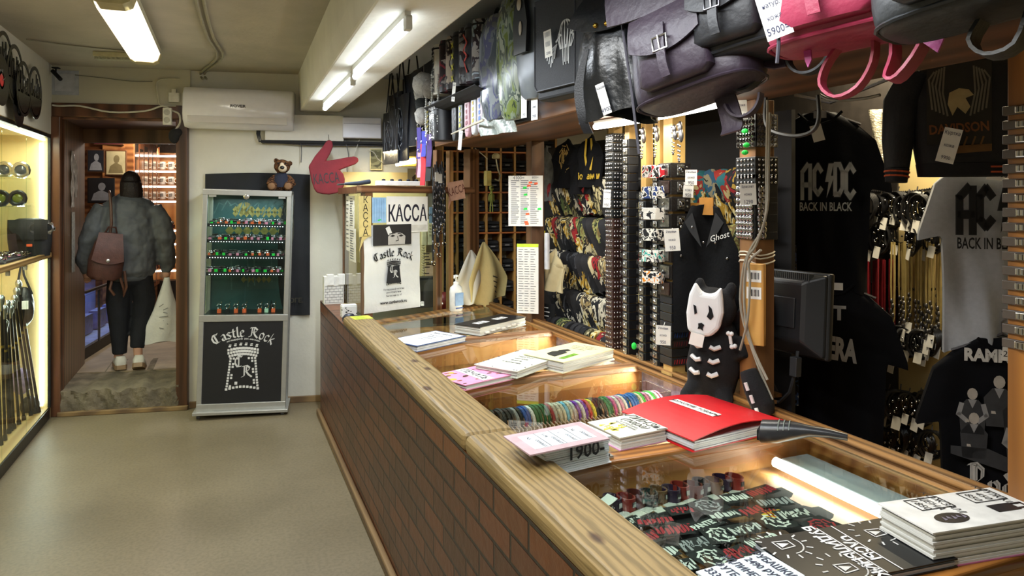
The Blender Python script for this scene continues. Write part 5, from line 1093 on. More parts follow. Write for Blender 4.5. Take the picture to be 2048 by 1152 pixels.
def d8(o, w, h, dm, t): m = dm(); m.T = m.T @ rt(-.01, .02, RDN); m.poly([(-h * .3, -.02), (h * .3, -.02), (h * .3, .02), (-h * .3, .02)]); m.build('label_strip', PAPER, o); m = dm(); m.T = m.T @ Matrix.Translation((0, 0, .0006)); m.text('МУЖСКИЕ ТОВАРЫ', .022, rt(-.01, .02, RDN), bold=.02); m.build('lettering', INK, o)
b9 = book('ring_binder', 'bright red soft binder with a white strip label, slightly bulging', [(1346, 882), (1530, 848), (1449, 784), (1279, 822)], .035, mat('#c4141f', .4, 0, .06), d8, bulge=.022, pages=mat('#c9ccd0', .3))
def d9(o, w, h, dm, t):
    m = dm()
    for x0, y0, x1, y1 in ((-.3, .1, -.02, .44), (.16, .1, .44, .44)):
        m.stroke([(x0 * w, y0 * h), (x1 * w, y0 * h), (x1 * w, y1 * h), (x0 * w, y1 * h), (x0 * w, y0 * h)], .003)
    [m.text(s, .024, rt(x * w, y * h, RDN), bold=.0, shear=.2) for s, x, y in (('КОЖЗАМ', -.06, .27), ('ЦЕНА', -.15, .27), ('1850', -.24, .27), ('КРУЖКИ', .4, .27), ('450', .31, .27), ('850', .22, .27))]; m.build('lettering', INK, o)
    m = dm(); m.poly([(-.2 * w + .26 * w * .5 * math.cos(k / 3), -.2 * h + .15 * h * math.sin(k / 3)) for k in range(19)]); m.build('printed_oval', mat('#211f24', .4), o)
    m = dm(); m.T = m.T @ Matrix.Translation((0, 0, .0006)); [m.poly([(-.28 * w + .04 * k * w, -.26 * h + .05 * h * (k % 2)), (-.25 * w + .04 * k * w, -.24 * h), (-.26 * w + .04 * k * w, -.14 * h)]) for k in range(5)]; m.build('printed_figures', mat('#7d7686', .5), o)
    m = dm(); m.poly([(.18 * w, -.24 * h), (.38 * w, -.24 * h), (.38 * w, -.02 * h), (.18 * w, -.02 * h)]); m.stroke([(.38 * w, -.06 * h), (.46 * w, -.06 * h), (.46 * w, -.2 * h), (.38 * w, -.2 * h)], .006); m.build('printed_mug', mat('#191a22', .4), o)
b10 = book('catalogue', 'thick white mug catalogue with boxed prices and pink edge, nearest right', [(1855, 1066), (2110, 1030), (1976, 974), (1764, 1006)], .075, mat('#e2e2de', .5), d9, back=mat('#c878a4', .5))
def d10(o, w, h, dm, t):
    m = dm(); m.stroke([(-w * .02, -h * .5), (-w * .02, h * .5)], .003); m.stroke([(w * .09, -h * .5), (w * .09, h * .5)], .003); m.text('БУДИЛЬНИКИ', .034, rt(-w * .075, -.01, RDN), bold=.035); m.text('ЧАСЫ', .034, rt(w * .035, .0, RDN), bold=.035); m.build('lettering', mat('#e4e4e2', .6), o)
    for x, y in ((.3, .22), (-.2, -.3), (-.36, .3)):
        m = dm(); m.T = m.T @ rt(x * w, y * h, RDN)
        for k in range(12): a_ = k * PI / 6; m.stroke([(.045 * math.cos(a_), .045 * math.sin(a_)), (.056 * math.cos(a_), .056 * math.sin(a_))], .004)
        m.stroke([(.038 * math.cos(k / 4), .038 * math.sin(k / 4)) for k in range(9)], .003); m.stroke([(-.016, -.018), (.016, -.018), (.012, .018), (-.012, .018), (-.016, -.018)], .003); m.poly([(-.01, -.012), (.01, -.012), (.0, .012)]); m.build('printed_clock', mat('#cfcfcd', .6), o)
b11 = book('ring_binder', 'glossy black folder of watches with white lettering at the near end', [(1640, 1166), (1912, 1124), (1768, 1030), (1500, 1086)], .018, mat('#111215', .35), d10, pages=mat('#aeb6c2', .3))
def d11(o, w, h, dm, t): m = dm(); [m.text(s, z, rt(w * x, h * y, RDN), bold=.02, sx=.8) for s, x, y, z in (('РУБАШКИ', .36, .05, .026), ('2490 РУБ.', .19, .0, .025), ('УДЛИНЕННЫЕ', .0, .0, .025), ('ФУТБОЛКИ', -.18, .0, .025), ('3330 РУБ.', -.36, .0, .027))]; m.build('lettering', mat('#1f2742', .6), o)
b12 = book('price_card', 'pale blue price card for shirts lying on the near corner of the black folder', [(1470, 1195), (1612, 1150), (1528, 1104), (1388, 1144)], .012, mat('#cfdfe8', .5), d11, z0=GZ + .02); b12['category'] = 'card'
# scanner, glass clip
sc = thing('barcode_scanner', 'dark grey barcode scanner lying on the glass in front of the monitor', 'scanner', onz(1555, 893, GZ), .0); sc.rotation_euler = (0, 0, -.9)
m = M(); m.loft([[(x, a * math.cos(2 * PI * j / 14), .045 + b * math.sin(2 * PI * j / 14) + z) for j in range(14)] for x, a, b, z in ((-.05, .03, .022, -.012), (-.045, .036, .034, -.006), (0, .034, .034, 0), (.05, .026, .026, .01), (.09, .018, .016, .016), (.14, .016, .013, .018), (.19, .01, .01, .014))]); m.build('body', mat('#2d2e31', .3), sc, smooth=True)
m = M(); [m.tube([(x, a * math.cos(t_), .047 + z + b * math.sin(t_)) for t_ in [PI * .1 + i * PI * .8 / 8 for i in range(9)]], .002, 4) for x, a, b, z in ((.005, .034, .033, 0), (.02, .032, .031, .003), (.035, .03, .029, .006))]; m.build('grip_ridges', mat('#77807a', .3), sc)
M().cb((-.052, 0, .033), (.006, .05, .03)).build('window', mat('#0c0c10', .1), sc)
cl = thing('glass_clip', 'small steel clip holding the glass edge by the 1900 stack', 'clip', onz(1216, 914, .884)); M().box(-.012, -.012, 0, .012, .014, .006).build('plate', STEEL, cl); M().lathe([(.006, .006), (.006, .01)], 10).build('screw', DSTEEL, cl); M().box(-.01, -.016, -.012, .01, -.012, .004).build('lip', STEEL, cl)
# ---------------------------------------------------------------- things under the glass
def scrib(m, w, h, rr, style):
    if style == 0:
        x = -w / 2
        while x < w / 2: d = rr.uniform(.006, .014); m.poly([(x, -h * rr.uniform(.2, .45)), (x + d, -h * rr.uniform(.1, .4)), (x + d * 1.2, h * rr.uniform(.1, .45)), (x + d * .4, h * rr.uniform(.2, .45))]); x += d * 1.25
    elif style == 1:
        for k in range(9): a = k * .7; m.stroke([(w * .32 * math.cos(a), h * .36 * math.sin(a)), (w * .4 * math.cos(a + .6), h * .42 * math.sin(a + .6))], .006); m.stroke([(w * .15 * math.cos(a * 1.7), h * .18 * math.sin(a * 1.3)), (w * .2 * math.cos(a * 1.7 + .5), h * .25 * math.sin(a * 1.3 + .8))], .005)
    else:
        for k in range(6): x = w * (k / 5 - .5) * .8; a, b = rr.uniform(.15, .42), rr.uniform(.1, .45); m.stroke([(x - rr.uniform(0, .008), -h * a), (x + rr.uniform(-.004, .006), h * b)], rr.uniform(.004, .008)); (m.stroke([(x, h * rr.uniform(-.2, .2)), (x + w * .12, h * rr.uniform(-.3, .3))], .004) if k < 5 else None); (m.stroke([(x + .008, -h * .1), (x + .01, h * a)], .005) if k % 2 else None)
rp = random.Random(8); PC = [mat('#d6d3cf', .7), mat('#a8182a', .7), mat('#e4e1dc', .7), mat('#9a989c', .7)]; PB = mat('#141417', .85, 0, .25, 60)
tag(M().sheet(lambda a, b: (.84 + .68 * a, 1.01 + .6 * b, .7762 + .004 * math.sin(a * 17) * math.sin(b * 13) ** 2), 20, 16, .0006, (0, 0, 1)).build('display_cloth', mat('#131316', .9, 0, .2, 30), smooth=True), 'black display cloth spread below the patches under the nearest glass', 'cloth')
k = 0
for i in range(8):
    for j in range(8):
        x, y = .87 + i * .086 + rp.uniform(-.015, .015), 1.04 + j * .073 + rp.uniform(-.012, .012)
        if x > 1.43: continue
        st_ = rp.choice((0, 0, 1, 2)); w_, h_ = (rp.uniform(.08, .11), rp.uniform(.045, .06)) if st_ != 1 else (.09, .085); special = None
        if (i, j) == (3, 6): special = 'PANTERA'
        if (i, j) == (5, 4): special = 'flame'; x, y = onz(1545, 1026, .80).xy
        lab = {'PANTERA': 'black cloth patch with white block lettering beside the cuff row', 'flame': 'yellow and red flame patch under the nearest glass'}.get(special, ('black cloth band patch with %s print under the nearest glass' % ('scribbled letter', 'round emblem', 'spiky letter')[st_]))
        o = thing('patch', lab, 'patch', (x, y,   .781 + .0004 * k), rp.uniform(-.25, .25), None if special else lab); k += 1
        M().box(-w_ / 2, -h_ / 2, 0, w_ / 2, h_ / 2, .0008).build('cloth', PB, o)
        m = M(); m.T = Matrix.Translation((0, 0, .001))
        if special == 'PANTERA': m.text('PANTERA', .03, bold=.04, sx=.8); pm = PC[2]
        elif special == 'flame': m.poly([(.03 * math.cos(t_ * .7) * 1.2, .028 * math.sin(t_ * .7)) for t_ in range(9)]); pm = mat('#e0b416', .6)
        else: scrib(m, w_ * .95, h_, rp, st_); pm = PC[rp.choice((0, 0, 1, 1, 2, 3))]
        m.build('print', pm, o)
        if special == 'flame': m = M(); m.T = Matrix.Translation((0, 0, .0014)); [m.stroke([(-.02 + .011 * q_, -.02), (-.015 + .011 * q_, .0), (-.02 + .012 * q_, .018)], .005) for q_ in range(4)]; m.build('flames', mat('#c8301a', .6), o)
cf = None
for k in range(15):
    p = V(.87 + k * .037, 1.66 + .01 * (k % 2), .776); h_ = ['#5a2620', '#2a2a2c', '#6a4a2c', '#33203a', '#8a2a22'][k % 5]; lab = ('leather wrist cuff in a clear sleeve, in the row under the nearest glass')
    if not cf:
        cf = thing('wrist_cuff', lab, 'cuff', p, .3, 'wrist cuffs under the nearest glass'); m = M(); m.loft([[((.022) * math.cos(t_) * s, .05 * math.sin(t_) * .6 * s, z) for t_ in [2 * PI * j / 14 for j in range(14)]] for z, s in ((0, 1), (.035, 1), (.035, .85), (0, .85))], cap=False); band = m.build('band', mat('#5a2620', .4), cf, smooth=True); M().box(-.018, -.06, 0, .018, -.03, .002).build('tag', mat('#d9d6cc', .4), cf); M().cb((0, -.03, .02), (.012, .004, .014)).build('buckle', GLOSS, cf)
    else:
        o = dup(cf, p, .3 + R.uniform(-.2, .2)); setmat(o.children[0], mat(h_, .4))
pn = thing('price_strip', 'curled white price strip beside the cuffs under the nearest glass', 'tag', V(.92, 1.63, .815), .2); M().sheet(lambda a, b: ((a - .5) * .09, (b - .5) * .04, .012 * (2 * a - 1) ** 2), 8, 1, .001, (0, 0, 1)).build('sheet', PAPER, pn); m = M(); m.T = Matrix.Translation((0, 0, .0075)); lines(3, .04, .03, m, .003); m.build('lettering', INK, pn)
# tray of woven bracelets in the middle bay
ty = thing('tray', 'clear plastic tray of woven bracelets under the second glass', 'tray', (0, 0, 0)); CLEAR = glass('#f2ece8', .8, 1.3)
TX0, TX1, TY0, TY1 = .9, 1.66, 2.36, 2.54
for a, b, c_, d_ in ((TX0, TY0, TX1, TY0 + .004), (TX0, TY1 - .004, TX1, TY1), (TX0, TY0, TX0 + .004, TY1), (TX1 - .004, TY0, TX1, TY1)): M().box(a, b, .763, c_, d_, .855).build('wall', CLEAR, ty)
M().box(TX0, TY0, .755, TX1, TY1, .763).build('base', mat('#b98a5c', .6), ty); M().box(TX0 + .05, TY0 + .03, .741, TX1 - .05, TY1 - .03, .755).build('foot', IN, ty)
cols = ['#20201f', '#3a3a3c', '#1d1d1f', '#8f8f90', '#274f9c', '#d8d8d6', '#1f5f36', '#8a2026', '#26262a', '#c9c2b0', '#6fb6d8', '#d9d9d9', '#7a2fae', '#d02a34', '#e2cc2c', '#1f2025', '#2e7d4a', '#e06aa8', '#f0f0ec', '#e99ac0', '#2a6fc0', '#c8c4a8', '#f08ab8', '#45d24a', '#e8e8e4', '#d07aa8']
wb = None; NB = 46
for k in range(NB):
    x = TX0 + .02 + (TX1 - TX0 - .04) * k / (NB - 1); h_ = cols[min(25, int(k / NB * 26 + R.uniform(-1, 1)) % 26)]; lab = 'thin woven bracelet standing in the clear tray under the second glass'
    if not wb:
        wb = thing('woven_bracelet', lab, 'bracelet', (x, 2.45, .764), 0, 'woven bracelets in the clear tray'); m = M(); m.loft([[(xx, .055 * math.cos(t_) * s, .012 + .062 * math.sin(t_) * s) for xx, s in ((-.0055, 1), (.0055, 1), (.0055, .88), (-.0055, .88))] for t_ in [PI * i / 10 for i in range(11)]]); m.build('band', mat('#20201f', .7, 0, .4, 120), wb, smooth=True); m = M(); m.tube([(0, -.052, .02), (.006, -.07, .008), (-.004, -.08, .004)], .0025, 4); m.build('cord_ends', mat('#d0b8b0', .7), wb)
    else: o = dup(wb, (x, 2.45 + R.uniform(-.008, .008), .764), .25); setmat(o.children[0], mat(h_, .7, 0, .4, 120))
for k in range(4):
    p = V(.93 + k * .085, 2.27, .741); lab = 'tan leather buckle cuff in front of the bracelet tray, ' + ('leftmost', 'second from left', 'third from left', 'rightmost')[k]
    o = thing('leather_cuff', lab, 'cuff', p, .1, 'tan cuffs by the bracelet tray'); M().sheet(lambda a, b: (.03 * math.cos(PI * a), (b - .5) * .05, .005 + .035 * math.sin(PI * a)), 10, 2, .003).build('band', mat('#a8672f', .5), o, smooth=True); m = M(); m.T = Matrix.Translation((0, 0, .0405)); m.stroke([(-.01, -.012), (.01, -.012), (.01, .012), (-.01, .012), (-.01, -.012)], .003); m.build('buckle', STEEL, o)
# papers in the far bays; the farthest two imitate reflections of the booth
for k, (x, y, a, h_, lab) in enumerate(((1.0, 2.9, .1, '#c9b08a', 'brown paper sheet lying in the third glass bay'), (1.4, 3.05, -.2, '#d0a878', 'kraft sheet lying in the third glass bay near the foil'), (1.05, 3.95, .5, '#d9d7cf', 'grey-white sheet imitating a booth reflection in the farthest glass bay'), (1.35, 4.1, .2, '#d9c793', 'cream sheet imitating a booth reflection in the farthest glass bay'))):
    o = tag(M().sheet(lambda p, q_: ((p - .5) * .3, (q_ - .5) * .36, .004 + .01 * math.sin(p * 7) * q_), 10, 4, .002, (0, 0, 1)).build('paper', mat(h_, .6), loc=(x, y, .742), rz=a), lab, 'paper')
# ---------------------------------------------------------------- overhead shelf and what hangs from it
SHX0, SHX1, SHZ = 1.31, 1.80, 1.985
os_ = thing('overhead_shelf', 'long brown wooden overhead shelf above the counter rail', 'shelf', (0, 0, 0))
M().box(SHX0, -.4, SHZ, SHX1, 4.5, SHZ + .025).build('bottom_board', wood('#4a3122', '#6e4a32', 'y', 6, .5), os_)
M().box(SHX0 - .02, -.4, SHZ - .005, SHX0, 4.5, SHZ + .11).build('fascia', wood('#5c3a22', '#8a5c34', 'y', 12, .45), os_, bevel=.003)
M().box(SHX0 + .05, -.4, SHZ + .026, SHX0 + .07, 5.7, 2.64).build('back_panel', mat('#1b1d25', .7, 0, .2), os_)
sl = thing('strip_light', 'lit fluorescent strip under the overhead shelf above the belt columns', 'light', (0, 0, 0))
pa, pb = onz(1190, 254, 1.955), onz(1440, 208, 1.955); pts = [pa.lerp(pb, t / 8) + V(.03 * math.sin(PI * t / 8), 0, .0) for t in range(9)]
M().tube(pts, .013, 8).build('tube', emit('#fff8ea', 8), sl, smooth=True); M().tube([p + V(0, 0, .022) for p in pts], .01, 6).build('batten', WHITE, sl)
def ribbon(m, pts, w_, t, side=(1, 0, 0)):
    s = Vector(side).normalized() * (w_ / 2); P = [Vector(p) for p in pts]; rings = []
    if len(P) > 3:
        Q = []
        for i in range(len(P) - 1):
            a, b, c, e = P[max(i - 1, 0)], P[i], P[i + 1], P[min(i + 2, len(P) - 1)]
            for t_ in (0, .34, .67): Q.append(.5 * ((2 * b) + (c - a) * t_ + (2 * a - 5 * b + 4 * c - e) * t_ * t_ + (3 * b - a - 3 * c + e) * t_ ** 3))
        P = Q + [P[-1]]
    for i, p in enumerate(P):
        d = (P[min(i + 1, len(P) - 1)] - P[max(i - 1, 0)]).normalized(); n = d.cross(s).normalized() * t / 2; rings.append([p - s - n, p + s - n, p + s + n, p - s + n])
    return m.loft(rings)
def arc(c, r, a0, a1, n=10, ax='xz', sq=1):
    return [(c[0] + r * math.cos(a0 + (a1 - a0) * i / n), c[1], c[2] + r * sq * math.sin(a0 + (a1 - a0) * i / n)) if ax == 'xz' else (c[0], c[1] + r * math.cos(a0 + (a1 - a0) * i / n), c[2] + r * sq * math.sin(a0 + (a1 - a0) * i / n)) for i in range(n + 1)]
def sup(a, b, n=24, e=.6):
    o = []
    for j in range(n):
        t = 2 * PI * j / n; c, s = math.cos(t), math.sin(t); o.append((a * math.copysign(abs(c) ** e, c), b * math.copysign(abs(s) ** e, s)))
    return o
def leather_bag(h, rough=.5): return mat(h, rough, 0, .14, 10, .25, .5, 40)
def backpack(label, loc, rz, col, W=.3, H=.36, D=.15, tilt=0, hard=None, roll=0, pockets=True, name='backpack', pk=(0, .42)):
    """front faces local -y; origin at the bottom centre"""
    o = thing(name, label, 'backpack', loc); o.rotation_euler = (tilt, roll, rz); L = leather_bag(col); L2 = leather_bag(col, .45); mt = hard or STEEL
    m = M(); rings = []
    for z, k, d in ((0, .86, .8), (.02, .98, .98), (.1, 1.03, 1.08), (.4, 1.0, 1.0), (.7, .88, .82), (.9, .7, .62), (1.0, .42, .36)):
        rings.append([(x * (1 + .02 * math.sin(9 * z + x * 40)), y + .006 * math.sin(x * 30 + z * 7), z * H) for x, y in sup(W / 2 * k, D / 2 * d)])
    m.loft(rings); m.build('body', L, o, smooth=True, sub=1)
    M().sheet(lambda a, b: ((a - .5) * W * (.62 + .42 * min(1, b * 1.6)), (-D * .16 - D * .48 * math.sin(min(1, b * 1.5) * PI / 2) - .01), H * (1.01 - .45 * b ** 1.2) - .05 * H * (1 - (2 * a - 1) ** 2) * b), 14, 10, .006).build('flap', L2, o, smooth=True)
    m = M(); m.tube([(x, y, .012) for x, y in sup(W / 2 * .99, D / 2 * .99)], .004, 5, True); m.build('bottom_piping', L2, o, smooth=True)
    if pockets:
        pz = H * .06; ph = H * pk[1]
        q = None; m = M(); m.loft([[(pk[0] + x, -D * .5 + y * .55 - .012, pz + z * ph) for x, y in sup(W * .3 * k, D * .34 * kk)] for z, k, kk in ((0, .8, .6), (.08, 1, 1), (.6, 1, 1.02), (.95, .9, .75), (1, .8, .5))]); pkt = m.build('pocket', L, o, smooth=True)
        M().sheet(lambda a, b: (pk[0] + (a - .5) * W * .6, -D * .5 - .012 - D * .17 * math.sin(min(1, .35 + b) * 1.5) - .012, pz + ph * (1.06 - .5 * b - .16 * b * (1 - (2 * a - 1) ** 2))), 12, 6, .006).build('pocket_flap', L2, o, smooth=True)
        y_ = -D * .5 - D * .19 - .03
        m = M(); ribbon(m, [(pk[0], y_, pz + ph * .8), (pk[0], y_ - .006, pz + ph * .5), (pk[0], y_ - .004, pz + ph * .2), (pk[0] + .003, y_ + .002, pz + ph * .02)], .026, .005); m.build('strap', L2, o, smooth=True)
        m = M(); m.T = frame((pk[0], y_ - .008, pz + ph * .5), (1, 0, 0)); m.tube([(-.021, -.018, 0), (.021, -.018, 0), (.021, .018, 0), (-.021, .018, 0)], .0035, 6, True); m.tube([(0, -.018, .002), (0, .02, .006)], .0025, 5); m.build('buckle', mt, o, smooth=True)
    m = M(); ribbon(m, arc((0, D * .2, H * .98), .05, 0, PI, 10), .02, .006, (0, 1, 0)); m.build('handle', L2, o, smooth=True)
    m = M(); m.tube([(-.02, -D * .3, H * .93), (.0, -D * .38, H * .9), (.02, -D * .3, H * .93)], .004, 5); m.build('drawcord', BLACK, o, smooth=True)
    return o, L2
def tag_on(label, loc, rz, w_, h_, lines_, group='price tags on the bags', roll=0, ink=None):
    t = thing('price_tag', label, 'tag', loc, 0, group, (0, roll, rz)); M().box(-w_ / 2, -.001, 0, w_ / 2, 0, h_).build('card', PAPER, t); M().tube([(0, .001, h_ * .92), (0, .03, h_ * .95), (.0, .09, h_ * .98)], .0012, 4).build('string', PAPER, t)
    m = M(); m.T = frame((0, -.0018, h_ / 2), (1, 0, 0)); n = len(lines_)
    for i, (s, z) in enumerate(lines_): m.text(s, z, Matrix.Translation((0, h_ * (.36 - .72 * i / max(1, n - 1)), 0)), sx=.8)
    m.build('handwriting', ink or mat('#2c2f52', .7), t); return t
S90 = -PI / 2
def bp(u, v, x): return onx(u, v, x)
purple, L2 = backpack('large purple-grey leather backpack with a buckled front pocket, hung over the counter', bp(1400, 198, 1.16), S90 + .35, '#352b37', .36, .44, .17, -.1, None, -.2)
m = M(); ribbon(m, [(.15, .0, .06), (.2, .03, .035), (.23, .03, .03)], .035, .005, (0, .3, 1)); m.build('strap_end', L2, purple, smooth=True)
m = M(); ribbon(m, arc((.1, .04, -.015), .05, PI * 1.05, PI * 1.95, 10, 'xz', 1.1), .022, .006, (0, 1, 0)); m.build('strap_loop', L2, purple, smooth=True)
m = M(); ribbon(m, [(.04, .05, .02), (.05, .05, -.03), (.055, .05, -.08), (.05, .045, -.1)], .06, .006, (1, 0, 0)); m.build('hanging_strap', L2, purple, smooth=True)
M().tube([(-.15, -.06, .42), (-.16, -.09, .25), (-.158, -.08, .05), (-.162, -.07, -.12)], .004, 6).build('long_drawcord', mat('#3a3740', .6), purple, smooth=True)
grey, L2 = backpack('dark grey leather backpack with a pointed strap, between the purple and pink ones', bp(1505, 118, 1.2), S90 + .25, '#26272b', .3, .4, .17, -.1, DSTEEL, -.1)
for x in (-.06, .12):
    m = M(); ribbon(m, arc((x, .05, .0), .055, PI, PI * 2, 10), .024, .006, (0, 1, 0)); m.build('strap_loop', L2, grey, smooth=True)
pink, L2 = backpack('bright pink leather backpack with hanging straps over the counter', bp(1712, 84, 1.16), S90 + .3, '#9c2f4c', .35, .42, .15, -.08, None, -.06, pk=(-.02, .5))
m = M(); ribbon(m, [(-.045, .03, .01), (-.07, .02, -.03), (-.08, .02, -.07), (-.05, .02, -.1), (-.01, .03, -.085), (.02, .03, -.04), (.025, .03, .01)], .028, .006, (0, 1, .0)); m.build('strap_loop', L2, pink, smooth=True)
m = M(); ribbon(m, [(.06, .03, .01), (.065, .02, -.04), (.06, .0, -.085), (.085, -.01, -.09), (.12, .0, -.04), (.115, .02, .01)], .045, .006, (0, 1, 0)); m.build('wide_strap', L2, pink, smooth=True)
m = M(); m.T = frame((.135, -.01, .05), (1, 0, .1)); m.prism([(-.02, .0), (.02, .0), (.022, -.08), (.004, -.11), (-.02, -.08)], 0, .005); stp_ = m.build('strap_tip', mat('#b03a86', .45, 0, .1, 20, .2), pink); m = M(); m.T = frame((.135, -.016, .03), (1, 0, 0)); torus(m, .006, .002, (0, 0, .002), 10, 5); m.build('eyelet', STEEL, stp_)
m = M(); m.T = frame((-.095, -.01, .01), (1, 0, 0)); m.prism([(-.008, 0), (.008, 0), (.01, -.03), (.002, -.045), (-.004, -.03)], 0, .004); m.build('small_tip', mat('#b03a86', .45), pink)
M().tube([(-.1, -.09, .12), (-.11, -.1, .06), (-.108, -.1, .0), (-.112, -.1, -.04)], .004, 6).build('long_drawcord', mat('#3a3740', .6), pink, smooth=True)
slate, L2 = backpack('slate grey leather backpack at the top right corner of the view', bp(1960, 34, 1.1), S90 + .25, '#1f2225', .3, .38, .15, -.1, DSTEEL, -.12)
m = M(); ribbon(m, [(-.0, .03, .01), (-.02, .02, -.03), (-.0, .02, -.06), (.04, .02, -.055), (.06, .03, .0)], .04, .006, (0, 1, 0)); m.build('strap_loop', L2, slate, smooth=True)
m = M(); m.T = frame((.1, -.02, .02), (1, 0, 0)); m.prism([(-.03, .02), (.03, .02), (.03, -.06), (-.02, -.05)], 0, .006); m.build('strap_end', L2, slate)
# black soft sack bag with gold rivets
bs = thing('backpack', 'black soft leather sack with two gold rivets, left of the purple backpack', 'backpack', bp(1234, 236, 1.17), S90 + .5)
m = M()
def sack(a, b):
    t = 2 * PI * a; k = (.5 + .6 * math.sin(min(1, b * 1.15) * PI * .62)) * (1 - .12 * b); f = 1 + .09 * math.sin(4 * t + 5 * b) * b + .05 * math.sin(9 * t - 4 * b) * (b > .1)
    return (.135 * k * math.cos(t) * f, .085 * k * math.sin(t) * f, .42 * (1 - b) - .02 * math.sin(2 * t) * b)
m.sheet(sack, 48, 20, .004); m.add([sack(i / 48, 0) for i in range(48)], [tuple(range(48))]); m.build('body', mat('#14171b', .3, 0, .2, 8, .3, .6, 30), bs, smooth=True)
M().sheet(lambda a, b: ((a - .5) * (.12 + .13 * b), -.04 - .06 * math.sin(b * 1.5), .42 - .13 * b - .03 * b * (1 - (2 * a - 1) ** 2)), 10, 6, .005).build('flap', mat('#191d22', .3, 0, .2, 8, .3, .6, 30), bs, smooth=True)
for x in (-.015, .025): M().ell((x, -.105, .28), .009, 10, 6).build('rivet', mat('#d0a84a', .2, 1), bs, smooth=True)
m = M(); ribbon(m, [(-.06, -.07, .22), (-.09, -.085, .1), (-.08, -.08, .0), (-.07, -.06, -.05)], .03, .005, (.8, .4, 0)); m.build('strap', LEATHER, bs, smooth=True); m = M(); ribbon(m, arc((0, 0, .42), .045, 0, PI, 8), .018, .005, (0, 1, 0)); m.build('handle', mat('#8c7a3a', .4), bs, smooth=True)
tag_on('white price tag on the black soft sack', bs.location + V(-.08, -.08, .0), S90 + .6, .03, .1, [('Рюкзак', .012), ('4900', .02)], roll=-.3)
tag_on('white price tag hanging from the purple backpack', bp(1281, 180, 1.06), S90 + .5, .025, .09, [('Рюкзак', .01), ('нат.', .01), ('6900', .016)], roll=.1)
tag_on('handwritten price tag reading 5900 beside the pink backpack', bp(1562, 74, 1.03), S90 + .62, .052, .115, [('Рюкзак', .017), ('натур.', .015), ('кожа', .015), ('5900=', .022)], roll=-.28)
# messenger bags
def messenger(label, u, v, x, w_, h_, deco, rz=S90 + .15, roll=0):
    o = thing('messenger_bag', label, 'bag', bp(u, v, x), 0, None, (0, roll, rz)); C_ = mat('#15171d', .7, 0, .15, 60, .15)
    M().rbox(-w_ / 2, -.03, 0, w_ / 2, .05, h_, .02).build('body', C_, o, bevel=.01); m = M(); m.T = frame((0, -.032, 0), (1, 0, 0)); m.prism([(-w_ / 2 + .02, .03), (w_ / 2 - .02, .03), (w_ / 2, .05), (w_ / 2, h_ + .02), (-w_ / 2, h_ + .02), (-w_ / 2, .05)], 0, .008); m.build('flap', C_, o, bevel=.003)
    m = M(); m.T = frame((0, -.041, 0), (1, 0, 0)); m.tube([(-w_ / 2 + .004, h_, 0), (-w_ / 2 + .004, .055, 0), (-w_ / 2 + .022, .034, 0), (w_ / 2 - .022, .034, 0), (w_ / 2 - .004, .055, 0), (w_ / 2 - .004, h_, 0)], .0025, 5); m.build('piping', mat('#2a2d36', .5), o, smooth=True)
    m = M(); ribbon(m, [(-w_ / 2, .01, h_ - .02), (-w_ * .3, .01, h_ + .18), (w_ * .3, .01, h_ + .18), (w_ / 2, .01, h_ - .02)], .03, .004, (0, 1, 0)); m.build('strap', C_, o)
    m = M(); m.T = frame((0, -.0415, h_ * .55), (1, 0, 0)); deco(m); m.build('print', mat('#cfd2d4', .7), o); return o
def scissors(m):
    for k in range(16): a_ = PI * k / 15; m.stroke([(.03 * math.cos(a_), .05 + .02 * math.sin(a_)), (.05 * math.cos(a_) + .01 * (k % 2), .0 + .05 * math.sin(a_)), (.035 * math.cos(a_), -.03)], .004)
    for s in (-1, 1):
        for f in range(5): m.stroke([(s * .055, -.01), (s * (.065 + .012 * f), -.055 + .012 * abs(f - 2)), (s * (.07 + .012 * f), -.085 + .014 * abs(f - 2))], .006)
        m.stroke([(s * .03, .02), (s * .06, .0)], .008)
    for k in range(5): m.stroke([(-.02 + .01 * k, -.02), (-.014 + .008 * k, -.09 + .01 * (k % 2))], .004)
messenger('black messenger bag with a white sketch of scissored hands', 1150, 190, 1.17, .42, .36, scissors)
messenger('black messenger bag with a white tower print next to the leather sack', 1228, 186, 1.2, .34, .4, lambda m: tower(m, .02, -.02, .2))
tag_on('white barcode tag on the black messenger bag with the sketch', bp(1098, 114, 1.1), S90 + .3, .04, .1, [('|||||||', .02), ('||||||', .02), ('2300', .014)], roll=-.1)
# printed foil backpacks, leaf shaped
def leaf(label, u, v, x, w_, h_, pat, tagtxt=None, rz=S90 + .1):
    o = thing('printed_bag', label, 'bag', bp(u, v, x), rz); m = M()
    m.loft([[(x_, y_ - .02, z * h_) for x_, y_ in sup(w_ / 2 * k, .045 * k, 20, .8)] for z, k in ((0, .45), (.04, .66), (.2, .86), (.5, 1), (.8, .95), (.95, .7), (1, .4))]); m.build('body', pat, o, smooth=True)
    M().tube([(x_, .0, z * h_) for x_, z in ((-w_ * .3, .03), (-w_ * .44, .2), (-w_ * .52, .5), (-w_ * .48, .8), (-w_ * .3, .97), (w_ * .3, .97), (w_ * .48, .8), (w_ * .52, .5), (w_ * .44, .2), (w_ * .3, .03))], .006, 5, True).build('piping', BLACK, o, smooth=True)
    m = M(); ribbon(m, arc((0, 0, h_), .04, 0, PI, 8), .02, .004, (0, 1, 0)); m.build('loop', BLACK, o); return o
lf = leaf('grey leaf-shaped bag printed with a hooded figure, above the shelf edge', 1076, 198, 1.2, .26, .52, mat('#565c62', .35, .1, .5, 5))
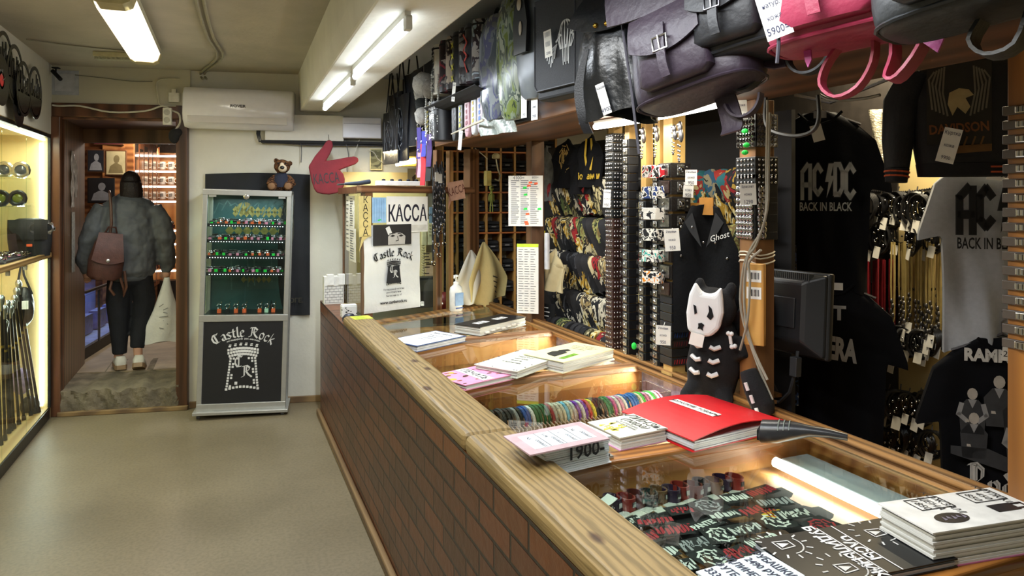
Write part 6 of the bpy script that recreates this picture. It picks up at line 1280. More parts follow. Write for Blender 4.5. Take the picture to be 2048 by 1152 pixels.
m = M(); m.T = frame((0, -.075, .3), (1, 0, 0)); m.prism([(-.05, -.12), (.05, -.12), (.06, 0), (.03, .12), (0, .16), (-.04, .11), (-.06, 0)], 0, .012); m.build('hood_print', mat('#1d2023', .4, 0, .3, 12), lf); m = M(); m.T = frame((0, -.09, .38), (1, 0, 0)); m.ell((0, 0, 0), (.018, .026, .004)); m.ell((.01, -.1, 0), (.012, .03, .003)); m.build('pale_print', mat('#a9a08f', .5), lf)
tag_on('tall white price tag under the grey leaf-shaped bag', bp(1069, 240, 1.18), S90 + .2, .045, .11, [('Рюкзак', .014), ('цена', .014), ('2900', .018)])
leaf('glossy leaf-shaped bag printed with a green-yellow fairy scene', 1034, 240, 1.2, .26, .56, pattern(['#2f3a2c', '#5d6a34', '#6f7a68', '#3f4a44', '#8a9080'], 13, .25, 'noise', (1, 1, .6)))
leaf('glossy grey foil bag with violet shimmer, left of the fairy bag', 998, 240, 1.22, .3, .5, pattern(['#3f474f', '#5c6268', '#4a4d6a', '#757b80'], 12, .2, 'noise', (1, 1, .5)))
fz = thing('foil_pack', 'silvery plastic-wrapped print packet hanging below the foil bags', 'packet', bp(994, 268, 1.2), S90 + .2); M().sheet(lambda a, b: ((a - .5) * .3, -.012 * math.sin(a * 11 + b * 7), b * .18), 14, 10, .003).build('wrap', pattern(['#7d8580', '#a9afa9', '#949a95'], 30, .15), fz, smooth=True)
M().box(-.15, -.004, .175, .15, .004, .2).build('header', mat('#b9bdb8', .3), fz)
tag_on('white price tag beside the silvery packet', bp(1048, 236, 1.16), S90 + .2, .04, .1, [('Сумка', .014), ('1900', .016)])
dk = thing('messenger_bag', 'plain dark bag hanging behind the fairy print bag', 'bag', bp(1044, 245, 1.29), S90 + .1); M().rbox(-.14, -.02, 0, .14, .02, .5, .015).build('body', mat('#1a1d25', .6), dk, bevel=.01); m = M(); ribbon(m, arc((0, 0, .5), .1, 0, PI, 8), .02, .004, (0, 1, 0)); m.build('strap', BLACK, dk)
# pencil tubes above, cases below
TB = [('#d9d6cc', 'white tube case with bold black lettering'), ('#7a2730', 'red-patterned tube case'), ('#a79a8c', 'tube case with a pale face print'), ('#1b1c1f', 'black tube case with yellow crosses'), ('#6f7378', 'grey-white tube case'), ('#23242a', 'black tube case with red zigzags'), ('#8fa0ac', 'pale blue-grey tube case')]
for k, (h_, lab) in enumerate(TB):
    u = 884 + 13.5 * k; o = thing('pencil_case', lab + ' in the upper row', 'pencil case', bp(u, 192 - 5.2 * k, 1.2), S90); m = M(); m.lathe([(.02, 0), (.052, .004), (.055, .03), (.055, .28), (.05, .3), (.02, .302)], 16)
    m.build('body', mat(h_, .35, 0, .1) if k in (0, 3, 5) else pattern([h_, '#2a2024', '#8d8884'], 12, .35), o, smooth=True); M().lathe([(.056, .27), (.056, .28)], 16).build('zip', BLACK, o)
    m = M(); m.T = frame((-.005, -.0565, .15), (0, 0, -1), (1, 0, 0)) 
    if k == 0: m.text('MONKEYS', .062, bold=.04, sx=.95); m.build('lettering', INK, o)
    elif k == 3: [m.text('X', .05, Matrix.Translation((-.08 + .06 * i, 0, 0)), bold=.04) for i in range(4)]; m.build('print', mat('#d6d13a', .6), o)
    elif k == 5: m.stroke([(-.1, -.03), (-.05, .03), (-.02, -.03), (.02, .03), (.04, -.02), (.1, .03)], .012); m.build('print', mat('#b5382f', .6), o)
m = M(); m.sheet(lambda a, b: (1.2 - .09 + .18 * b, bp(876, 150, 1.2).y + (bp(985, 150, 1.2).y - bp(876, 150, 1.2).y) * a, 2.172 - .03 * math.sin(PI * b) + .01), 20, 6, .004, (0, 0, 1)); tag(m.build('hammock', mat('#101115', .8)), 'black cloth hammock carrying the upper row of tube cases', 'hammock')
CS = [('#1c1d21', 'black case with a dim face'), ('#20241f', 'black case with yellow-green print'), ('#b78a94', 'dusty pink case'), ('#b9bcc0', 'light grey case with a yellow figure'), ('#a89aa6', 'mauve case with a blue figure'), ('#8b918e', 'grey-green case')]
for k, (h_, lab) in enumerate(CS):
    u = 911 + 13 * k; o = thing('spectacles_case', lab + ' in the narrow case row', 'case', bp(u, 281 - 4 * k, 1.21), S90 + .1); m = M(); m.T = frame((0, 0, .12), (1, 0, 0)); m.prism([(x_, y_) for x_, y_ in sup(.033, .125, 24, .75)], -.012, .012); m.build('body', mat(h_, .4, 0, .2, 14), o, bevel=.006)
    m = M(); m.T = frame((0, -.0135, .12), (1, 0, 0)); [m.poly([(-.012 + .004 * i, -.06 + .03 * i), (.014 - .003 * i, -.055 + .03 * i), (.01, -.035 + .03 * i), (-.01, -.04 + .03 * i)]) for i in range(4)]; m.build('print', mat(('#4a4542', '#c4cc2c', '#8c4450', '#d0b13a', '#4a6fc0', '#565d58')[k], .5), o)
wd = tag(M().tube([bp(903, 268, 1.14), bp(967, 240, 1.14)], [.004, .007], 6).build('drumstick', mat('#b9b2a0', .5)), 'pale drumstick lying across the narrow cases', 'drumstick')
for k, (u, v, lab, h_) in enumerate(((867, 281, 'dark tube with yellow band print in the lower row', '#2a2a24'), (888, 283, 'black tube case with a white tower print', '#131418'))):
    o = thing('pencil_case', lab, 'pencil case', bp(u, v, 1.2), S90); w_ = (.04, .075)[k]; M().lathe([(w_ * .4, 0), (w_, .004), (w_, .23), (w_ * .5, .235)], 18).build('body', mat(h_, .4, 0, .2), o, smooth=True); m = M(); m.T = frame((-.0, -w_ - .001, .12), (1, 0, 0))
    if k: black(m, 'Rock', .06, 0, .06); tower(m, 0, -.11, .16)
    else: [m.stroke([(-.02, -.08 + .03 * i), (.02, -.06 + .03 * i)], .01) for i in range(6)]
    m.build('print', WHITEPRINT if k else mat('#cfc05a', .6), o)
for k, (u, v, u2) in enumerate(((906, 203, 0), (919, 300, 0))): tag_on('white price tag on the ' + ('upper tube cases' if k == 0 else 'narrow cases'), bp(u, v, 1.12), S90 + .3, .03, .1, [('цена', .012), ('750', .016)], roll=.15)
# far black totes, pom-pom charms
for k, (u, v, w_, h_, lab) in enumerate(((782, 328, .36, .4, 'black shopping bag with grey print nearest the wall'), (803, 322, .3, .48, 'black tote with pale portrait print'), (826, 292, .34, .52, 'plain black tote with a thin strap'), (790, 300, .3, .45, 'black wrapped tote with a white stripe'))):
    o = thing('tote_bag', lab + ' at the far overhead row end', 'bag', bp(u, v, 1.16 + .03 * k), S90 + .1); M().sheet(lambda a, b: ((a - .5) * w_, -.01 * math.sin(a * 7 + b * 3), b * h_), 8, 8, .012).build('body', mat('#17191f', .4, 0, .2, 10, .2), o, smooth=True)
    m = M(); m.tube([(-w_ * .3, 0, h_), (-w_ * .05, 0, h_ + .28), (w_ * .05, 0, h_ + .28), (w_ * .3, 0, h_)], .006, 5); m.build('strap', BLACK, o)
    if k != 2: m = M(); m.T = frame((0, -.015, h_ * .5), (1, 0, 0)); scrib(m, w_ * .6, h_ * .8, random.Random(k), 1); [m.stroke([(-w_ * .3, -h_ * .4), (-w_ * .3, h_ * .3)], .01)]; m.build('print', mat('#6f747c', .6), o)
for k, (u, v, r_, h_) in enumerate(((848, 168, .075, '#bdbab4'), (863, 178, .06, '#8f8a84'), (845, 188, .055, '#aaa7a2'), (848, 232, .06, '#a9a6a0'), (846, 208, .05, '#2a2d2c'))):
    o = thing('pompom_charm', ('largest pale', 'brownish', 'middle grey', 'lowest grey', 'black')[k] + ' fur pompom charm hung under the far end of the overhead row', 'charm', bp(u, v, 1.17)); m = M(); m.ell((0, 0, 0), r_, 18, 12); b_ = m.build('fur', mat(h_, .95, 0, .2, 40, .8), o, smooth=True); d_ = b_.modifiers.new('tufts', 'DISPLACE'); tx2 = bpy.data.textures.new('tufts', 'CLOUDS'); tx2.noise_scale = .02; d_.texture = tx2; d_.strength = .02
    M().tube([(0, 0, r_), (0, 0, r_ + .05)], .003, 5).build('loop', STEEL, o)
bc0 = None
for k in range(3):
    p = bp(852 + 12 * k, 150 + 15 * (k == 0), 1.15)
    if not bc0:
        bc0 = thing('bead_chain', 'hanging string of pale beads beside the pompom charms', 'chain', p, 0, 'bead strings by the pompoms'); m = M(); [m.ell((.002 * math.sin(i), 0, -.015 * i), .008, 7, 5) for i in range(23)]; m.build('bead_string', mat('#c9cac6', .3), bc0, smooth=True); M().tube([(0, 0, .02), (0, 0, -.34)], .002, 4).build('string', WHITE, bc0)
    else: dup(bc0, p)
for k, (u, v, h_, w_, l_) in enumerate(((838, 255, '#33247a', .045, .2), (848, 262, '#2a2f9a', .05, .16), (858, 268, '#3a1c66', .05, .2), (836, 282, '#4c1522', .035, .22), (846, 288, '#c81f2c', .05, .26), (857, 290, '#141518', .055, .22), (839, 305, '#b98a98', .04, .16))):
    o = thing('ribbon_keyring', ('violet', 'blue', 'purple', 'dark wine', 'bright red', 'black', 'pale pink striped')[k] + ' cloth key ribbon dangling at the far shelf end', 'key ribbon', bp(u, v, 1.15)); m = M(); ribbon(m, [(0, 0, 0), (.004, 0, -l_ * .5), (-.004, 0, -l_)], w_, .004, (.35, -.94, 0)); m.build('ribbon', mat(h_, .7), o); m = M(); torus(m, .012, .003, (0, 0, .012), 10, 5, 'y'); m.build('ring', STEEL, o)
# ---------------------------------------------------------------- posts with belts on the rear rail
PX = 1.765; PWOOD = wood('#8a6a3c', '#c4a05c', 'z', 8, .45)
def post(y, w_=.07, z1=SHZ, x=PX, mt=None, name='post', lab=''):
    o = thing('display_post', lab, 'post', (x, y, .886)); M().box(-w_ / 2, -w_ / 2, 0, w_ / 2, w_ / 2, z1 - .886).build('shaft', mt or PWOOD, o, bevel=.002); M().box(-w_ / 2 - .006, -w_ / 2 - .006, 0, w_ / 2 + .006, w_ / 2 + .006, .012).build('foot', mt or PWOOD, o); return o
YS = [onz(u, v, .886).y for u, v in ((1224, 703), (1262, 714), (1292, 727), (1317, 738), (1346, 748))]
for k, y in enumerate(YS): post(y, lab=('post wrapped in black and brown leather cuffs', 'post of buckled belts right of the leather cuffs', 'middle post of buckled belts with bare wood top', 'post of tightly stacked buckled belts', 'post with big-buckle belts and printed wristbands')[k] + ' on the counter rail', w_=(.05, .04, .04, .04, .066)[k])
def belt_proto(name, label, group, hh, band, face, w_=.078, buckle=True, studs=0, twin=True):
    o = thing(name, label, 'belt' if 'belt' in name else 'bracelet', (0, 0, 0), 0, group); a = w_ / 2
    m = M(); m.loft([[(sx * (a + d) * .999, sy * (a + d), z) for sx, sy in ((-1, -1), (1, -1), (1, 1), (-1, 1))] for z, d in ((0, 0), (0, .006), (hh, .006), (hh, 0))], cap=False); m.build('strap', band, o, bevel=.002)
    if buckle:
        M().box(-a - .014, -a * .95, hh * .08, -a - .0065, a * .55, hh * .92).build('buckle_plate', face, o, bevel=.003)
        m = M(); m.T = frame((-a - .015, 0, hh / 2), (0, -1, 0)); m.lathe([(.008, 0), (.006, .003), (.001, .004)], 8); [m.stroke([(-.026 + .01 * i, -hh * .25), (-.026 + .01 * i, hh * .25)], .003, .001) for i in range(3)]; m.build('emblem', GLOSS, o)
    if studs:
        m = M()
        for i in range(studs):
            t = -a * .8 + 1.6 * a * i / max(1, studs - 1)
            for z in ((hh * .28, hh * .72) if twin else (hh * .5,)): m.ell((-a - .008, t, z), (.004, .005, .005), 8, 5); m.ell((t, -a - .008, z), (.005, .004, .005), 8, 5)
        m.build('studs', GLOSS, o, smooth=True)
    return o
BPL = mat('#8d8d8b', .22, .9, .3, 60, .3); BK = mat('#15161a', .5, 0, .15)
def stack(proto, x, y, z0, z1, pitch, first_used, jit=.0, rzj=0):
    z = z0; k = 0; out = []
    while z < z1:
        if k == 0 and not first_used: o = proto; o.location = (x, y, z)
        else: o = dup(proto, (x, y, z))
        o.rotation_euler = (0, 0, R.uniform(-rzj, rzj)); out.append(o); z += pitch; k += 1
    return out
zt = lambda v, y: ony(1250, v, y).z if False else EYE + (HY - v) / F * (PX * math.sin(PSI) + y * math.cos(PSI))
for k, (lab, v0, pitch) in enumerate((('second', 292, .0405), ('third', 396, .0425), ('fourth', 344, .0335))):
    L_ = 'black belt with square steel buckle plate coiled on the %s belt post' % lab
    stack(belt_proto('belt', L_, 'buckled belts on the %s post' % lab, pitch * .93, BK, BPL, .042), PX, YS[k + 1], .9, zt(v0, YS[k + 1]), pitch, False, rzj=.02)
c1 = belt_proto('leather_cuff', 'x', 'brown leather cuffs on the first post', .046, mat('#3a211c', .45, 0, .3, 30, .4), STEEL, .058, False, 4)
for o in stack(c1, PX, YS[0], .9, zt(440, YS[0]), .049, False, rzj=.06): o['label'] = 'brown studded leather cuff stacked on the first post from the cash booth'; o.scale = (R.uniform(.96, 1.08),) * 2 + (1,)
zc = zt(436, YS[0]); c2 = belt_proto('leather_cuff', 'x', 'black leather cuffs on the first post', .043, mat('#121418', .4, 0, .2, 30, .3), STEEL, .058, False, 4)
for o in stack(c2, PX, YS[0], zc, zt(275, YS[0]), .046, False, rzj=.06): o['label'] = 'black studded leather cuff high on the first post from the cash booth'; o.scale = (R.uniform(.97, 1.06),) * 2 + (1,)
y5 = YS[4]; big = belt_proto('wide_belt', 'x', 'wide belts on the fifth post', .062, mat('#1a1614', .45, 0, .2, 30, .3), BPL, .085, True, 0)
m = M(); m.box(-.02, -.054, .008, .016, -.0485, .054); pl_ = m.build('front_plate', BPL, big, bevel=.004); m = M(); m.T = frame((-.002, -.0545, .031), (1, 0, 0)); torus(m, .012, .003, (0, 0, .002), 10, 5); m.ell((0, 0, .002), (.005, .008, .003)); m.build('relief', GLOSS, pl_, smooth=True); M().ell((.03, -.05, .02), .005, 8, 5).build('stud', STEEL, big); M().ell((.03, -.05, .044), .005, 8, 5).build('stud', STEEL, big)
for k, o in enumerate(stack(big, PX, y5, zt(590, y5), zt(345, y5), .071, False, rzj=.05)):
    o['label'] = ('black' if k % 3 else 'dark brown') + ' wide belt with a large relief buckle on the fifth post'; 
    if k % 3 == 0: setmat(o.children[0], mat('#33201a', .45, 0, .2, 30, .3))
RB = ['#a01f28', '#17181a', '#5b1a22', '#1c3f86', '#c8b63a', '#202124', '#7c1d2a', '#d8d5cc', '#16171a', '#3aa7a0']
rbp = belt_proto('wristband', 'x', 'printed rubber wristbands on the fifth post', .034, mat('#17181a', .55), STEEL, .074, False, 0)
m = M(); m.T = frame((0, -.0437, .017), (1, 0, 0)); [m.stroke([(-.03 + .012 * i, -.008), (-.026 + .012 * i, .008)], .0035 + .002 * (i % 2)) for i in range(6)]; m.build('lettering', WHITEPRINT, rbp)
for k, o in enumerate(stack(rbp, PX, y5, .93, zt(600, y5), .037, False, rzj=.04)):
    o['label'] = 'printed rubber wristband low on the fifth post'; h_ = RB[k % len(RB)]; setmat(o.children[0], mat(h_, .55))
    if h_ in ('#d8d5cc', '#c8b63a'): setmat(o.children[1], INK)
cuffp = belt_proto('wristband', 'x', 'printed cloth wristbands on the far face of the fifth post', .05, mat('#e0ddd4', .7), STEEL, .07, False, 0)
for k in range(6):
    o = cuffp if k == 0 else dup(cuffp); o.location = (PX - .075, y5 + .03, zt(355 + 42 * k, y5)); o.rotation_euler = (0, 0, .1 * k); o['label'] = ('red-white', 'blue', 'white scribbled', 'black-white', 'turquoise', 'orange')[k] + ' printed wristband tied to the left face of the fifth post'; setmat(o.children[0], pattern([('#b01c28', '#28407a', '#d8d5cc', '#1a1b1e', '#2fa79c', '#e08a22')[k], '#e4e1d8', '#1c1c20'], 40, .7))
def post_tag(label, u, v, x, w_=.05, h_=.075, txt=(('Ремень', .014), ('кожа', .014), ('950', .02))): tag_on(label, onx(u, v, x), S90 + .9, w_, h_, txt, 'price tags on the posts', R.uniform(-.12, .12))
post_tag('white price tag over the big-buckle belts reading 950', 1346, 502, 1.66, .06, .09); post_tag('white price tags stuck low on the wristband post', 1326, 690, 1.66, .06, .08); post_tag('narrow white tag between the black and brown cuffs', 1213, 415, 1.68, .035, .085); post_tag('small white tag right of the fifth post', 1382, 370, 1.7, .045, .06); post_tag('small tilted white tag lower right of the fifth post', 1376, 395, 1.72, .04, .06)
tag(M().ell((0, 0, 0), (.012, .012, .016), 8, 6).build('price_dot', GRN, loc=onx(1268, 692, 1.70)), 'small green price sticker low on the fourth belt post', 'sticker')
# chains hung over post tops
ch0 = None
for k, (u, v, l_) in enumerate(((1283, 262, .1), (1310, 258, .1), (1358, 252, .12), (1346, 256, .09))):
    p = onx(u, v, 1.70); lab = 'bright ball chain draped at the top of the belt posts, ' + ('leftmost', 'second from left', 'rightmost', 'third from left')[k]
    if not ch0:
        ch0 = thing('chain', lab, 'chain', p, 0, 'ball chains over the belt posts', (0, 0, .8)); m = M(); [m.ell((.03 * math.cos(PI + PI * i / 16), 0, l_ * -math.sin(PI * i / 16) * 1.2), .0045, 7, 5) for i in range(17)]; m.build('links', GLOSS, ch0, smooth=True); m = M(); m.ell((.03, 0, .0), (.012, .01, .02)); m.ell((.03, -.004, -.03), (.014, .01, .024)); m.build('skull_pendant', DSTEEL, ch0, smooth=True)
    else: dup(ch0, p, .8, lab, scale=(1, 1, l_ / .1))
dw = mat('#3a2a20', .5)
# bracelet post near the monitor, rope-tied, and right-hand post
bpst = onz(1504, 800, .886); BX, BY = 1.80, 2.03
post(BY, .085, SHZ, BX, wood('#6b4628', '#9a6c3e', 'z', 10, .45), lab='wooden post of spiked bracelets standing left of the monitor')
zz2 = lambda v: EYE + (HY - v) / F * (BX * math.sin(PSI) + BY * math.cos(PSI))
pyr = belt_proto('spiked_bracelet', 'x', 'pyramid bracelets on the monitor post', .035, mat('#17181a', .4), STEEL, .09, False, 0)
m = M()
for i in range(6):
    for z in (.009, .026):
        t = -.038 + .015 * i
        m.add([(-.052, t - .007, z - .008), (-.052, t + .007, z - .008), (-.052, t + .007, z + .008), (-.052, t - .007, z + .008), (-.06, t, z)], [(0, 1, 4), (1, 2, 4), (2, 3, 4), (3, 0, 4)]); m.add([(t - .007, -.052, z - .008), (t + .007, -.052, z - .008), (t + .007, -.052, z + .008), (t - .007, -.052, z + .008), (t, -.06, z)], [(0, 1, 4), (1, 2, 4), (2, 3, 4), (3, 0, 4)])
m.build('pyramid_studs', GLOSS, pyr)
for k, v in enumerate((262, 250, 296, 286, 276)):
    o = pyr if k == 0 else dup(pyr); o.location = (BX, BY, zz2(v)); o['label'] = 'silver pyramid-stud bracelet near the top of the monitor post'
stp2 = belt_proto('studded_bracelet', 'x', 'studded bracelets on the monitor post', .042, BK, STEEL, .092, False, 5)
for k, v in enumerate((338, 358, 372)):
    o = stp2 if k == 0 else dup(stp2); o.location = (BX, BY, zz2(v)); o['label'] = 'wide black studded bracelet on the middle of the monitor post'
sku = belt_proto('skull_bracelet', 'x', 'skull bracelets on the monitor post', .028, BK, STEEL, .09, False, 0)
m = M(); [m.ell((-.054, -.036 + .018 * i, .014), (.01, .011, .013), 8, 6) for i in range(5)]; [m.ell((-.03 + .018 * i, -.054, .014), (.011, .006, .013), 8, 6) for i in range(2)]; m.build('skulls', GLOSS, sku, smooth=True)
for k in range(9):
    o = sku if k == 0 else dup(sku); o.location = (BX, BY, zz2(478 - 11.5 * k)); o.rotation_euler = (0, 0, R.uniform(-.05, .05)); o['label'] = 'black strap with a row of steel skulls below the studded bracelets'
for k, v in enumerate((262, 290, 305)): tag(M().ell((0, 0, 0), (.012, .004, .009), 8, 6).build('price_dot', GRN, loc=onx(1490 + 3 * (k % 2), v, BX - .075), rz=-.8), 'green price sticker on the monitor post, ' + ('upper', 'middle', 'lower')[k] + ' of three', 'sticker', 'green stickers on the monitor post')
post_tag('white price tag reading 1290 on the skull bracelets', 1497, 410, BX - .09, .055, .075, (('Браслет', .013), ('кожа', .013), ('1290', .02))); post_tag('white tag curling from the top of the monitor post', 1484, 238, BX - .07, .04, .1)
rp_ = thing('rope', 'thin white rope tied around the monitor post', 'rope', (BX, BY, zz2(512))); m = M()
for z in (0, .012, -.02): m.tube([(x * .86, y * .86, z + .006 * math.sin(i)) for i, (x, y) in enumerate(sup(.062, .062, 16))], .003, 5, True)
m.build('coils', mat('#cfc8b4', .8), rp_, smooth=True)
RXP, RYP = 1.80, 1.045
post(RYP, .12, SHZ, RXP, wood('#7a4c1e', '#b8782e', 'z', 8, .4), lab='orange-brown wooden post of steel cuffs at the right edge')
zz3 = lambda v: EYE + (HY - v) / F * (1.74 * math.sin(PSI) + 1.1 * math.cos(PSI))
mb = belt_proto('steel_cuff', 'x', 'steel cuffs on the right-edge post', .022, mat('#4a4038', .4), mat('#b9b3a6', .15, 1, .15), .124, True, 0)
for k in range(17):
    o = mb if k == 0 else dup(mb); o.location = (RXP, RYP, zz3(695 - 29 * k)); o.rotation_euler = (0, 0, R.uniform(-.03, .03)); o['label'] = 'narrow steel cuff clasped on the right-edge post'
# ---------------------------------------------------------------- bandana rack behind the posts
rk = thing('bandana_rack', 'black rack wall with bars of folded printed bandanas behind the belt posts', 'rack', (0, 0, 0))
M().box(2.09, 2.16, .0, 2.11, 4.75, 1.985).build('backing', mat('#15151a', .8), rk)
ROWZ = (1.735, 1.50, 1.285, 1.05)
for z in ROWZ: M().tube([(1.98, 2.2, z), (1.98, 4.2, z)], .008, 6).build('bar', DSTEEL, rk, smooth=True)
ST = (1, 1, .45)
PATS = [pattern(['#1b1a18', '#7a7350', '#2a281e', '#b3a982'], 34, .8, 'noise', ST), pattern(['#121216', '#17171b', '#c9c3b0', '#a39d8c'], 26, .8, 'noise', ST), pattern(['#8a1f22', '#8a1f22', '#1a1618', '#b5a888'], 30, .8, 'noise', ST), pattern(['#4a5830', '#1d1f18', '#8a8a52', '#6d5c38'], 26, .8, 'noise', ST), pattern(['#c2b690', '#2a2420', '#8a774e'], 36, .8, 'noise', ST), pattern(['#111215', '#17181c', '#3f4146'], 24, .8, 'noise', ST), pattern(['#1a1815', '#a8862f', '#cfc597', '#1a1815'], 28, .8, 'noise', ST), mat('#131318', .85, 0, .3, 30), mat('#17161a', .85, 0, .3, 30)]
PATC = [pattern(['#27626a', '#27626a', '#8a2a24', '#a89c70'], 13, .8), pattern(['#7a1a20', '#1a1a20', '#9a8038'], 14, .8), pattern(['#2d5470', '#2d5470', '#8a846c', '#1a1a20'], 13, .8)]
bnd = None; rr2 = random.Random(21)
for ri, z in enumerate(ROWZ):
    y = 4.12
    while y > 2.28:
        vis = y > 3.18 or y < 2.74
        if vis:
            lab = 'printed bandana on the ' + ('top', 'second', 'third', 'lowest')[ri] + ' rack bar, ' + ('beyond the belt posts' if y > 3 else 'left of the monitor post')
            if not bnd:
                bnd = thing('bandana', lab, 'bandana', (1.98, y, z), 0, lab)
                m = M(); m.sheet(lambda a, b: (-.012 - .05 * math.sin(PI * min(1, b * 3) / 2) + .03 * b + (.03 * (b < .12) * (.12 - b) / .12), (a - .5) * .082 - .11 * b ** 1.3, .012 - .235 * max(0, b - .08) + .012 * math.sin(PI * a)), 6, 12, .01); bc_ = m.build('cloth', [PATS[0], mat('#0f0f13', .85, 0, .3, 30)], bnd, smooth=True)
                for p_ in bc_.data.polygons: p_.material_index = 1 if p_.center.z < -.095 + .03 * math.sin(p_.center.y * 90) else 0
                o = bnd
            else: o = dup(bnd, (1.98 + rr2.uniform(-.008, .008), y, z), rr2.uniform(.35, .75), lab, lab, scale=(1, rr2.uniform(.75, 1.0), rr2.uniform(.9, 1.1)))
            pl_ = PATC if (ri == 0 and y < 2.75) else ([PATS[2], PATS[1], PATS[4], PATS[5], PATS[7], PATS[8], PATS[1]] if ri >= 2 else PATS)
            setmat(o.children[0], rr2.choice(pl_), 0)
            if rr2.random() < .7: setmat(o.children[0], rr2.choice(pl_), 1)
        y -= .068 if y > 3 else .075
hb0 = None
for k in range(30):
    y = 4.08 - k * .062; lab = 'rolled printed headband in the row behind the counter rail' + (', beyond the belt posts' if y > 3 else ', near the skeleton plush')
    if 2.6 < y < 3.1: continue
    if not hb0:
        hb0 = thing('headband', lab, 'headband', (1.88, y, .845), 0, lab); m = M(); m.loft([[(.05 * math.cos(t) * s, yy, .03 + .042 * math.sin(t) * s) for t in [2 * PI * j / 16 for j in range(16)]] for yy, s in ((-.024, .92), (-.018, 1), (.018, 1), (.024, .92))]); m.build('band', PATS[0], hb0, smooth=True); o = hb0
    else: o = dup(hb0, (1.88 + R.uniform(-.006, .006), y, .845), R.uniform(-.15, .15), lab, lab)
    setmat(o.children[0], R.choice(PATS + [mat('#a8622c', .8), mat('#c9c2b2', .8)]))
M().box(1.83, 2.2, .83, 2.08, 4.6, .843).build('ledge', wood('#5a3d22', '#8a6236', 'y', 14, .5), rk); 
for y in (2.24, 3.1, 4.5): M().box(1.86, y, .0, 2.05, y + .03, .83).build('leg', BW, rk)
pst = post(3.93, .085, SHZ, 1.765, wood('#4f3624', '#7a5638', 'z', 10, .5), lab='dark wooden post carrying two price lists near the cash booth')
def d_list(o, w_, h_, dm):
    m = dm(); lines(22, w_, h_, m, .0035, cols=3, y0=.4, y1=-.44); m.text('4100=', .028, Matrix.Translation((-w_ * .2, h_ * .455, 0))); m.text('800=', .02, Matrix.Translation((w_ * .28, h_ * .46, 0))); m.build('lettering', mat('#4b4d55', .7), o)
    for col, pts in ((ORA, ((.14, .36), (.3, .34), (.1, .3), (.06, -.26), (.02, -.42), (.04, -.46))), (GRN, ((-.02, .26), (.0, .12), (.0, -.16), (.4, -.16)))):
        m = dm(); [m.poly([(w_ * x - .012, h_ * y - .006), (w_ * x + .012, h_ * y - .004), (w_ * x + .01, h_ * y + .008), (w_ * x - .01, h_ * y + .006)], .0008) for x, y in pts]; m.build('highlighter_mark', col, o)
PLP = V(1.70, 3.93, 0); PLD = V(.80, -.60, 0)
flat('price_list', 'white price list in columns with orange and green marks on the dark post', 'price list', 1017, 351, 1086, 452, PAPER, PLP, PLD, .04, deco=d_list)
def d_list2(o, w_, h_, dm): m = dm(); lines(26, w_, h_, m, .003, cols=3, y0=.42, y1=-.46); m.build('lettering', mat('#55575c', .7), o); m = dm(); m.poly([(-w_ * .5, h_ * .455), (w_ * .5, h_ * .455), (w_ * .5, h_ * .5), (-w_ * .5, h_ * .5)], .0004); m.build('highlighter_band', mat('#c8e23a', .7), o)
for o in [x for x in COL.objects if x.get('category') == 'price list']: pass
flat('price_list', 'long narrow price list with a lime band lower on the dark post', 'price list', 1034, 488, 1077, 626, PAPER, PLP, PLD, .045, deco=d_list2)
# ---------------------------------------------------------------- behind the counter: jewellery wall
JX = 3.06
jb_ = thing('jewellery_wall', 'beige and dark panelled wall with rows of hooks behind the shirts', 'wall panel', (0, 0, 0))
M().box(JX, 1.2, .2, JX + .03, 2.46, 2.5).build('light_panel', mat('#d3bd86', .6, 0, .06, 3), jb_); M().box(JX - .01, 2.46, .2, JX + .03, 4.2, 2.5).build('dark_panel', mat('#26221f', .5, 0, .2), jb_)
for z, nm in ((1.66, 'upper'), (1.20, 'lower'), (.93, 'low')):
    m = M(); n = 90; [m.cb((JX - .06, 2.16 + .55 * i / n, z + .03 * ((2 * i / n - 1) ** 2)), (.006, .009, .014 if i % 2 else .007), 0, 0, .6 * (i % 2)) for i in range(n)]; m.build('display_chain', DSTEEL, jb_)
def yz(u, v): p = onx(u, v, JX - .08); return p
def jrow(name, cat, label, group, us, v, mk, jit=6):
    first_ = None
    for k, u in enumerate(us):
        p = yz(u, v + R.uniform(-jit, jit)); p.x += R.uniform(-.03, .02)
        if not first_: first_ = thing(name, label, cat, p, 0, group); mk(first_)
        else: dup(first_, p, R.uniform(-.5, .5), scale=R.uniform(.85, 1.15))
def mk_hank(o):
    m = M(); [torus(m, .04 + .006 * i, .007, (-.006 * i, .008 * i - .02, -.05 - .006 * i), 14, 5, 'x', 1.25) for i in range(4)]; m.build('loops', mat('#121214', .3, 0, .3, 50), o, smooth=True); m = M(); [m.ell((-.03, .03 * math.sin(i * 2.2), -.03 - .014 * i), .006, 6, 5) for i in range(6)]; m.build('studs', GLOSS, o, smooth=True)
    M().cb((-.03, .01, -.135), (.003, .035, .055), 0, .1, .15).build('price_tag', PAPER, o); m = M(); m.tube([(0, 0, .03), (-.01, 0, 0)], .003, 4); m.build('hook', DSTEEL, o)
def mk_long(h_):
    def f(o):
        m = M(); m.tube([(-.01, -.008, 0), (-.012, -.01, -.2), (-.01, -.006, -.36), (-.012, 0, -.4), (-.01, .006, -.36), (-.01, .01, -.2), (-.008, .008, 0)], .005, 5); m.build('cord', mat(h_, .5), o, smooth=True); m = M(); [m.ell((-.014, 0.004 * (-1) ** i, -.28 - .022 * i), (.009, .007, .012), 7, 5) for i in range(7)]; m.build('beads', DSTEEL, o, smooth=True); M().cb((-.02, 0, -.46), (.003, .03, .06), 0, .1, .1).build('price_tag', PAPER, o)
    return f
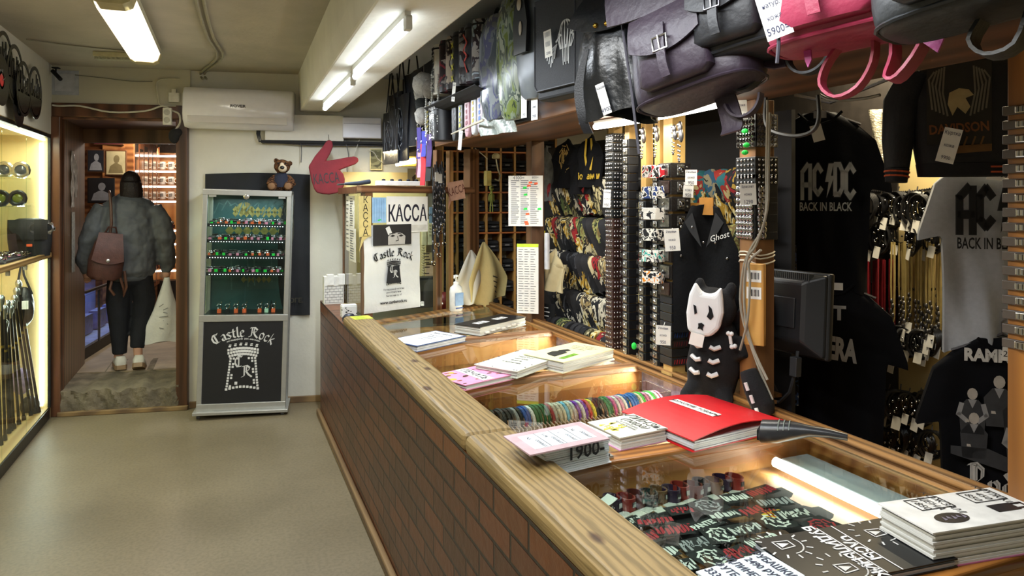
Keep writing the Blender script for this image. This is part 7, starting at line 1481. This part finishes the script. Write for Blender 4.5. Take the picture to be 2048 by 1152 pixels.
jrow('bracelet_hank', 'bracelets', 'hank of black bracelets with a white tag on the upper hooks behind the shirts', 'bracelet hanks, upper row', (1742, 1760, 1778, 1797, 1815, 1834, 1853, 1872), 388, mk_hank)
jrow('bracelet_hank', 'bracelets', 'hank of studded bracelets on the second hook row behind the shirts', 'bracelet hanks, second row', (1742, 1765, 1790, 1838, 1856, 1876), 452, mk_hank)
jrow('necklace', 'necklace', 'long red cord necklace with beads hanging behind the shirts', 'red necklaces', [1736 + 5.5 * i for i in range(11)], 520, mk_long('#7d1620'), 3)
jrow('necklace', 'necklace', 'long cream cord necklace with beads hanging behind the shirts', 'cream necklaces', [1797 + 6 * i for i in range(15)], 485, mk_long('#b8a468'), 4)
jrow('bracelet_hank', 'bracelets', 'hank of black cords with tags below the long necklaces', 'bracelet hanks, third row', (1742, 1762, 1782, 1803, 1824, 1845, 1866), 655, mk_hank)
jrow('bracelet_hank', 'bracelets', 'hank of glossy black bracelets low behind the counter rail', 'bracelet hanks, low row', (1742, 1760, 1780, 1802, 1822, 1842, 1862), 785, mk_hank)
jrow('bracelet_hank', 'bracelets', 'hank of bagged bracelets just above the counter rail', 'bracelet hanks, lowest row', (1770, 1795, 1820, 1846, 1868), 855, mk_hank)
rl = thing('cord_coil', 'coil of pinkish braided cords hanging low above the counter rail', 'cord', yz(1722, 835)); m = M(); [torus(m, .05 + .005 * i, .006, (-.05 - .008 * i, .012 * i - .03, -.04), 16, 5, 'x', 1.3) for i in range(6)]; m.build('loops', mat('#8a4a48', .5), rl, smooth=True)
hg = thing('clear_bag', 'crumpled clear plastic bag hanging at the dark panel behind the black shirt', 'bag', yz(1770, 300)); M().tube([(-.02, 0, .18), (.07, 0, .2)], .003, 4).build('hook', DSTEEL, hg); m = M(); m.sheet(lambda a, b: (-.03 - .02 * math.sin(a * 9 + b * 5), (a - .5) * .13, -.3 * b + .2), 12, 12, .003); m.build('film', mat('#8d8878', .12, .2, .5, 30, .5), hg, smooth=True)
# ---------------------------------------------------------------- shirts on hangers
def tshirt(name, label, loc, rz, col, w_=.42, h_=.72, sleeve=.085, cut=None):
    """origin at the neck; local x to the viewer's right, front towards local -y"""
    o = thing(name, label, 'shirt', loc, rz)
    def pt(a, b):
        t = b; half = w_ / 2
        sl_ = max(0, 1 - abs(t - .12) / .2)
        hw = half * (1.0 + .03 * math.sin(t * 5)) if t > .36 else half + sleeve * (.15 + .85 * min(1, t / .26)) * (1 if t < .3 else max(0, (.36 - t) / .06))
        top = .0 if t > .02 else 0
        x = (a - .5) * 2 * hw if t > .05 else (a - .5) * 2 * (half * .36 + (hw - half * .36) * t / .05)
        droop = -.3 * max(0, abs(x) - .08) ** 1.25 / (half + sleeve) * (1 - .45 * t)
        y = -.012 * math.sin(a * 12 + t * 4) * (.3 + t) - .02 * math.cos((a - .5) * PI) - .008 * math.sin(a * 25 - t * 9) * t
        return (x, y, -t * h_ + droop)
    m = M(); m.sheet(pt, 30, 40, .03, (0, -1, 0)); b = m.build('cloth', col, o, smooth=True)
    m = M(); m.tube([(x, -.026, z) for x, z in ((-.085, .0), (-.05, -.035), (0, -.05), (.05, -.035), (.085, 0))], .006, 6); m.build('collar', col, o, smooth=True)
    m = M(); m.tube([(-w_ * .42, -.0, -.055), (0, 0, .015), (w_ * .42, 0, -.055)], .006, 5); m.tube([(0, 0, .015), (0, 0, .06), (.02, 0, .085), (.0, 0, .1)], .003, 5); m.build('hanger', DSTEEL, o)
    return o
LET = {'A': [[(.04, 0), (.04, .78), (.3, 1.0)], [(.42, 0), (.42, .98)], [(.04, .4), (.42, .4)]], 'C': [[(.42, .78), (.24, .97), (.05, .78), (.05, .2), (.24, .03), (.42, .2)]], 'D': [[(.06, .02), (.06, .98)], [(.06, .98), (.3, .98), (.44, .76), (.44, .22), (.28, .02), (.06, .02)]]}
def acdc(o, cx, cz, s, fill, edge, yoff=-.052, arc_=.0, n=4, sx=.72):
    for nm, wd, mt, dz in (('letter_outline', .225, edge, 0), ('lettering', .165, fill, .0012)):
        m = M(); m.T = frame((cx, yoff - dz, cz), (1, 0, 0)) @ Matrix.Diagonal((sx, 1, 1, 1)); x = -.98 * s
        for k, ch in enumerate(('A', 'C', '!', 'D', 'C')[:n + 1]):
            big_ = 1.12 if k in (0, 4) else 1; q = s * big_; y0 = -.5 * s - .12 * s * (k in (0, 4))
            if ch == '!':
                e = .03 if wd > .2 else 0; m.poly([(x + s * a, y0 + s * b) for a, b in ((.2 - e, 1.02 + e), (.42 + e, 1.02 + e), (.3 + e, .62), (.46 + e * 2, .62), (.1, -.1 - e), (.2 - e, .42), (.04 - e, .42))]); x += .44 * s
            else:
                for st_ in LET[ch]: m.stroke([(x + q * a * .86, y0 + q * b) for a, b in st_], wd * s)
                x += .5 * q
        m.build(nm, mt, o)
BLKC = mat('#0c0d12', .9, 0, .15, 8, .15, .2); GRYC = mat('#a9acb1', .9, 0, .06, 60, .1, .2); LTP = mat('#a9aba9', .8, 0, .05)
RZS = math.atan2(-.8, .6) + .12
p1 = atd(1640, 226, 2.98); s1 = tshirt('t_shirt', 'black band t-shirt with big grey angular lettering, upper of two', p1, RZS, BLKC, .37, .74)
acdc(s1, .01, -.285, .128, LTP, mat('#2b2d31', .8), sx=.65); m = M(); m.T = frame((.02, -.0525, -.40), (1, 0, 0)); m.text('BACK IN BLACK', .05, bold=.02, sx=.55); m.build('lower_lettering', LTP, s1)
m = M(); m.cb((-.01, -.055, -.09), (.045, .002, .07), 0, -.25); m.build('price_tag', PAPER, s1); m = M(); m.cb((0, -.03, -.01), (.05, .002, .03)); m.build('neck_label', GREYPRINT, s1)
p2 = atd(1662, 566, 2.96); s2 = tshirt('t_shirt', 'black t-shirt with slanted white lettering half hidden by the monitor', p2, RZS, BLKC, .4, .72)
m = M(); m.T = frame((.02, -.054, -.27), (1, 0, 0)) @ Matrix.Rotation(-.1, 4, 'Z'); m.text('PANTERA', .125, Matrix.Translation((-.06, 0, 0)), bold=.05, sx=.5, shear=-.1); m.build('lettering', LTP, s2); m = M(); m.T = frame((.03, -.054, -.12), (1, 0, 0)); m.text('T', .08, bold=.04); m.build('upper_lettering', LTP, s2); m = M(); m.cb((.02, -.03, -.01), (.05, .002, .03)); m.build('neck_label', PAPER, s2)
p3 = atd(2000, 300, 2.62); s3 = tshirt('t_shirt', 'grey marl t-shirt with large black angular lettering under the jacket', p3, RZS + .1, GRYC, .37, .74)
acdc(s3, -.035, -.215, .15, mat('#131418', .8), mat('#2a2c30', .8), sx=.78); m = M(); m.T = frame((-.045, -.0535, -.35), (1, 0, 0)); m.text('BACK IN BLACK', .058, bold=.02, sx=.52); m.build('lower_lettering', mat('#131418', .8), s3)
m = M(); m.cb((-.02, -.056, -.065), (.07, .002, .1), 0, .12); m.build('price_tag', PAPER, s3); m = M(); m.T = frame((-.018, -.058, -.065), (1, 0, 0)); m.text('2100', .026, Matrix.Translation((0, -.03, 0)) @ Matrix.Rotation(-.12, 4, 'Z')); m.text('футболка', .012, Matrix.Translation((0, .02, 0)) @ Matrix.Rotation(-.12, 4, 'Z')); m.build('tag_writing', INK, s3)
p4 = atd(2004, 676, 2.6); s4 = tshirt('t_shirt', 'black t-shirt printed with a seated group of five men, under the grey one', p4, RZS + .1, BLKC, .39, .74)
m = M(); m.T = frame((-.035, -.055, -.06), (1, 0, 0)); m.text('RAMMST', .062, Matrix.Translation((.0, 0, 0)), bold=.05, sx=.85); m.build('lettering', mat('#d5d5d2', .8), s4)
m = M(); m.cb((.02, -.058, -.05), (.075, .002, .05), 0, .08); m.build('price_tag', PAPER, s4); m = M(); m.T = frame((.02, -.06, -.05), (1, 0, 0)); m.text('2100-', .03, Matrix.Rotation(-.08, 4, 'Z')); m.build('tag_writing', INK, s4)
FIG = [(-.05, -.2, .9, 1), (.035, -.15, 1, 0), (.09, -.2, .9, 0), (-.045, -.29, .9, 0), (.11, -.27, 1.15, 1)]
for nm, hh in (('printed_suits', '#3a3c40'), ('printed_shirts', '#9b9da0'), ('printed_faces', '#b9b4ac')):
    m = M(); m.T = frame((-.06, -.0545 - (.0006 if nm == 'printed_shirts' else .0012 if nm == 'printed_faces' else 0), .0), (1, 0, 0))
    for x, z, k, sh_ in FIG:
        q = .052 * k
        if nm == 'printed_suits': m.poly([(x - q * .8, z - q * 3.2), (x + q * .8, z - q * 3.2), (x + q * .95, z - q * 1.2), (x + q * .4, z - q * .5), (x - q * .4, z - q * .5), (x - q * .95, z - q * 1.2)])
        elif nm == 'printed_shirts': m.poly([(x - q * .3, z - q * .5), (x, z - q * 1.2), (x + q * .3, z - q * .5)]); [(m.stroke([(x + s * q * .75, z - q * .9), (x + s * q * .95, z - q * 1.7), (x + s * q * .4, z - q * 2.2)], q * .34)) for s in (-1, 1) if sh_]
        else: m.poly([(x + q * .36 * math.cos(t), z + q * .46 * math.sin(t) - q * .05) for t in [i * PI / 6 for i in range(12)]]); m.poly([(x - q * .5, z - q * 2.3), (x - q * .2, z - q * 2.3), (x - q * .25, z - q * 2.1), (x - q * .5, z - q * 2.1)])
    if nm == 'printed_suits': m.poly([(-.12, -.43), (.14, -.5), (.17, -.52), (.17, -.47), (.0, -.4), (-.12, -.4)])
    m.build(nm, mat(hh, .8, 0, .15, 30), s4)
m = M(); m.T = frame((-.04, -.056, -.56), (1, 0, 0)); black(m, 'D', .075, -.06, .03, nw=.1); black(m, 'nd', .085, .02, -.01, nw=.1); m.build('black_letter', mat('#c9c9c6', .8), s4)
# biker jacket with patches
p5 = atd(1940, 112, 2.5); jk2 = thing('jacket', 'dark biker jacket with eagle back patch and orange-striped cuffs, hung above the grey shirt', 'jacket', p5, RZS + .15)
m = M(); m.loft([[(x, y, z) for x, y in sup(w_, d, 22, .7)] for z, w_, d in ((0, .07, .04), (-.03, .14, .06), (-.06, .19, .07), (-.15, .2, .075), (-.3, .185, .075), (-.39, .17, .07))]); body = m.build('body', mat('#17171a', .75, 0, .2, 20, .2), jk2, smooth=True)
for s in (-1, 1):
    m = M(); m.tube([(s * .17, 0, -.06), (s * .22, 0, -.16), (s * .235, -.01, -.3), (s * .24, -.02, -.4)], [.06, .062, .052, .04], 12); m.build('sleeve', mat('#14151a', .75, 0, .2, 20, .2), jk2, smooth=True)
    m = M(); m.tube([(s * .24, -.02, -.4), (s * .243, -.022, -.45)], [.041, .036], 12); cu = m.build('cuff', mat('#121318', .85), jk2, smooth=True); m = M(); [m.tube([(s * .2405, -.0205, -.41 - dz), (s * .241, -.021, -.416 - dz)], .0425 - dz * .08, 12) for dz in (0, .016)]; m.build('cuff_stripe', mat('#b4502a', .8), cu)
m = M(); m.loft([[(x, y, z) for x, y in sup(w_, .073, 22, .7)] for z, w_ in ((-.385, .172), (-.43, .165))]); wb_ = m.build('waistband', mat('#121318', .85, 0, .2, 80), jk2, smooth=True)
m = M(); m.T = frame((.07, -.077, -.405), (1, 0, 0)); [m.stroke([(-.03, y), (.1, y)], .006) for y in (-.012, .006)]; m.build('orange_stripe', mat('#b4502a', .8), wb_)
m = M(); m.T = frame((-.06, -.0795, -.17), (1, 0, 0))
m.poly([(-.1, -.15), (.1, -.15), (.1, .14), (-.1, .14)]); m.build('back_patch', mat('#2a2620', .8), jk2)
m = M(); m.T = frame((-.06, -.081, -.17), (1, 0, 0)); [(m.stroke([(s * (.035 + .012 * i), -.05 + .006 * i), (s * (.05 + .011 * i), .03 + .012 * i), (s * (.045 + .008 * i), .12 - .004 * i)], .006)) for s in (-1, 1) for i in range(5)]; m.build('eagle_wings', mat('#6e6658', .8), jk2)
m = M(); m.T = frame((-.06, -.0815, -.17), (1, 0, 0)); m.poly([(-.03, .03), (0, .045), (.03, .04), (.045, .02), (.02, .01), (.035, -.02), (.02, -.045), (-.005, -.02), (-.02, -.05), (-.035, -.01)]); m.build('eagle_head', mat('#a8956a', .8), jk2)
m = M(); m.T = frame((-.06, -.0815, -.265), (1, 0, 0)); m.text('DAVIDSON', .046, Matrix.Rotation(.06, 4, 'Z'), bold=.03, sx=.8); m.build('lettering', mat('#7a4a26', .8), jk2)
m = M(); m.T = frame((-.04, -.0815, -.335), (1, 0, 0)); m.poly([(-.07, -.02), (.08, -.01), (.08, .015), (-.06, .008)]); [m.stroke([(-.03 + .025 * i, .01), (-.02 + .025 * i, .04)], .006) for i in range(4)]; m.build('lower_patch', mat('#6a4a24', .8), jk2)
for x in (.13, .19):
    m = M(); ribbon(m, [(x - .02, -.062, -.03), (x, -.074, -.16), (x - .005, -.07, -.32)], .008, .003, (1, 0, 0)); m.build('orange_piping', mat('#a3532f', .8), jk2, smooth=True)
tag_on('handwritten white tag hanging from the hem of the biker jacket', atd(1888, 325, 2.42), RZS, .055, .12, [('Куртка', .018), ('кожа', .016), ('9900', .018)], 'tags on the shirts', .25)
# rail carrying the shirts
tag(M().tube([atd(1590, 190, 3.1), atd(1660, 205, 2.98), atd(1930, 96, 2.5), atd(2100, 60, 2.3)], .008, 6).build('hanging_rail', DSTEEL), 'dark metal rail from which the shirts and jacket hang', 'rail')
# printed dark shirts in the top row of the rack, trousers, vest
def darkshirt(label, y, z, w_, h_, hh, deco, rz=S90 + .25):
    o = thing('hanging_shirt', label, 'shirt', (1.93, y, z), rz); M().sheet(lambda a, b: ((a - .5) * w_ * (.7 + .3 * min(1, b * 4)), -.012 * math.sin(a * 9 + b * 6), -h_ * b - .12 * abs(a - .5) * (b < .3)), 14, 14, .012).build('cloth', hh, o, smooth=True)
    if deco: m = M(); m.T = frame((0, -.02, -h_ * .4), (1, 0, 0)); mt = deco(m); m.build('print', mt, o)
    return o
GOLDP = mat('#b59a5c', .6, .2)
def dec1(m): scrib(m, .14, .2, random.Random(3), 1); scrib(m, .12, .14, random.Random(4), 2); m.text('С', .07, bold=.04); return GOLDP
def dec2(m): [m.stroke([(s * .015, -.08), (s * .03, .0), (s * .02, .09)], .016) for s in (-1, 1)]; m.text('іорам и', .05, Matrix.Translation((0, -.12, 0)), bold=.03); return mat('#c8a83a', .5, .3)
ys = [onx(u, 300, 1.93).y for u in (1092, 1135, 1172, 1200)]
darkshirt('black shirt with a pale gold crest print high in the rack corner', ys[1], 2.0, .26, .3, BLKC, dec1); darkshirt('black shirt with golden horn figures and lettering beside the leather cuffs', ys[3] + .1, 2.0, .2, .3, BLKC, dec2); darkshirt('plain black hung shirt between two printed ones in the rack', ys[2] + .05, 1.96, .2, .3, BLKC, None)
o = darkshirt('grey printed cotton trousers hanging beside the price list post', ys[0], 1.98, .16, .36, mat('#5d5f60', .9, 0, .25, 40), None)
cc = darkshirt('cream cloth draped over the rack beside the narrow price list', onx(1112, 500, 1.86).y, onx(1112, 497, 1.86).z, .18, .26, mat('#b9ac86', .9, 0, .1, 12), None); cc.location.x = 1.85
st_ = thing('strap', 'white folded strap hanging beside the price list post', 'strap', onx(1094, 466, 1.80), S90 + .3); M().box(-.014, -.01, -.22, .014, .01, 0).build('strap', mat('#cfd0d6', .6), st_, bevel=.003)
yt = thing('sign', 'yellow handwritten tag behind the price list post', 'sign', onx(1084, 500, 1.81), S90 + .3, None); M().box(-.03, -.003, 0, .03, 0, .12).build('card', mat('#d8c728', .7), yt); m = M(); m.T = frame((0, -.0036, .06), (0, 0, 1), (-1, 0, 0)); m.text('AZAR', .035, bold=.02); m.build('lettering', INK, yt)
bcd = thing('sign', 'small black card with white lines at the rack foot', 'sign', onx(1096, 640, 1.84), S90 + .35); M().box(-.06, -.003, 0, .06, 0, .1).build('card', mat('#15171a', .5), bcd); m = M(); m.T = frame((0, -.0036, .05), (1, 0, 0)); lines(3, .11, .06, m, .006); m.build('lettering', WHITEPRINT, bcd)
for k, (u, v, x, lab) in enumerate(((1420, 405, 1.83, 'black studded vest with slanted white lettering between post and bandanas'), (1400, 415, 1.9, 'black vest behind the lettered one beside the fifth post'))):
    o = thing('vest', lab, 'vest', onx(u, v, x), S90 + .45); M().sheet(lambda a, b: ((a - .5) * (.12 + .16 * min(1, b * 3)), -.02 * math.sin(a * 8 + b * 2) - .02, -.52 * b - .04 * abs(a - .5)), 14, 16, .014).build('cloth', mat('#090a0d', .9, 0, .2, 20, .2, .2), o, smooth=True)
    m = M(); m.T = frame((0, -.05, -.06), (1, 0, 0)); [m.prism([(s * .01, -.12), (s * .05, .02), (s * .085, -.02), (s * .06, -.06)], 0, .006) for s in (-1, 1)]; m.build('lapels', mat('#15161a', .7), o)
    m = M(); [m.ell((-.1 + .05 * (i % 5), -.055, -.1 - .06 * (i // 2)), .006, 6, 5) for i in range(6)]; m.build('studs', GLOSS, o, smooth=True); M().box(-.03, -.035, -.05, .03, -.028, .02).build('wooden_hanger', mat('#a8742f', .5), o)
    if k == 0: m = M(); m.T = frame((.05, -.056, -.12), (1, 0, 0)) @ Matrix.Rotation(.3, 4, 'Z'); m.text('Ghost', .034, Matrix.Translation((.01, -.02, 0)), shear=.3); m.build('lettering', WHITEPRINT, o)
# yellow-white poster strip and colourful shirts in the gap by the monitor
for k, (u, v, w_, h_, pt_, lab) in enumerate(((1560, 470, .13, .3, pattern(['#c8a828', '#d8d8d0', '#15161a', '#8a8a90'], 14, .7), 'black-yellow print cloth between post and black shirt'), (1556, 560, .16, .3, pattern(['#4a5a8a', '#1a1c22', '#8a7a5a', '#a9a48c'], 20, .7), 'blue-gold printed cloth behind the monitor top'), (1560, 745, .16, .24, pattern(['#14161c', '#c9ccd0', '#3a5a8a', '#14161c'], 16, .6), 'black and blue ornament cloth under the monitor'))):
    o = thing('printed_cloth', lab, 'cloth', onx(u, v, 2.16), S90 + .4); M().sheet(lambda a, b: ((a - .5) * w_, -.012 * math.sin(a * 9), -h_ * (b - .5)), 8, 8, .01).build('cloth', pt_, o, smooth=True)
# ---------------------------------------------------------------- monitor, cables, plush backpack
ma, mb_ = onx(1512, 545, 1.93), onx(1652, 552, 1.90); MW = .31; mo = thing('monitor', 'black computer monitor seen from behind beside the bracelet post', 'monitor', V(1.96, onx(1584, 625, 1.96).y, 1.205), S90 + .12, None); mo.rotation_euler = (-.06, .0, S90 + .14)
m = M(); m.rbox(-MW / 2, 0, -.155, MW / 2, .03, .155, .012); fr_ = m.build('bezel', mat('#141518', .35), mo, bevel=.006)
m = M(); m.loft([[(x, y, z + (.01 if y < -.03 else 0)) for x, z in ((-w_, -h_), (w_, -h_), (w_, h_), (-w_, h_))] for y, w_, h_ in ((.0, MW / 2 - .006, .15), (-.012, MW / 2 - .012, .146), (-.05, MW / 2 - .06, .115), (-.058, MW / 2 - .075, .105))]); m.build('back_shell', mat('#191b1f', .42, 0, .1), mo, bevel=.008)
m = M(); [m.box(-.115 + .0085 * i, -.046, .118, -.1112 + .0085 * i, -.02, .15) for i in range(26)]; m.build('vents', mat('#3a3d40', .4), mo)
M().box(-.06, -.066, -.05, .06, -.057, .06).build('mount_plate', mat('#202226', .4), mo, bevel=.003); m = M(); m.tube([(-.075, -.07, .07), (-.045, -.075, .055), (-.035, -.075, 0), (-.045, -.075, -.055), (-.06, -.07, -.075)], .008, 6); m.build('bracket', mat('#2b2d31', .35), mo, smooth=True); m = M(); [m.ell((x, -.08, z), .007, 8, 5) for x, z in ((-.06, .065), (-.052, -.068))]; m.build('screws', STEEL, mo)
M().box(-.11, -.064, -.135, -.03, -.05, -.095).build('port_recess', mat('#0d0e10', .5), mo); m = M(); m.box(-.09, -.075, -.13, -.05, -.06, -.1); m.build('connector', mat('#202124', .5), mo)
M().tube([(.07, -.05, -.13), (.07, -.06, -.2), (.05, -.06, -.28), (.0, -.05, -.33), (-.08, -.02, -.35)], .006, 6).build('video_cable', mat('#26282b', .5), mo, smooth=True); M().box(.055, -.075, -.22, .085, -.045, -.15).build('cable_plug', mat('#2b2d30', .5), mo, bevel=.003)
wp = thing('wooden_batten', 'pale varnished batten with two barcode stickers at the monitor edge', 'batten', onx(1510, 690, 1.745), S90 + .55); M().box(-.035, -.012, 0, .035, .012, .29).build('batten', wood('#a87332', '#d6a55a', 'z', 14, .35), wp, bevel=.003)
for z in (.165, .225): st2 = M().box(-.026, -.0135, z, .026, -.0125, z + .042).build('sticker', PAPER, wp); m = M(); m.T = frame((0, -.0142, z + .021), (1, 0, 0)); [m.stroke([(-.018 + .005 * i, -.01), (-.018 + .005 * i, .012)], .0015 + .001 * (i % 3)) for i in range(8)]; m.build('barcode', INK, st2)
for k, (x0, us) in enumerate(((1.74, ((1540, 225), (1537, 330), (1534, 420), (1512, 490), (1494, 520), (1488, 600), (1500, 680), (1535, 760))), (1.75, ((1535, 200), (1533, 320), (1530, 440), (1500, 500), (1486, 540), (1482, 620), (1512, 720), (1545, 800))), (1.73, ((1522, 500), (1498, 525), (1500, 560), (1495, 640), (1480, 700))))):
    cable('power_cable', [onx(u, v, x0 - .03) for u, v in us], .0048, '#8d8779', ('white cable running down the monitor post, outer one', 'second white cable running down the monitor post', 'short white cable bent round the monitor post foot')[k])
cable('power_cable', [onx(u, v, 1.76) for u, v in ((1532, 195), (1530, 240), (1545, 262), (1590, 272), (1625, 262), (1638, 235), (1636, 190))], .007, '#1c1d20', 'black cable loop hanging under the shelf before the black shirt')
cable('power_cable', [onx(u, v, 1.80) for u, v in ((1640, 190), (1665, 200), (1720, 198), (1760, 190))], .005, '#77756c', 'thin grey cable sagging under the overhead shelf')
pk = thing('plush_backpack', 'black plush cat backpack with white skeleton print and skull face hanging on the post', 'backpack', onx(1420, 796, 1.70) + V(0, 0, .0), S90 + .62)
pk.rotation_euler = (0, .1, S90 + .72)
BP_ = mat('#0b0b0e', .95, 0, .3, 60, .3)
m = M(); m.loft([[(x, y, z) for x, y in sup(w_, d, 18, .8)] for z, w_, d in ((.0, .05, .04), (.03, .085, .06), (.12, .1, .075), (.22, .09, .07), (.29, .06, .05))]); m.tube([(-.05, -.03, .05), (-.07, -.07, .01), (-.07, -.09, -.02)], [.035, .032, .028], 10); m.tube([(.05, -.03, .05), (.065, -.07, .01), (.065, -.09, -.03)], [.035, .032, .028], 10)
m.ell((-.02, -.03, .345), (.09, .075, .08)); m.ell((-.075, -.03, .42), (.022, .02, .035)); m.ell((.04, -.03, .42), (.022, .02, .035)); m.tube([(.08, -.01, .25), (.11, -.04, .18)], .03, 10); voxel(m.build('body', BP_, pk), .008, 3)
m = M(); m.T = frame((-.035, -.075, .345), (1, 0, 0)); m.prism([(x * 1.0, y) for x, y in ((-.055, -.085), (-.02, -.1), (.03, -.095), (.06, -.06), (.068, 0), (.06, .05), (.05, .095), (.025, .062), (-.015, .062), (-.045, .1), (-.062, .05), (-.066, -.02))], 0, .035); mk_ = m.build('skull_mask', mat('#dedede', .9, 0, .03), pk, bevel=.016, seg=3)
m = M(); m.T = frame((-.035, -.1116, .345), (1, 0, 0)); m.prism([(.014, .022), (.026, .012), (.036, -.016), (.026, -.03), (.012, -.02), (.018, 0)], 0, .002); m.prism([(-.04, .016), (-.03, .012), (-.024, -.012), (-.032, -.02)], 0, .002); m.prism([(-.016, -.05), (-.004, -.046), (.006, -.052), (.002, -.064), (.004, -.074), (-.006, -.068), (-.016, -.07), (-.014, -.06)], 0, .002); m.build('face_features', BP_, mk_)
m = M(); m.T = frame((-.0, -.088, .0), (1, 0, 0))
for k in range(3):
    for s in (-1, 1): m.tube([(s * .014 - .02, .212 - .05 * k, .0), (s * .03 - .02, .206 - .05 * k, -.001), (s * .05 - .02, .216 - .05 * k, -.012)], .0085, 7)
for x, y, a in ((.06, .27, 1.0), (-.055, -.0, 1.3), (.06, -.01, 1.1)):
    m.tube([(x, y, .0), (x + .016 * math.cos(a), y - .04 * math.sin(a), .0)], .006, 6); [m.ell((x + dx, y + dy, .002), .009, 7, 5) for dx, dy in ((-.005, .004), (.006, .004), (.012, -.042), (.022, -.038))]
m.build('bones', mat('#d9d9d9', .9), pk, smooth=True)
m = M(); ribbon(m, [(.05, .03, .26), (.09, .0, .36), (.1, .02, .44), (.11, .08, .5)], .035, .006, (1, .2, 0)); ribbon(m, [(.1, .03, .3), (.13, .02, .1), (.12, .02, -.05)], .03, .006, (1, .2, 0)); m.build('strap', BLACK, pk, smooth=True); M().box(.075, -.02, .35, .115, .0, .39).build('strap_buckle', mat('#26272b', .3), pk, bevel=.004)
M().cb((-.05, -.115, .235), (.05, .002, .045), 0, .1).build('price_tag', PAPER, pk)
tl_ = thing('plush_tail', 'black plush tail with white bones lying by the rail below the monitor', 'plush tail', onx(1530, 838, 1.72), S90 + .5); m = M(); m.tube([(-.06, 0, .16), (-.03, -.01, .1), (.0, -.02, .05), (.01, -.02, .02)], [.03, .04, .042, .03], 12); voxel(m.build('tail', BP_, tl_), .007, 2); m = M(); m.T = frame((0, -.062, 0), (1, 0, 0)); [m.tube([(-.045 + .018 * k, .13 - .04 * k, 0), (-.036 + .018 * k, .105 - .04 * k, 0)], .006, 6) for k in range(3)]; m.build('bones', mat('#d9d9d9', .9), tl_)
rd = thing('red_pouch', 'red cloth strap end behind the skeleton plush', 'strap', onx(1437, 592, 1.74), S90 + .5); M().sheet(lambda a, b: ((a - .5) * .11, -.01 * math.sin(a * 6), (b - .5) * .05 * (.4 + a)), 8, 4, .008).build('cloth', mat('#b3262c', .6), rd, smooth=True)
# ---------------------------------------------------------------- cables on ceiling and walls
for k, x in enumerate((0, .035)):
    cable('conduit', [V(-.14 + x, 3.3, 2.625), V(-.13 + x, 4.0, 2.628), V(-.1 + x, 4.7, 2.628), V(-.05 + x, 5.3, 2.628), onwall(402 + 8 * k, 140, .03) + V(0, 0, -.02), onwall(405 + 8 * k, 158, .03)], .009, '#9b957c', ('left', 'right')[k] + ' of two parallel ceiling conduits running to the back wall')
cable('wall_cable', [onwall(u, v, .075) for u, v in ((105, 210), (118, 212), (160, 212), (220, 224), (290, 222), (325, 212), (345, 222))], .007, '#c3bfae', 'white cable sagging along the top of the door casing')
cable('wall_cable', [onwall(u, v, .05) for u, v in ((360, 158), (330, 158), (314, 165), (316, 195), (322, 210), (352, 212))], .006, '#b5b09c', 'looped cable left of the air conditioner')
cable('wall_cable', [onwall(u, v, .05) for u, v in ((345, 222), (358, 228), (360, 245), (352, 258), (342, 266))], .008, '#c3bfae', 'bundle of cable beside the double socket')
cable('wall_cable', [onwall(u, v, .04) for u, v in ((150, 150), (200, 155), (260, 162), (305, 163))], .003, '#6f6c5e', 'thin cable crossing the frieze from the hatch')
cable('ceiling_cable', [V(-1.15, 5.2, 2.63), V(-.9, 5.3, 2.632), V(-.6, 5.35, 2.632)], .004, '#7c7660', 'thin cable on the ceiling between clocks and lamp')
for k, us in enumerate((((600, 275), (603, 300), (602, 325)), ((690, 280), (697, 310), (694, 340), (700, 370)), ((720, 276), (712, 300), (704, 330), (712, 372)), ((735, 300), (748, 305), (756, 318), (770, 328)))):
    cable('wall_cable', [onwall(u, v, .06) for u, v in us], .003, ('#3a3a3c', '#55565a', '#c9c5b8', '#cfcabb')[k], ('dark cord hanging above the plush bear', 'grey cord behind the foam hand', 'white cord slanting down behind the foam hand', 'white cord by the tiny framed picture')[k])
wk = thing('towel', 'folded greyish cloth bundle at the top door corner', 'bundle', onwall(348, 272, .06)); m = M(); m.ell((0, 0, 0), (.04, .03, .06)); m.ell((.03, 0, .03), (.03, .03, .03)); voxel(m.build('cloth', mat('#1d1b1a', .9), wk), .008, 2)
